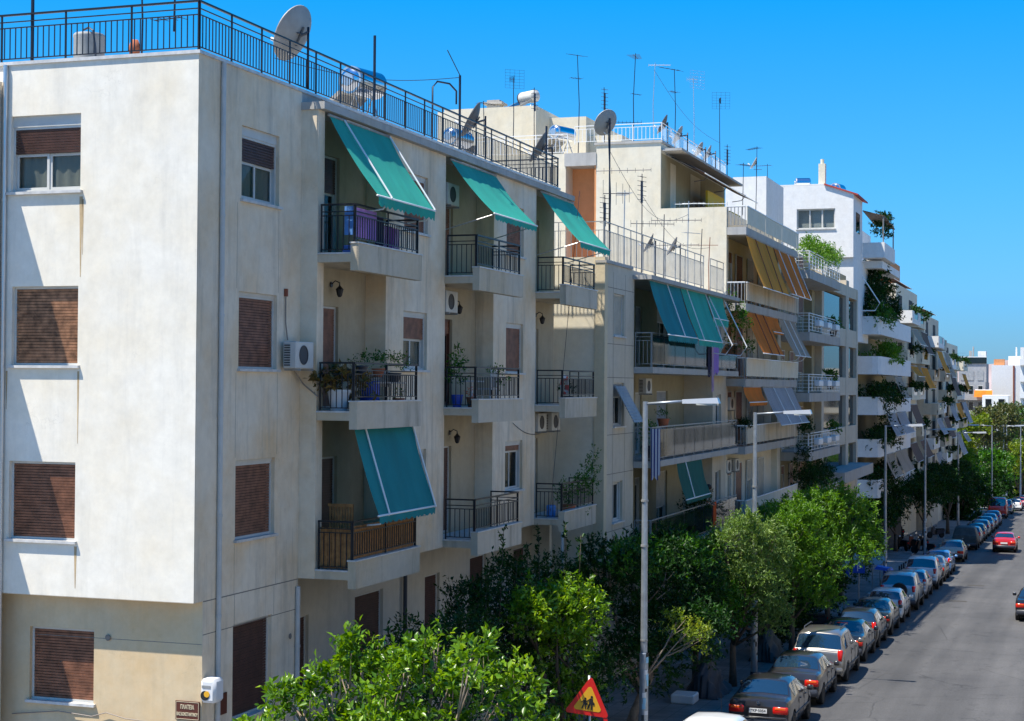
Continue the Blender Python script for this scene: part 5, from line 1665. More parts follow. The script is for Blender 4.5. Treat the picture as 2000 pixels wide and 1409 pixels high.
for i, (z, mt, lab, n) in enumerate(EH):
    h = thing('balcony_hedge', (-13.2, 116, z), lab, 'plants')
    g = random.Random(i)
    cl = [(-13.0 + .25 * g.random(), YE0 + .8 + (5 if i == 1 else 0) + k * 1.75, z + .1 + .35 * g.random(), .75, 1.1, .75 + .3 * g.random()) for k in range(n)]
    if i == 2: cl += [(-13.9, YE0 + .4, z + .2, .7, .5, .8), (-12.6, YE0 + 3, z - .9, .4, 1.2, .7)]
    if i in (0, 1): cl += [(-13.7, YE0 + .7, z - .1, .6, .4, .5)]
    leaves('foliage', mt, cl, 900 * n, .19, h, 60 + i, up=.2, rmin=.1)
    # shaded room behind
h = thing('climbing_plant', (-13.5, 113, 8), 'dark creeper climbing the corner below the white penthouse', 'plants')
leaves('foliage', 'leaf_dark', [(-13.3, 113 + k * .9, 5.2 + k * .85, .7, 1.0, 1.2) for k in range(5)] + [(-12.9, 115.5, 10.9, .6, 1.6, 1.0), (-12.7, 117, 6.3, .6, 1.3, .9), (-12.5, 119, 5.2, .5, 1.2, .9)], 9000, .2, h, 70, up=.1, rmin=.1)
pt = thing('pergola', (-13.2, 112, 11.2), 'brown canvas pergola on the terrace right of the white penthouse', 'pergola')
MB().hexa([(-13.74, 111.6, 11.7), (-12.3, 111.6, 11.3), (-12.3, 118, 11.0), (-13.74, 118, 11.4), (-13.74, 111.6, 11.76), (-12.3, 111.6, 11.36), (-12.3, 118, 11.06), (-13.74, 118, 11.46)]).build('canopy', 'shade_brown', pt)
MB().box((-13.74, 111.55, 8.6), (-12.3, 118, 9.6)).build('parapet', 'bright_white', pt)
for y in (111.7, 117.8): MB().tube([(-12.4, y, 9.6), (-12.4, y, 11.3)], .05, 6).build('post', 'rail_grey', pt)

# street-name sign, white box, cable at the corner of block A
sg = thing('street_sign', (-14.95, 26.1, -5.77), 'brown street-name plate with pale Greek letters by the corner', 'street sign')
MB().box((-15.20, 26.09, -5.96), (-14.72, 26.115, -5.63)).build('plate', 'sign_brown', sg)
fr = MB()
for z in (-5.945, -5.645): fr.box((-15.185, 26.085, z - .003), (-14.735, 26.0905, z + .003))
for x in (-15.185, -14.735): fr.box((x - .003, 26.085, -5.948), (x + .003, 26.0905, -5.642))
fr.build('border', 'sign_gold', sg)
for txt, z, s in (('ΠΛΑΤΕΙΑ', -5.735, .105), ('ΒΑΣ.ΚΩΝΣΤΑΝΤΙΝΟΥ', -5.862, .078)):
    o = bpy.data.objects.new('lettering', text_mesh(txt, s, 'sign_gold', bold=.0012)); COL.objects.link(o); o.parent = sg
    w = o.dimensions.x or .3
    o.location = Vector((-14.96, 26.086, z)) - Vector(sg.location); o.rotation_euler = (math.pi / 2, 0, 0)
    o.scale = (min(1.3, (.27 if len(txt) < 8 else .42) / w), 1, 1)
sg2 = thing('street_sign', (X0 + .01, 26.8, -5.8), 'dark brown street-name plate in shade round the corner', 'street sign')
MB().box((X0 + .004, 26.68, -5.98), (X0 + .025, 27.0, -5.60)).build('plate', 'sign_brown', sg2)
bx = thing('alarm_box', (-14.5, 25.95, -5.6), 'white plastic alarm box with a round black and yellow mark on the corner', 'alarm box')
MB().bevbox((-14.66, 26.0, -5.62), (-14.36, 26.34, -5.20), .05).build('casing', 'plastic_white', bx, smooth='auto')
MB().lathe((-14.56, 25.993, -5.49), [(.085, 0), (.085, .006)], 18, 'y').build('round_mark', 'ink', bx)
MB().lathe((-14.52, 25.986, -5.46), [(.055, 0), (.055, .006)], 14, 'y').build('yellow_mark', 'sign_yellow', bx)
o = MB().box((-14.62, 25.994, -5.36), (-14.45, 25.999, -5.31)); o.build('label_strip', 'rail_grey', bx)
tag(MB().tube([(-18.6, 26.08, -6.1), (-17.6, 26.07, -5.98), (-16.9, 26.07, -6.03), (-16.6, 26.07, -5.94), (-16.2, 26.07, -6.02), (-15.5, 26.08, -6.05), (-14.9, 26.0, -5.98)], .010, 5).build('cable', 'copper_pipe'), 'loose brown cable sagging under the street-name plate', 'cable')
for (x, y, z, ax_, lab) in ((-16.6, 26.09, -4.60, 'y', 'small knocked-out hole in the ground-floor wall beside the shutter'), (X0 + .01, 29.55, -4.95, 'x', 'grey round patch on the wall under the first balcony')):
    tag(MB().lathe((x, y, z), [(.05, 0), (.06, .01), (.04, .02)], 9, ax_).build('wall_vent', 'groove'), lab, 'vent')

far_block('cream block with stacked box balconies beyond the plant-covered block', 134.3, 152, -13.9, 8.3, (5.4, 2.3, -.7, -3.8, -6.9), 'cream_plaster', 2,
          [(0, 2.3, 'awning_beige', 1.3, 'beige awning high on the cream block with box balconies'), (1, -.7, 'awning_ochre', 1.8, 'ochre awning halfway up the cream block with box balconies')], 3)
far_block('narrow block with blue balcony panels under roof awnings', 152.2, 168, -13.3, 6.6, (3.9, .9, -2.1, -5.2, -8.3), 'grey_beige', 2,
          [(0, .9, 'awning_ochre', 2.0, 'orange-brown awning on the narrow block'), (1, .9, 'awning_beige', 2.3, 'beige awning at the far side of the narrow block'), (1, -5.2, 'awning_brown', 1.9, 'brown striped awning low behind the fourth lamp')], 5)
far_block('last block of the row before the tall trees', 168.3, 196, -13.4, 4.8, (2.2, -.9, -4.0, -7.1), 'cream_plaster', 3,
          [(0, -.9, 'awning_brown', 2.3, 'long rusty awning on the last block of the row'), (2, -4.0, 'awning_pale', 2.2, 'grey striped awning at the end of the last block'), (1, -7.1, 'awning_pale', 2.2, 'whitish awning low on the last block')], 8)

# slack cables between the roof masts
def cable(a, b, sag, label):
    A_, B_ = Vector(a), Vector(b)
    pts = [A_.lerp(B_, k / 14) - Vector((0, 0, sag * math.sin(math.pi * k / 14))) for k in range(15)]
    tag(MB().tube(pts, .008, 4).build('cable', 'plastic_dark'), label, 'cable')
cable((-14.74, 38.88, 7.7), (-16.9, 33.0, 7.2), .25, 'thin wire from the post with the whip back over the corner roof')
cable((-13.7, 49.15, 7.2), (-14.3, 62.5, 6.6), 1.0, 'slack cable in front of the sunlit cream wall')
cable((-14.35, 55.6, 6.6), (-14.2, 65.9, 5.6), .7, 'slack cable running low along the beige roof to the crooked mast')
cable((-16.9, 67.4, 13.2), (-16.3, 78.0, 11.6), .5, 'thin wire over the white roof railing')
cable((X1 + .02, 41.9, -1.0), (X1 + .02, 44.2, -1.35), .12, 'loose cable looped on the wall beside the last balconies')
cable((-13.9, 46.6, 5.7), (-13.98, 44.2, -3.5), .0, 'pale rope hanging in front of the farthest green awning')
yagi(-24.3, 67, 9.8, 2.4, 'thin mast left of the white terrace railing', 0, 1.1)
yagi(-19.2, 68, 9.8, 2.9, 'thin stacked antenna behind the white railing, left end', 3, 1.1)
yagi(-15.9, 81.5, 8.5, 2.6, 'small antenna beyond the end of the white railing', 0, 1.1)


# ------------------------------------------------------------------ trees
def tree(label, x, y, clumps, n, size, mat, seed, trunk_r=.11, bark='bark', shoots=None, group='street trees', elong=2.3, up=.35, twig=.28, cull=None, name='street_tree', lean=0.0, per=9, rmin=.45, extra=None):
    z0 = gz(y, .10)
    t = thing(name, (x, y, z0), label, 'tree', group)
    g = random.Random(seed)
    cx = sum(c[0] for c in clumps) / len(clumps); cy = sum(c[1] for c in clumps) / len(clumps); cz = sum(c[2] for c in clumps) / len(clumps)
    zb = min(c[2] - c[5] for c in clumps)
    fork = Vector((x + lean, y, z0 + max(1.0, (zb - z0) * .9)))
    m = MB().tube([(x, y, z0 - .05), (x + lean * .3, y, z0 + (fork.z - z0) * .4), fork], [trunk_r * 1.35, trunk_r, trunk_r * .85], 9)
    m.build('trunk', bark, t, smooth=True)
    m = MB()
    for c in clumps:
        p = Vector(c[:3]); mid = fork.lerp(p, .5) + Vector((g.uniform(-.2, .2), g.uniform(-.2, .2), g.uniform(0, .25)))
        m.tube([fork - Vector((0, 0, .1)), mid, p + Vector((0, 0, c[5] * .3))], [trunk_r * .6, trunk_r * .35, trunk_r * .12], 6)
        for q in range(3):
            e = p + Vector((g.uniform(-1, 1) * c[3], g.uniform(-1, 1) * c[4], g.uniform(-.2, 1) * c[5])) * .8
            m.tube([mid.lerp(p, .5), e], [trunk_r * .22, trunk_r * .06], 5)
    if shoots:
        for (sx, sy, sz, L, dx, dy, k) in shoots: m.tube([(sx, sy, sz - .3), (sx + dx * L, sy + dy * L, sz + L)], [.015, .005], 4)
    m.build('limbs', bark, t, smooth=True)
    sub = []
    for c in clumps:
        for q in range(4):
            a, b = g.uniform(0, 6.28), g.uniform(-.1, 1.2)
            f = g.uniform(.22, .42)
            sub.append((c[0] + c[3] * math.cos(a) * math.cos(b), c[1] + c[4] * math.sin(a) * math.cos(b), c[2] + c[5] * math.sin(b), c[3] * f, c[4] * f, c[5] * f * 1.2, (c[6] if len(c) > 6 else (c[3] * c[4] + c[4] * c[5])) * .16))
    o = leaves('crown', mat, list(clumps) + sub, n, size, t, seed, up=up, elong=elong, twig=twig, shoots=shoots, cull=cull, per=per, rmin=rmin)
    if extra: leaves('sprays', extra[0], extra[1], extra[2], size, t, seed + 100, up=.8, elong=elong, twig=twig, per=per, rmin=.5)
    return t


# foreground citrus-like tree
g = random.Random(5)
prof = [(-11.75, -5.15), (-11.2, -4.6), (-10.7, -4.45), (-10.4, -4.15), (-10.1, -3.85), (-9.8, -4.2), (-9.45, -4.4), (-9.25, -3.95), (-8.95, -3.78), (-8.6, -4.15), (-8.35, -4.3), (-7.98, -3.7), (-7.6, -4.05), (-7.35, -4.5), (-7.1, -4.85)]
cl = []
for k, (px_, pz_) in enumerate(prof):
    r = .34 if k % 4 in (0, 2) else .28
    cl.append((px_, 22.4 + g.uniform(-.5, .4), pz_ - r * .8, r, r * 1.1, r, 1.0))
for k in range(26):
    a = k / 25
    x_ = -11.6 + 4.4 * a
    cl.append((x_, 22.3 + g.uniform(-1.0, .9), -5.05 - g.uniform(0, .5) - 1.1 * abs(a - .5), .5, .55, .42, 1.5))
for k in range(10):
    cl.append((-11.2 + 3.8 * k / 9, 22.4 + g.uniform(-.8, .8), -6.3 + g.uniform(-.3, .3), .7, .8, .6, .8))
t1 = tree('nearest leafy tree, bright glossy green, at the bottom of the picture', -9.45, 22.4, cl, 19000, .125, 'leaf_citrus', 3, .10, 'bark_pale', elong=2.1, up=.6, twig=.22, per=8, rmin=.3,
          shoots=[(a, 22.3, b, L, .06 * s, 0, 8) for (a, b, L, s) in ((-10.1, -4.1, .42, 1), (-10.25, -4.3, .35, -1), (-8.95, -4.0, .4, 1), (-9.2, -4.1, .32, 1), (-7.95, -3.95, .45, -1), (-8.05, -4.2, .35, 1), (-11.15, -4.9, .4, -1), (-7.6, -4.3, .35, 1), (-9.6, -4.7, .4, .5), (-8.5, -4.5, .4, .5), (-10.75, -4.7, .35, 1))])

# shaded row between the facade and the pavement
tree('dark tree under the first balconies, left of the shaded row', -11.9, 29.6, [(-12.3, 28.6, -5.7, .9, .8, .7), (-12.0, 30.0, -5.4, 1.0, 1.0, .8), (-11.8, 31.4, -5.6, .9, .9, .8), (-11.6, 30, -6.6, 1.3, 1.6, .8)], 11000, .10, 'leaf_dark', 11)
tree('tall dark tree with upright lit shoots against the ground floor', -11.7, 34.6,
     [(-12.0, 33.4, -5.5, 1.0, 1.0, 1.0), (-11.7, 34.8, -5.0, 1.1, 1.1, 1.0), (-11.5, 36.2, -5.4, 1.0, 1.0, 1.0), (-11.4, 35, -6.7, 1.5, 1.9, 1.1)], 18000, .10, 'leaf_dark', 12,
     shoots=[(-11.7 + .16 * k, 32.6 + .42 * k, -4.8 + .3 * math.sin(k * 2.2), 1.0 + .6 * abs(math.sin(k * 1.9)), .05 * math.sin(k), .03, 16) for k in range(8)],
     extra=('leaf_mid', [(-11.0, 33.6, -4.9, .4, .8, .5), (-10.9, 35.2, -5.0, .4, .8, .5)], 1800))
tree('tree with bright upright sprays left of the warning sign', -10.5, 34.4,
     [(-10.95, 33.2, -5.0, .35, .5, .5), (-10.6, 34.0, -4.95, .4, .5, .55), (-10.2, 34.9, -5.1, .35, .5, .5), (-10.5, 34.3, -5.7, .55, .8, .6), (-10.6, 34.6, -6.9, .6, .8, .6)], 9000, .11, 'leaf_citrus', 13,
     shoots=[(-11.15 + .14 * k, 33.0 + .28 * k, -4.75 + .2 * math.sin(k * 1.3), .5 + .25 * math.sin(k * 2.7), .04, .05, 9) for k in range(8)], elong=2.1)
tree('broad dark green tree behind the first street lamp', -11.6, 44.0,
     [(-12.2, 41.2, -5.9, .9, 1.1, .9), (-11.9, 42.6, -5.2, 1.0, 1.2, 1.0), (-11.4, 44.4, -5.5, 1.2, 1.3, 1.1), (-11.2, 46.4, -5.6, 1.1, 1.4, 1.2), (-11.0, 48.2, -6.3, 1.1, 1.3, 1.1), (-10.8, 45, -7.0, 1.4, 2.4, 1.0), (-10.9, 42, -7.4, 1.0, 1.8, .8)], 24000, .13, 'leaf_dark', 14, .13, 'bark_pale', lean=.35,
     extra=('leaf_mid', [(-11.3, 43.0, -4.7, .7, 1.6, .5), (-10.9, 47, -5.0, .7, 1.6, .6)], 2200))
ts = tree('low lit branch reaching past the first street lamp', -10.4, 40.8, [(-9.7, 41.3, -6.1, .35, .5, .3), (-9.55, 42.0, -6.35, .35, .4, .3), (-9.5, 42.3, -6.75, .3, .35, .3), (-9.35, 43.2, -6.55, .25, .3, .16)], 900, .10, 'leaf_yellow', 15, .05, 'bark_pale')
tree('grey-green poplar-like tree rising beside the lowest balcony', -11.4, 51.2,
     [(-11.6, 49.6, -5.8, .8, .9, .9), (-11.4, 51.0, -5.7, .9, 1.0, .9), (-11.3, 52.8, -6.1, .9, 1.1, .9), (-11.2, 54.4, -6.4, .8, 1.0, .9), (-11.1, 52, -7.0, 1.2, 2.2, 1.2)], 14000, .12, 'leaf_mid', 16,
     shoots=[(-11.7 + .12 * k, 49.6 + .8 * k, -5.2 - .09 * k + .2 * math.sin(k * 2.0), .7, .0, .0, 10) for k in range(7)])
tree('pale olive tree catching the sun near the second street lamp', -10.5, 52.6,
     [(-10.4, 51.0, -5.2, .65, .8, .9), (-10.0, 51.8, -4.8, .65, .8, .8), (-9.5, 52.4, -5.1, .6, .8, .8), (-9.3, 53.0, -5.8, .6, .8, .8), (-9.3, 52.6, -6.7, .6, .8, .8), (-9.9, 51.6, -6.3, .8, 1.0, .9), (-9.2, 52.8, -7.5, .45, .6, .5)], 15000, .12, 'leaf_olive', 17, elong=3.2, up=.15)
tree('bright green tree in the middle of the sunlit clump', -10.0, 61.0,
     [(-10.5, 59.4, -5.4, .8, 1.2, .9), (-10.0, 60.6, -5.2, .8, 1.2, .9), (-9.6, 62.0, -5.6, .8, 1.2, 1.0), (-9.4, 61.2, -6.7, .9, 1.4, 1.0), (-10.4, 60.0, -6.8, 1.0, 1.5, 1.0), (-9.3, 61.5, -7.7, .7, 1.2, .6)], 17000, .13, 'leaf_bright', 18, elong=2.8)
tree('broadest bright green tree of the sunlit clump', -10.0, 70.0,
     [(-10.8, 66.6, -5.6, .9, 1.5, .9), (-10.3, 68.6, -5.3, 1.0, 1.6, 1.0), (-9.9, 71.0, -5.4, 1.1, 1.7, 1.0), (-9.3, 72.6, -5.9, 1.0, 1.6, 1.0), (-9.5, 70.5, -6.9, 1.2, 2.2, 1.0), (-9.0, 73.6, -6.9, .8, 1.3, .8), (-10.0, 67.5, -7.0, 1.1, 2.0, .9)], 24000, .14, 'leaf_bright', 19, elong=2.7)
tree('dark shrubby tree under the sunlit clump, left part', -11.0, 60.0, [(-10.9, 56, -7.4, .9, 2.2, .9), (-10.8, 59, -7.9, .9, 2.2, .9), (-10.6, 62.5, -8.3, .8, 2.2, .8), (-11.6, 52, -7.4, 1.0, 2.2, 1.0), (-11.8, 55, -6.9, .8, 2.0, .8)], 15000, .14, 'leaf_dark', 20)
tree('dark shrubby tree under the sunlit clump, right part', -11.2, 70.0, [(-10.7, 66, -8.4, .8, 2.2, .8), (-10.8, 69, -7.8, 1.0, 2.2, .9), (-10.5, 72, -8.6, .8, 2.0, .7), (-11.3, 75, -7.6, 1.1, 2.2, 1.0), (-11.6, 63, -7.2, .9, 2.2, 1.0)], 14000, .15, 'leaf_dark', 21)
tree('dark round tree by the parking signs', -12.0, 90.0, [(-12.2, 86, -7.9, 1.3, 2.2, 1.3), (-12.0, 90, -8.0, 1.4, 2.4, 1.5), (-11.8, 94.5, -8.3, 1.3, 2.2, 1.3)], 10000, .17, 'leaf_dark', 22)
tree('low hedge-like tree behind the parking signs', -11.4, 84.0, [(-11.3, 82.5, -9.2, .9, 1.8, .8), (-11.2, 86, -9.3, .9, 1.8, .8)], 3600, .15, 'leaf_dark', 23)
tree('dark tree left of the fourth lamp over parked scooters', -12.6, 122, [(-13.0, 114, -8.8, 1.2, 2.4, 1.4), (-12.8, 118, -8.2, 1.4, 2.6, 1.5)], 6000, .22, 'leaf_dark', 24, .14)
tree('wide dark orange tree right of the fourth lamp', -11.4, 131, [(-12.0, 126, -8.4, 1.5, 2.8, 1.6), (-11.4, 131, -8.2, 1.6, 3.0, 1.6), (-10.9, 136.5, -8.4, 1.6, 3.0, 1.5)], 12000, .22, 'leaf_dark', 25, .14)
tree('dark tree behind the row of small cars', -10.9, 148, [(-11.4, 143, -8.3, 1.6, 3.2, 1.8), (-10.9, 149, -8.6, 1.7, 3.4, 1.8), (-10.6, 156, -9.0, 1.7, 3.4, 1.8)], 11000, .24, 'leaf_dark', 26, .15)
g = random.Random(77)
far = [('tall yellow-green tree, first of the far group', 'leaf_yellow', -13.2, 205, -3.4, 2.6), ('tall brownish pine in the far group', 'leaf_pine', -11.6, 222, -2.6, 3.0), ('tall green pine behind the far lamps', 'leaf_pine', -9.8, 236, -2.2, 3.2),
       ('dark pine at the right edge behind the lamps', 'leaf_mid', -8.0, 250, -2.4, 3.2), ('fresh green tree over the red van', 'leaf_bright', -12.6, 190, -7.2, 2.2), ('yellow-green round tree at the right edge above the cars', 'leaf_yellow', -7.6, 232, -7.2, 3.0),
       ('dark green tree behind the pharmacy sign', 'leaf_dark', -11.4, 176, -9.2, 2.4), ('deep green tree between the far lamps', 'leaf_mid', -10.2, 214, -7.8, 2.6), ('far yellowish tree beyond the road bend', 'leaf_yellow', -4.0, 262, -5.5, 3.4), ('dark tree low behind the white cars', 'leaf_dark', -8.2, 238, -11.2, 2.4),
       ('small dark tree beyond the red van', 'leaf_dark', -9.9, 205, -10.9, 2.0), ('green tree left of the far group against the last block', 'leaf_mid', -14.0, 198, -6.0, 2.2)]
for i, (lab, mt, x, y, zt, r) in enumerate(far):
    cl = []
    for k in range(7):
        a = k * 0.9 + i
        rr = r * (.25 + .55 * g.random())
        cl.append((x + rr * math.cos(a), y + rr * 1.2 * math.sin(a), zt - r * .5 - (k % 4) * r * .55 * (.6 + .6 * g.random()), r * .5, r * .7, r * .45))
    cl.append((x, y, zt - r * .55, r * .45, r * .5, r * .5))
    tree(lab, x, y, cl, 6500, .34, mt, 200 + i, .2, group='tall trees at the far end of the street', elong=1.9, twig=.5, per=6, name='tall_tree')
fw = thing('woodland', (0, 420, -20), 'green wooded mass closing the far end of the road', 'trees'); fw['kind'] = 'stuff'
leaves('foliage', 'leaf_mid', [(-14 + 3.2 * k, 300 + 6 * (k % 3), -14 + 2.5 * math.sin(k * 1.9), 3.0, 4, 4.5) for k in range(14)], 16000, .7, fw, 300, twig=1.0, per=6)
for k in range(4):
    m = thing('shrub', (-10.6, 62 + k * 4.5, gz(62 + k * 4.5, .1)), ('low dark shrub at the foot of the second lamp', 'low dark shrub past the second lamp', 'low dark shrub below the sunlit clump', 'low dark shrub before the parking signs')[k], 'shrub')
    leaves('foliage', 'leaf_dark', [(-10.9, 62 + k * 4.5, gz(62 + k * 4.5) + .7, .8, 1.4, .7)], 2200, .12, m, 400 + k, rmin=.1)


# ------------------------------------------------------------------ street lamps, signs
def lamp(x, y, label, h=8.75, left=False, stickers=False, arm=1.75, r=.085):
    z = gz(y, .12)
    t = thing('street_lamp', (x, y, z), label, 'street lamp', 'street lamps along the pavement')
    s = -1 if left else 1
    MB().tube([(x, y, z), (x, y, z + 1.2), (x, y, z + 2.6), (x, y, z + 2.62), (x, y, z + h)], [r * 1.3, r * 1.3, r * 1.25, r, r * .72], 14).build('pole', 'galvanised', t, smooth='auto')
    MB().lathe((x, y, z), [(r * 2.0, 0), (r * 1.9, .05), (r * 1.35, .3)], 12).build('base', 'plastic_dark', t, smooth='auto')
    MB().tube([(x, y, z + h - .06), (x + s * arm * .6, y, z + h + .02)], .035, 8).build('arm', 'galvanised', t, smooth=True)
    a, b = x + s * arm * .55, x + s * (arm + .15)
    m = MB().hexa([(a, y - .08, z + h - .04), (b, y - .13, z + h - .03), (b, y + .13, z + h - .03), (a, y + .08, z + h - .04), (a, y - .06, z + h + .06), (b - s * .05, y - .10, z + h + .11), (b - s * .05, y + .10, z + h + .11), (a, y + .06, z + h + .06)])
    m.build('lamp_head', 'lamp_head', t)
    MB().box((a + s * .35, y - .10, z + h - .075), (b - s * .05, y + .10, z + h - .032)).build('lens', 'lamp_lens', t)
    m = MB()
    for q in (2.9, 5.2, 6.3): m.tube([(x, y, z + q), (x, y, z + q + .05)], r * 1.12, 12)
    m.build('clamp', 'rail_grey', t)
    if stickers:
        g = random.Random(int(y))
        for k in range(14):
            zz = z + .7 + k * .14; a0 = g.uniform(-2.6, -.4); w = g.uniform(.5, 1.1); hh = g.uniform(.06, .16)
            rr = r * 1.32
            pts = [(x + rr * math.cos(a0 + w * q / 4), y + rr * math.sin(a0 + w * q / 4)) for q in range(5)]
            mm = MB()
            for q in range(4):
                (xa, ya), (xb, yb) = pts[q], pts[q + 1]
                mm.add([(xa, ya, zz), (xb, yb, zz), (xb, yb, zz + hh), (xa, ya, zz + hh)], [(0, 1, 2, 3)])
            mm.build('sticker', g.choice(('plastic_white', 'slab_concrete', 'tarp', 'sign_pale_blue', 'ink', 'plastic_white')), t)
    return t


lamp(-10.1, 39.6, 'nearest tall street lamp, rising in front of the beige block', stickers=True, arm=1.7)
lamp(-10.1, 54.1, 'second street lamp with stickers, in front of the orange awnings', stickers=True, arm=1.7)
lamp(-10.1, 92.4, 'third street lamp before the white plant-covered balconies', stickers=True, arm=1.85)
lamp(-10.1, 116.8, 'fourth street lamp above the parked scooters', stickers=True, arm=1.9)
lamp(-10.1, 149, 'fifth street lamp before the last block of the row', arm=2.2)
lamp(-9.2, 188, 'sixth lamp with its head turned left, by the pharmacy sign', h=9.8, left=True, arm=2.4)
lamp(-9.6, 226, 'seventh lamp behind the red van', h=10.2, arm=2.6)
lamp(-9.3, 228, 'lamp with its head turned left just behind the seventh', h=10.3, left=True, arm=2.6)
lamp(-7.4, 224, 'farthest lamp at the right edge of the picture', h=10.1, left=True, arm=2.6)

# school-crossing warning triangle
ws = thing('warning_sign', (-9.72, 33.45, gz(33.45, .12)), 'red-edged yellow triangular sign with two children in black', 'road sign')
wz = -6.17
MB().tube([(-9.69, 33.52, gz(33.4)), (-9.72, 33.52, wz + .12)], .03, 10).build('pole', 'galvanised', ws, smooth=True)
rotm = Matrix.Rotation(math.radians(7), 3, 'Y') @ Matrix.Rotation(0, 3, 'X')
yawm = Matrix.Rotation(math.radians(14), 3, 'Z')
cs = Vector((-9.72, 33.45, wz - .42))
def tri(mb, R, d0, d1, n=5):
    pts = []
    for k in range(3):
        a = math.pi / 2 + k * 2 * math.pi / 3
        for q in range(-n, n + 1):
            b = a + q / n * math.pi / 3
            pts.append((math.cos(a) * (R - .05) + .05 * math.cos(b), math.sin(a) * (R - .05) + .05 * math.sin(b)))
    N_ = len(pts)
    v = [tuple(cs + yawm @ (rotm @ Vector((px, d, pz)))) for d in (d0, d1) for px, pz in pts]
    mb.add(v, [tuple(range(N_)), tuple(range(2 * N_ - 1, N_ - 1, -1))] + [(i, N_ + i, N_ + (i + 1) % N_, (i + 1) % N_) for i in range(N_)])
    return mb
def sgn(mb, poly, d):
    v = [tuple(cs + yawm @ (rotm @ Vector((px, dd, pz)))) for dd in (d, d - .004) for px, pz in poly]
    N_ = len(poly)
    mb.add(v, [tuple(range(N_)), tuple(range(2 * N_ - 1, N_ - 1, -1))] + [(i, N_ + i, N_ + (i + 1) % N_, (i + 1) % N_) for i in range(N_)])
tri(MB(), .50, .0, .02).build('plate', 'sign_red', ws)
tri(MB(), .315, -.006, -.001, 3).build('field', 'sign_yellow', ws)
tail = MB(); sgn(tail, [(.30, -.17), (.39, -.17), (.47, -.38), (.385, -.38)], .012); tail.build('bent_corner', 'sign_red', ws)
ink = MB()
for (ox, s) in ((-.085, .82), (.04, 1.0)):
    def S(p): return [(ox + a * s, -.15 + b * s) for a, b in p]
    sgn(ink, S([(.02 + .026 * math.cos(q * .785), .262 + .028 * math.sin(q * .785)) for q in range(8)]), -.008)
    sgn(ink, S([(-.015, .232), (.045, .232), (.06, .16), (.055, .105), (-.02, .105), (-.025, .16)]), -.008)
    sgn(ink, S([(-.02, .11), (.012, .11), (-.02, .0), (-.055, .0)]), -.009)
    sgn(ink, S([(.02, .11), (.055, .11), (.07, .0), (.04, .0)]), -.009)
    sgn(ink, S([(-.015, .225), (-.01, .20), (-.075, .145), (-.085, .16)]), -.009)
    sgn(ink, S([(.05, .17), (.09, .15), (.095, .10), (.055, .10)]), -.010)
ink.build('pictogram', 'ink', ws)

def blue_sign(x, y, label, h=2.2):
    t = thing('parking_sign', (x, y, gz(y, .12)), label, 'road sign', 'blue parking signs')
    z = gz(y)
    MB().tube([(x, y + .04, z), (x, y + .04, z + h + .35)], .03, 8).build('pole', 'rail_grey', t)
    MB().box((x - .28, y - .01, z + h - .45), (x + .28, y + .01, z + h)).build('plate', 'sign_blue', t)
    MB().lathe((x, y - .012, z + h + .28), [(.27, 0), (.27, .02)], 18, 'y').build('disc', 'sign_pale_blue', t)
    o = bpy.data.objects.new('lettering', text_mesh('P', .4, 'plastic_white')); COL.objects.link(o); o.parent = t
    o.location = (0, -.02, h - .36); o.rotation_euler = (math.pi / 2, 0, 0)
blue_sign(-10.35, 77.66, 'left of two blue parking signs on thin poles')
blue_sign(-9.95, 79.9, 'right of two blue parking signs on thin poles')
t = thing('round_sign', (-10.4, 90.5, gz(90.5, .12)), 'pale grey-blue round back of a traffic sign', 'road sign')
MB().tube([(-10.55, 90.5, gz(90.5)), (-10.55, 90.5, gz(90.5) + 1.6)], .03, 6).build('leg', 'rail_grey', t); MB().tube([(-10.15, 90.5, gz(90.5)), (-10.15, 90.5, gz(90.5) + 1.6)], .03, 6).build('leg', 'rail_grey', t)
MB().lathe((-10.35, 90.45, gz(90.5) + 1.8), [(.40, 0), (.42, .01), (.40, .03)], 24, 'y').build('disc', 'sign_pale_blue', t)
tag(MB().hexa([(-10.1, 87.4, -9.35), (-9.2, 87.4, -9.45), (-9.2, 88.2, -9.45), (-10.1, 88.2, -9.35), (-10.0, 87.4, -9.2), (-9.3, 87.4, -9.3), (-9.3, 88.2, -9.3), (-10.0, 88.2, -9.2)]).tube([(-9.65, 87.8, gz(87.8)), (-9.65, 87.8, -9.4)], .04, 6).build('booth_canopy', 'tyre_blue'), 'bright blue canopy on a post beside the silver off-roader', 'canopy')
ph = thing('pharmacy_sign', (-10.3, 190, gz(190, .12)), 'pale pharmacy sign with a dark blue cross on a pole', 'sign')
MB().tube([(-11.0, 190, gz(190)), (-11.0, 190, -9.4)], .06, 8).build('pole', 'post_metal', ph)
MB().box((-10.85, 189.9, -11.6), (-9.95, 190.1, -10.6)).build('panel', 'plastic_white', ph)
c = MB(); c.box((-10.50, 189.86, -11.45), (-10.30, 189.9, -10.75)); c.box((-10.72, 189.86, -11.2), (-10.501, 189.9, -11.0)); c.box((-10.299, 189.86, -11.2), (-10.08, 189.9, -11.0))
c.build('cross', 'sign_blue', ph)
for (x, y, lab) in ((-10.0, 74.2, 'first thin bollard rail by the kerb'),):
    t = thing('kerb_rail', (x, y, gz(y, .12)), 'low dark metal rail beside the parking signs', 'rail')
    MB().tube([(-11.0, 76.0, gz(76) + .75), (-9.7, 77.0, gz(77) + .75)], .025, 6).build('top_bar', 'post_metal', t)
    MB().tube([(-9.7, 77.0, gz(77) + .75), (-9.7, 77.0, gz(77) + .1)], .025, 6).build('leg', 'post_metal', t)
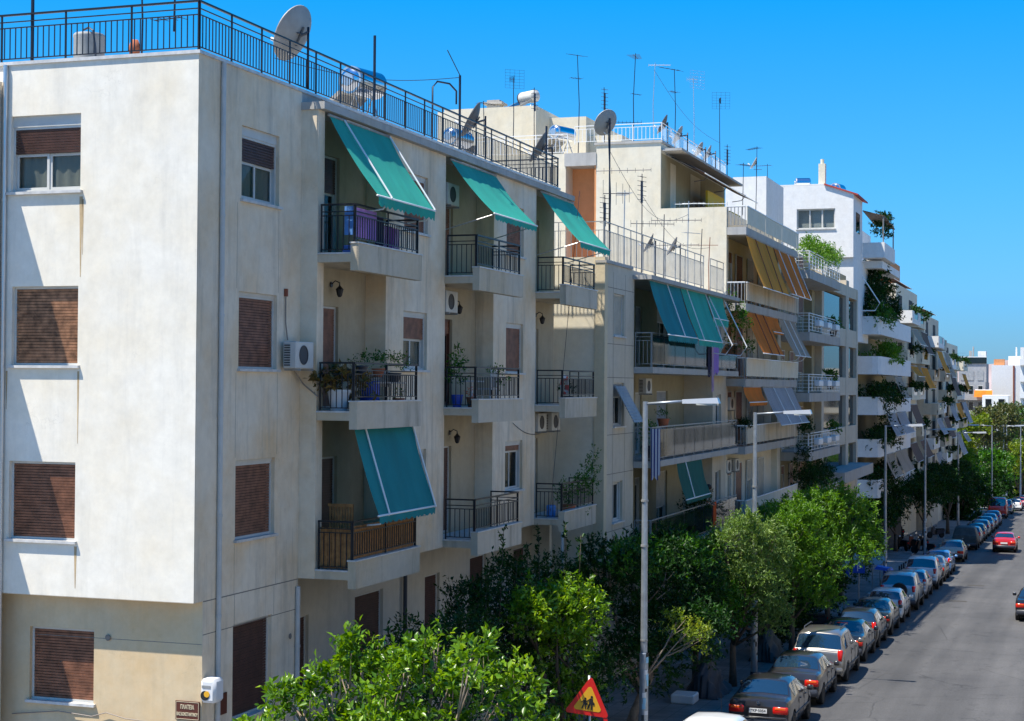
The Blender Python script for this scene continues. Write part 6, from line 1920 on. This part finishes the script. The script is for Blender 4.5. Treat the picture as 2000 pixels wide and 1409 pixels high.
for k, (x, y) in enumerate(((-9.7, 96.0), (-9.7, 97.2), (-9.7, 98.4), (-9.7, 99.6))):
    tag(MB().tube([(x, y, gz(y, .1)), (x, y, gz(y) + 1.0)], .045, 8).build('bollard', 'post_metal'), ('first', 'second', 'third', 'last')[k] + ' thin bollard of the row behind the white compact car', 'bollard', 'thin bollards at the kerb')


# ------------------------------------------------------------------ cars
CARP = {}
def paint(col, rough=.22, metal=.5):
    k = (col, rough, metal)
    if k not in CARP:
        nm = 'car_paint_%d' % len(CARP)
        m, t, p = _new(nm)
        dust = _ramp(t, _noise(t, 2.2, 5), [(0.40, 0.0), (0.8, 0.12)])
        t.links.new(_mix(t, 'MIX', dust, tuple(col), (0.16, 0.145, 0.125)), p.inputs['Base Color'])
        p.inputs['Metallic'].default_value = metal
        p.inputs['Roughness'].default_value = rough + .1
        p.inputs['Coat Weight'].default_value = .8
        p.inputs['Coat Roughness'].default_value = .06
        MATS[nm] = m
        CARP[k] = nm
    return CARP[k]


# stations: y, half width at sill/belt, belt z, top half width, top z, bottom z   (rear of the car is y = 0)
STY = {
 'sedan': dict(L=4.35, W=.85, st=[(0, .74, .72, .66, .80, .36), (.05, .81, .90, .71, .985, .30), (.30, .84, .93, .73, 1.02, .24), (.62, .85, .94, .72, 1.04, .22), (1.18, .85, .955, .575, 1.37, .22), (1.75, .85, .955, .59, 1.415, .22), (2.35, .85, .95, .58, 1.39, .22), (3.10, .85, .94, .72, 1.00, .22), (3.75, .83, .84, .68, .90, .24), (4.2, .78, .70, .62, .77, .30), (4.35, .68, .58, .55, .62, .36)], rear=(3, 4), front=(6, 7), axles=(.82, 3.45), wr=.31, tail='wide'),
 'hatch': dict(L=3.95, W=.83, st=[(0, .74, .62, .70, .64, .34), (.04, .81, .90, .74, .94, .26), (.12, .83, .94, .72, 1.0, .24), (.42, .83, .96, .60, 1.36, .22), (1.0, .83, .96, .60, 1.43, .22), (1.9, .83, .95, .59, 1.41, .22), (2.75, .83, .93, .70, 1.0, .22), (3.4, .81, .84, .66, .90, .24), (3.8, .76, .68, .60, .74, .30), (3.95, .66, .56, .52, .60, .36)], rear=(2, 3), front=(5, 6), axles=(.68, 3.15), wr=.30, tail='high'),
 'van': dict(L=4.55, W=.90, st=[(0, .80, .66, .76, .68, .34), (.05, .87, .98, .80, 1.02, .26), (.12, .89, 1.04, .78, 1.08, .24), (.40, .90, 1.06, .68, 1.60, .22), (1.0, .90, 1.06, .69, 1.68, .22), (2.3, .90, 1.05, .68, 1.66, .22), (3.4, .89, 1.0, .74, 1.08, .22), (4.0, .86, .90, .70, .96, .24), (4.4, .80, .72, .62, .78, .30), (4.55, .70, .60, .56, .64, .36)], rear=(2, 3), front=(5, 6), axles=(.80, 3.65), wr=.32, tail='high'),
 'suv': dict(L=4.4, W=.90, st=[(0, .82, .80, .78, .82, .42), (.04, .88, 1.05, .82, 1.1, .36), (.10, .89, 1.10, .80, 1.16, .34), (.30, .90, 1.12, .70, 1.66, .34), (.9, .90, 1.12, .71, 1.75, .34), (2.1, .90, 1.11, .70, 1.73, .34), (2.95, .89, 1.08, .76, 1.16, .34), (3.8, .87, 1.0, .72, 1.06, .34), (4.25, .82, .84, .66, .88, .40), (4.4, .74, .7, .6, .74, .45)], rear=(2, 3), front=(5, 6), axles=(.85, 3.5), wr=.37, tail='high'),
 'bigvan': dict(L=5.0, W=.98, st=[(0, .92, .8, .90, .82, .36), (.04, .96, 1.15, .90, 1.2, .3), (.08, .97, 1.2, .89, 1.26, .28), (.20, .98, 1.22, .85, 2.15, .26), (.8, .98, 1.22, .86, 2.25, .26), (3.3, .98, 1.2, .84, 2.2, .26), (4.1, .96, 1.1, .80, 1.25, .26), (4.6, .92, .98, .76, 1.08, .28), (4.95, .86, .8, .7, .86, .32), (5.0, .78, .7, .64, .74, .36)], rear=(2, 3), front=(5, 6), axles=(.9, 4.1), wr=.34, tail='high'),
}
STY['wagon'] = dict(STY['van']); STY['wagon'] = dict(L=4.4, W=.84, st=[(0, .76, .62, .72, .66, .36), (.05, .82, .86, .76, .92, .28), (.14, .84, .92, .73, .98, .24), (.50, .84, .93, .62, 1.36, .22), (1.2, .84, .93, .62, 1.43, .22), (2.3, .84, .92, .60, 1.41, .22), (3.1, .84, .91, .72, .99, .22), (3.8, .82, .82, .68, .88, .24), (4.25, .77, .68, .62, .75, .3), (4.4, .68, .58, .55, .62, .36)], rear=(2, 3), front=(5, 6), axles=(.85, 3.45), wr=.31, tail='wide')


def surf_fn(S):
    st = S['st']
    def ring(k):
        y, w, zb, wt, zt, z0 = st[k]
        return [(w * .90, y, z0), (w * .985, y, z0 + (zb - z0) * .30), (w, y, z0 + (zb - z0) * .66), (w * .965, y, zb), ((w * .965) * .12 + wt * .88, y, zt - (zt - zb) * .16 - .0), (wt * .86, y, zt - .008), (0, y, zt + .022)]
    rings = [ring(k) for k in range(len(st))]
    def S_(u, v):
        """u along the stations; v 0..12 across, 6 = centre line; right side v < 6"""
        sx = 1 if v <= 6 else -1
        vv = v if v <= 6 else 12 - v
        i = min(int(u), len(rings) - 2); j = min(int(vv), 5)
        fu, fv = u - i, vv - j
        def rp(k):
            a, b = rings[k][j], rings[k][j + 1]
            f = fv
            return Vector([a[q] + (b[q] - a[q]) * f for q in range(3)])
        def cr(p0, p1, p2, p3, t):
            m1 = (p2 - p0) * .5 * .55; m2 = (p3 - p1) * .5 * .55
            d = (p2 - p1)
            m1 = m1 * .5 + d * .5; m2 = m2 * .5 + d * .5
            t2, t3 = t * t, t * t * t
            return p1 * (2 * t3 - 3 * t2 + 1) + m1 * (t3 - 2 * t2 + t) + p2 * (-2 * t3 + 3 * t2) + m2 * (t3 - t2)
        p = cr(rp(max(i - 1, 0)), rp(i), rp(i + 1), rp(min(i + 2, len(rings) - 1)), fu)
        return Vector((p.x * sx, p.y, p.z))
    return S_, rings


def car(style, label, col, yr, xc=-8.22, plate=None, dy=0.0, rough=.2, metal=.5, detail=2, extra=(), twotone=None, group='cars parked along the kerb', glass='car_glass', name='parked_car', yaw=0.0, covered=False):
    S = STY[style]; L = S['L']
    z = gz(yr + L / 2)
    t = thing(name, (xc, yr, gz(yr)), label, 'car' if style != 'bigvan' else 'van', group)
    t.rotation_euler = (-math.atan(SLOPE), 0, yaw)
    fn, rings = surf_fn(S)
    pm = paint(tuple(col), rough, metal) if not covered else 'tarp'
    class LM(MB):
        pass
    def mk(mb, nm, mt, par=None, smooth=False):
        """geometry in car coordinates"""
        me = bpy.data.meshes.new(nm); me.from_pydata([tuple(v) for v in mb.v], [], mb.f)
        me.materials.append(MATS[mt])
        if smooth:
            me.polygons.foreach_set('use_smooth', [True] * len(me.polygons))
            if smooth == 'auto': me.update(); me.set_sharp_from_angle(angle=math.radians(44))
        o = bpy.data.objects.new(nm, me); COL.objects.link(o); o.parent = par or t
        return o
    # body
    n = len(rings); NU = (n - 1) * 4
    us = [k / 4 for k in range(NU + 1)]
    vs = [k / 2 for k in range(25)]
    mb = MB()
    V = [fn(min(u, n - 1 - 1e-6), v) for u in us for v in vs]
    A_ = [c for c in S['axles']]; wr = S['wr']
    # wheel arches: lift the sill where a wheel stands
    nv = len(vs)
    for i, p in enumerate(V):
        j = i % nv
        for a in A_:
            d = abs(p.y - a)
            if d < wr * 1.22:
                hgt = wr + math.sqrt(max(0, (wr * 1.22) ** 2 - d * d))
                if p.z < hgt and (j <= 5 or j >= nv - 6): p.z = min(hgt, p.z + .6)
    mb.add([tuple(p) for p in V], [(i * nv + j, i * nv + j + 1, (i + 1) * nv + j + 1, (i + 1) * nv + j) for i in range(len(us) - 1) for j in range(nv - 1)])
    mb.f.append(tuple(range(nv))); mb.f.append(tuple(len(V) - nv + j for j in reversed(range(nv))))
    mk(mb, 'body', pm, smooth='auto')
    if covered:
        pass
    # dark underside
    u_ = MB(); u_.box((-S['W'] * .86, .35, .2), (S['W'] * .86, L - .35, .55)); mk(u_, 'underbody', 'rubber')
    def patch(nm, mt, u0, u1, v0, v1, off=.006, nu=6, nv_=6, inset=0.0):
        g = MB()
        def f(i, j):
            u, v = u0 + (u1 - u0) * i, v0 + (v1 - v0) * j
            p = fn(u, v); e = .02
            du = fn(min(u + e, n - 1.001), v) - fn(max(u - e, 0), v); dv = fn(u, min(v + e, 12)) - fn(u, max(v - e, 0))
            nn = dv.cross(du)
            if nn.length < 1e-9: nn = Vector((0, 0, 1))
            nn.normalize()
            if nn.dot(p - Vector((0, L / 2, .6))) < 0: nn = -nn
            return p + nn * off
        g.grid(f, nu, nv_)
        return mk(g, nm, mt, smooth=True)
    if not covered:
        r0, r1 = S['rear']; f0, f1 = S['front']
        patch('rear_window', glass, r0 + .10, r1 - .08, 4.25, 7.75)
        patch('windscreen', glass, f0 + .10, f1 - .06, 4.3, 7.7)
        ce = r1 - (.15 if style not in ('sedan',) else .22); cf = f0 + .45
        span = cf - ce
        ncut = 2 if style in ('sedan', 'hatch', 'suv') else 3
        for sgn_ in (0, 1):
            for k in range(ncut):
                ua, ub = ce + span * k / ncut + .05, ce + span * (k + 1) / ncut - .05
                if sgn_ == 0: patch('side_window', glass, ua, ub, 3.10, 3.92)
                else: patch('side_window', glass, ua, ub, 8.08, 8.90)
    W = S['W']; st = S['st']
    # bumper
    b = MB().bevbox((-W * .93, -.07, .33), (W * .93, .16, .54), .05); mk(b, 'bumper', pm if style in ('hatch', 'van') else 'plastic_dark', smooth='auto')
    b = MB().bevbox((-W * .86, L - .12, .32), (W * .86, L + .04, .52), .04); mk(b, 'bumper', pm, smooth='auto')
    if not covered:
        zb = st[1][2]
        for s in (-1, 1):
            if S['tail'] == 'wide':
                a, b_ = s * (W * .46), s * (W * .945)
                q = MB().bevbox((min(a, b_), -.035, zb - .27), (max(a, b_), .14, zb - .08), .03)
                o = mk(q, 'taillight', 'tail_red', smooth='auto')
                q = MB().bevbox((min(a, b_) + .06, -.042, zb - .155), (max(a, b_) - .06, -.03, zb - .095), .004); mk(q, 'indicator', 'tail_orange', o)
            else:
                hh = .34 if style != 'bigvan' else .5
                q = MB().bevbox((s * W * .80 - .075, .01, zb - .28), (s * W * .80 + .095 if s > 0 else s * W * .80 + .075, .16, zb + hh - .22), .03)
                if s < 0: q = MB().bevbox((s * W * .80 - .095, .01, zb - .28), (s * W * .80 + .075, .16, zb + hh - .22), .03)
                mk(q, 'taillight', 'tail_red', smooth='auto')
            m = MB().bevbox((s * (W + .02), f_y(S) - .06, 1.0 - .07 + (.12 if style in ('suv', 'van', 'bigvan') else 0)), (s * (W + .19), f_y(S) + .08, 1.0 + .07 + (.12 if style in ('suv', 'van', 'bigvan') else 0)), .03)
            mk(m, 'wing_mirror', pm, smooth='auto')
            if detail > 1:
                for dyy in (L * .42, L * .62):
                    m = MB().box((s * (W * .985), dyy, st[4][2] - .13), (s * (W * 1.012), dyy + .14, st[4][2] - .10)); mk(m, 'door_handle', 'plastic_dark')
                for dyy in (L * .36, L * .565, L * .745):
                    m = MB().box((s * (W * .988), dyy, .3), (s * (W * 1.002), dyy + .012, st[4][2] - .02)); mk(m, 'door_gap', 'rubber')
                m = MB().box((s * (W * .99), L * .2, .48), (s * (W * 1.014), L * .78, .54)); mk(m, 'side_strip', 'plastic_dark')
        pz = zb - .20 if S['tail'] == 'wide' else .68
        py = -.045 if S['tail'] == 'wide' else -.02
        q = MB().box((-.24, py - .012, pz - .06), (.24, py, pz + .06)); pl = mk(q, 'licence_plate', 'plastic_white')
        if plate:
            o = bpy.data.objects.new('lettering', text_mesh(plate, .105, 'ink', bold=.001)); COL.objects.link(o); o.parent = pl
            o.location = (0, py - .014, pz); o.rotation_euler = (math.pi / 2, 0, 0)
    # wheels
    key = (round(wr, 2),)
    if key not in _WM:
        ty = MB().lathe((0, 0, 0), [(wr * .62, -.10), (wr * .93, -.10), (wr, -.07), (wr, .07), (wr * .93, .10), (wr * .62, .10)], 20, 'x')
        rm = MB().lathe((0, 0, 0), [(wr * .62, -.085), (wr * .62, .085)], 16, 'x')
        for k in range(6):
            a = k * math.pi / 3
            for s in (-1, 1): rm.hexa([(s * .086, math.cos(a) * .05 - math.sin(a) * .02, math.sin(a) * .05 + math.cos(a) * .02), (s * .086, math.cos(a) * wr * .58 - math.sin(a) * .02, math.sin(a) * wr * .58 + math.cos(a) * .02), (s * .086, math.cos(a) * wr * .58 + math.sin(a) * .02, math.sin(a) * wr * .58 - math.cos(a) * .02), (s * .086, math.cos(a) * .05 + math.sin(a) * .02, math.sin(a) * .05 - math.cos(a) * .02),
                                       (s * .098, math.cos(a) * .05 - math.sin(a) * .02, math.sin(a) * .05 + math.cos(a) * .02), (s * .098, math.cos(a) * wr * .58 - math.sin(a) * .02, math.sin(a) * wr * .58 + math.cos(a) * .02), (s * .098, math.cos(a) * wr * .58 + math.sin(a) * .02, math.sin(a) * wr * .58 - math.cos(a) * .02), (s * .098, math.cos(a) * .05 + math.sin(a) * .02, math.sin(a) * .05 - math.cos(a) * .02)])
        out = []
        for nm, mm, mt in (('tyre', ty, 'rubber'), ('rim', rm, 'rim')):
            me = bpy.data.meshes.new(nm); me.from_pydata(mm.v, [], mm.f); me.materials.append(MATS[mt]); out.append(me)
        _WM[key] = out
    for a in A_:
        for s in (-1, 1):
            o = bpy.data.objects.new('wheel', _WM[key][0]); COL.objects.link(o); o.parent = t; o.location = (s * (W - .11), a, wr)
            r_ = bpy.data.objects.new('rim', _WM[key][1]); COL.objects.link(r_); r_.parent = o
    if 'rack' in extra:
        for s in (-1, 1):
            m = MB().tube([(s * .60, 1.0, st[4][4] - .02), (s * .60, 1.1, st[4][4] + .05), (s * .60, 2.5, st[4][4] + .05), (s * .60, 2.7, st[4][4] - .0)], .02, 6); mk(m, 'roof_rail', 'plastic_dark')
    if 'spare' in extra:
        m = MB().lathe((.08, -.2, .95), [(.12, 0), (.34, .0), (.37, .05), (.37, .18)], 22, 'y'); mk(m, 'spare_wheel', 'rubber', smooth='auto')
    if 'badge' in extra:
        m = MB().lathe((0, -.012, zb + .0), [(.045, 0), (.045, .01)], 14, 'y'); mk(m, 'badge', 'chrome')
    if 'brake' in extra:
        m = MB().box((-.2, .60, 1.36), (.2, .63, 1.385)); mk(m, 'brake_light', 'tail_red')
    if 'antenna' in extra:
        m = MB().tube([(0, 2.2, 1.4), (0, 2.1, 1.85)], .006, 4); mk(m, 'antenna', 'ink')
    if 'chrome' in extra:
        m = MB().box((-W * .9, -.085, .50), (W * .9, -.068, .535)); mk(m, 'bumper_strip', 'chrome')
    return t


_WM = {}
def f_y(S): return S['st'][S['front'][1]][0] - .30


GREY = (0.075, 0.07, 0.075); 
car('hatch', 'white car whose roof just enters the bottom edge', (.72, .74, .76), 37.6, metal=0, extra=('antenna',))
car('sedan', 'dark grey saloon with square red lights, nearest fully visible', (.028, .025, .028), 44.65, plate='TKP·5054', extra=('badge', 'chrome'), metal=.4)
car('sedan', 'dark grey saloon with rounded orange-red lights, second in the row', (.040, .037, .040), 50.1, plate='YZA·3172', metal=.4, extra=('antenna',))
car('van', 'silver-beige people carrier with dark rear window', (.22, .21, .195), 55.3, extra=('rack',), metal=.6)
car('sedan', 'dark blue-green saloon with a red high brake light', (.008, .016, .028), 60.7, extra=('brake',), metal=.3)
car('hatch', 'black hatchback with tall red tail lights', (.012, .013, .016), 65.2, metal=.2)
car('sedan', 'black-green saloon with red corner lights before the white car', (.018, .028, .028), 69.6, metal=.2)
car('hatch', 'small white hatchback with a wide rear window coloured blue for reflected sky', (.66, .66, .64), 74.9, metal=0)
car('suv', 'silver off-roader with a spare wheel on its back door', (.34, .37, .39), 80.6, extra=('spare', 'rack'), metal=.5)
car('hatch', 'pale silver hatchback with small red lights', (.40, .40, .42), 86.9, metal=.4)
car('suv', 'white off-roader with vertical red lights', (.68, .68, .68), 92.5, extra=('rack',), metal=0)
car('sedan', 'brownish-grey saloon hidden behind the white off-roader', (.14, .12, .11), 98.2)
car('hatch', 'light blue hatchback behind the white off-roader', (.10, .24, .50), 103.6)
car('wagon', 'beige estate car with orange light and bright rear window', (.42, .37, .30), 114.8, metal=.2, extra=('rack',))
car('suv', 'off-roader wrapped in a dark grey cover', (.05, .05, .06), 128.2, covered=True)
car('hatch', 'silver-grey hatchback with red lights past the covered one', (.25, .25, .28), 135.2)
car('wagon', 'dark estate car with a glinting roof and one red light', (.05, .06, .09), 140.6)
car('hatch', 'silver hatchback seventh before the red van', (.30, .32, .36), 147.5)
car('sedan', 'grey-blue saloon among the small distant cars', (.16, .19, .26), 153.8)
car('sedan', 'light blue saloon among the small distant cars', (.20, .27, .40), 160.5)
car('hatch', 'dark blue hatchback just before the red van', (.05, .09, .24), 168.0)
car('bigvan', 'tall red van with dark rear windows', (.50, .035, .012), 184.0, xc=-8.45, metal=0)
car('van', 'grey people carrier behind the red van', (.30, .31, .31), 195.5)
car('hatch', 'white hatchback standing wide beyond the red van', (.68, .68, .68), 206.0, xc=-7.5, metal=0)
car('hatch', 'pinkish-red hatchback near the far bend', (.45, .07, .09), 214.0, xc=-7.3, metal=0)
car('wagon', 'pale estate car at the far bend', (.5, .48, .46), 222.0, xc=-6.6, metal=0)
car('sedan', 'reddish-brown saloon, farthest car at the right edge', (.35, .12, .09), 230.0, xc=-6.0, metal=0)
car('sedan', 'red saloon driving away in the lane', (.55, .012, .010), 127.0, xc=-5.35, metal=.1, group='cars driving away', name='moving_car', extra=('brake',))
car('sedan', 'black car cut by the right edge of the picture', (.012, .012, .016), 78.2, xc=-1.98, metal=.2, group='cars driving away', name='moving_car')


# ------------------------------------------------------------------ scooters and covered scooters
def scooter(x, y, ang, label, col='ink', screen=True):
    t = thing('scooter', (x, y, gz(y, .12)), label, 'scooter', 'scooters parked on the pavement')
    t.rotation_euler = (0, 0, ang)
    def mk(mb, nm, mt, smooth='auto', par=None):
        me = bpy.data.meshes.new(nm); me.from_pydata(mb.v, [], mb.f); me.materials.append(MATS[mt])
        me.polygons.foreach_set('use_smooth', [True] * len(me.polygons)); me.update(); me.set_sharp_from_angle(angle=math.radians(35))
        o = bpy.data.objects.new(nm, me); COL.objects.link(o); o.parent = par or t; return o
    for yy in (0, 1.28):
        w = mk(MB().lathe((0, yy, .28), [(.17, -.05), (.25, -.055), (.28, -.03), (.28, .03), (.25, .055), (.17, .05)], 18, 'x'), 'wheel', 'rubber')
        mk(MB().lathe((0, yy, .28), [(.17, -.03), (.17, .03)], 12, 'x'), 'rim', 'rim', par=w)
    mk(MB().hexa([(-.14, -.15, .42), (.14, -.15, .42), (.16, .62, .32), (-.16, .62, .32), (-.12, -.28, .68), (.12, -.28, .68), (.15, .62, .66), (-.15, .62, .66)]), 'body', col)
    mk(MB().hexa([(-.16, .60, .26), (.16, .60, .26), (.16, 1.0, .26), (-.16, 1.0, .26), (-.16, .60, .33), (.16, .60, .33), (.16, 1.0, .33), (-.16, 1.0, .33)]), 'footboard', col)
    mk(MB().hexa([(-.2, .98, .28), (.2, .98, .28), (.14, 1.16, .35), (-.14, 1.16, .35), (-.16, .86, .92), (.16, .86, .92), (.10, 1.0, .95), (-.10, 1.0, .95)]), 'leg_shield', col)
    mk(MB().bevbox((-.13, -.22, .68), (.13, .58, .79), .03), 'seat', 'rubber')
    mk(MB().tube([(-.34, .80, 1.02), (-.2, .86, 1.0), (0, .9, .96), (.2, .86, 1.0), (.34, .80, 1.02)], .018, 6), 'handlebar', 'post_metal')
    mk(MB().tube([(0, .9, .95), (0, 1.28, .3)], .03, 6), 'fork', 'post_metal')
    mk(MB().bevbox((-.08, .93, .90), (.08, 1.05, 1.04), .02), 'headlight', 'chrome')
    mk(MB().bevbox((-.06, -.31, .58), (.06, -.27, .66), .01), 'taillight', 'tail_red')
    for s in (-1, 1):
        mk(MB().tube([(s * .25, .85, 1.0), (s * .32, .83, 1.16)], .008, 5), 'mirror_stem', 'post_metal')
        mk(MB().lathe((s * .34, .82, 1.2), [(.06, 0), (.06, .015)], 12, 'y'), 'mirror', 'chrome')
    mk(MB().tube([(.0, .45, .3), (-.15, .42, .0)], .012, 5), 'stand', 'post_metal')
    return t
scooter(-10.1, 68.6, 1.9, 'dark scooter with a red tail light beside the black hatchback', 'ink')
scooter(-13.7, 138, .3, 'lone scooter seen from behind near the shop fronts', 'plastic_dark')
scooter(-11.9, 122.5, .6, 'left scooter of a tight group by the fourth lamp', 'ink')
scooter(-11.3, 123.5, .5, 'middle scooter of a tight group by the fourth lamp', 'rust')
scooter(-10.7, 124.5, .55, 'right scooter of a tight group by the fourth lamp', 'ink')
scooter(-9.9, 119.6, 1.2, 'scooter standing at the kerb behind the light blue hatchback', 'ink')
scooter(-10.9, 141.5, 2.4, 'scooter leaning towards the kerb beyond the fourth lamp', 'plastic_dark')


def tarp(x, y, w, l, h, label, mat, seed):
    g = random.Random(seed)
    z = gz(y, .125)
    prof = [(0, .55), (.2, .80), (.42, 1.0), (.55, .82), (.75, .70), (1, .35)]
    def f(i, j):
        yy = i
        top = np.interp(yy, [p[0] for p in prof], [p[1] for p in prof]) * h
        a = (j - .5) * 2
        ridge = 1 - abs(a) ** 2.2
        wob = .04 * math.sin(i * 21 + a * 4 + seed) + .035 * math.sin(a * 17 + i * 5)
        ww = w * (.5 + .35 * (1 - ridge))
        zz = z + max(0.02, top * ridge + wob * (ridge > .02))
        end = abs(i - .5) * 2
        if end > .96: zz = z + .05
        return (x + a * ww * .75 + wob, y + (i - .5) * l + wob, zz)
    o = MB().grid(f, 30, 24).build('covered_scooter', mat, smooth=True)
    return tag(o, label, 'covered scooter')
tarp(-10.6, 59.6, .9, 2.0, 1.25, 'scooter under a greenish-grey cover by the second lamp', 'tarp', 1)
tarp(-10.9, 50.6, .9, 2.1, 1.3, 'scooter under a dark cover below the broad dark tree', 'tarp_dark', 4)
tag(MB().bevbox((-11.5, 48.3, gz(48, .12)), (-10.8, 49.0, gz(48, .12) + .28), .04).build('white_box', 'plastic_white'), 'white box lying on the pavement under the trees', 'box')


# ------------------------------------------------------------------ people
def figure(name, label, joints, radii, edges, mat, loc, cat='person'):
    me = bpy.data.meshes.new(name)
    me.from_pydata([Vector(j) for j in joints], edges, [])
    o = bpy.data.objects.new(name, me); COL.objects.link(o)
    sk = o.modifiers.new('skin', 'SKIN'); sk.use_smooth_shade = True
    for i, r in enumerate(radii): me.skin_vertices[0].data[i].radius = (r, r)
    me.skin_vertices[0].data[0].use_root = True
    sb = o.modifiers.new('sub', 'SUBSURF'); sb.levels = 1; sb.render_levels = 1
    bpy.context.view_layer.update()
    m2 = bpy.data.meshes.new_from_object(o.evaluated_get(bpy.context.evaluated_depsgraph_get()))
    bpy.data.objects.remove(o)
    m2.materials.clear(); m2.materials.append(MATS[mat])
    return m2


# person leaning over the lowest long balcony, hanging an orange cloth
pb = thing('person', (-13.3, 60.7, -5.38), 'person in a white sleeveless top leaning over the lowest balcony rail', 'person')
J = [(0, 0, .92), (0.02, 0, 1.10), (.06, 0.03, 1.30), (.14, .06, 1.44), (.20, .08, 1.53), (.25, .10, 1.62), (.26, .11, 1.70),
     (-.03, -.10, .88), (-.04, -.11, .48), (-.06, -.11, .08), (.06, -.12, .03), (-.03, .10, .88), (0, .11, .48), (-.02, .11, .08), (.10, .11, .03),
     (.12, -.16, 1.40), (.20, -.20, 1.16), (.34, -.02, 1.02), (.40, .10, .98), (.14, .22, 1.40), (.24, .32, 1.16), (.36, .34, 1.02), (.42, .36, .97)]
E_ = [(0, 1), (1, 2), (2, 3), (3, 4), (4, 5), (5, 6), (0, 7), (7, 8), (8, 9), (9, 10), (0, 11), (11, 12), (12, 13), (13, 14), (3, 15), (15, 16), (16, 17), (17, 18), (3, 19), (19, 20), (20, 21), (21, 22)]
RD = [.15, .14, .15, .11, .055, .095, .09, .10, .065, .045, .035, .10, .065, .045, .035, .06, .045, .035, .03, .06, .045, .035, .03]
bm_ = figure('body', '', J, RD, E_, 'skin', None)
o = bpy.data.objects.new('body', bm_); COL.objects.link(o); o.parent = pb
def shell(z0, z1, rx, ry, mat, nm, cx0=0, cx1=0, par=pb):
    m = MB(); vs = []; n = 18
    for q in range(6):
        f = q / 5; z = z0 + (z1 - z0) * f
        sc = 1 - .12 * math.sin(f * math.pi)
        for k in range(n):
            a = 2 * math.pi * k / n
            vs.append((cx0 + (cx1 - cx0) * f + rx * sc * math.cos(a), ry * sc * math.sin(a) + .02 * f, z))
    m.add(vs, [(i * n + k, i * n + (k + 1) % n, (i + 1) * n + (k + 1) % n, (i + 1) * n + k) for i in range(5) for k in range(n)])
    me = bpy.data.meshes.new(nm); me.from_pydata(m.v, [], m.f); me.materials.append(MATS[mat]); me.polygons.foreach_set('use_smooth', [True] * len(me.polygons))
    o = bpy.data.objects.new(nm, me); COL.objects.link(o); o.parent = par
shell(.86, 1.45, .17, .20, 'shirt_white', 'top', 0, .12)
shell(.10, .95, .19, .22, 'cloth_blue', 'skirt', 0, 0)
hm_ = MB().lathe((.245, .10, 1.60), [(.03, -.06), (.105, .0), (.118, .06), (.10, .13), (.04, .17)], 14)
me = bpy.data.meshes.new('hair'); me.from_pydata([(v[0] - .02, v[1], v[2]) for v in hm_.v], [], hm_.f); me.materials.append(MATS['hair_dark']); me.polygons.foreach_set('use_smooth', [True] * len(me.polygons))
o = bpy.data.objects.new('hair', me); COL.objects.link(o); o.parent = pb
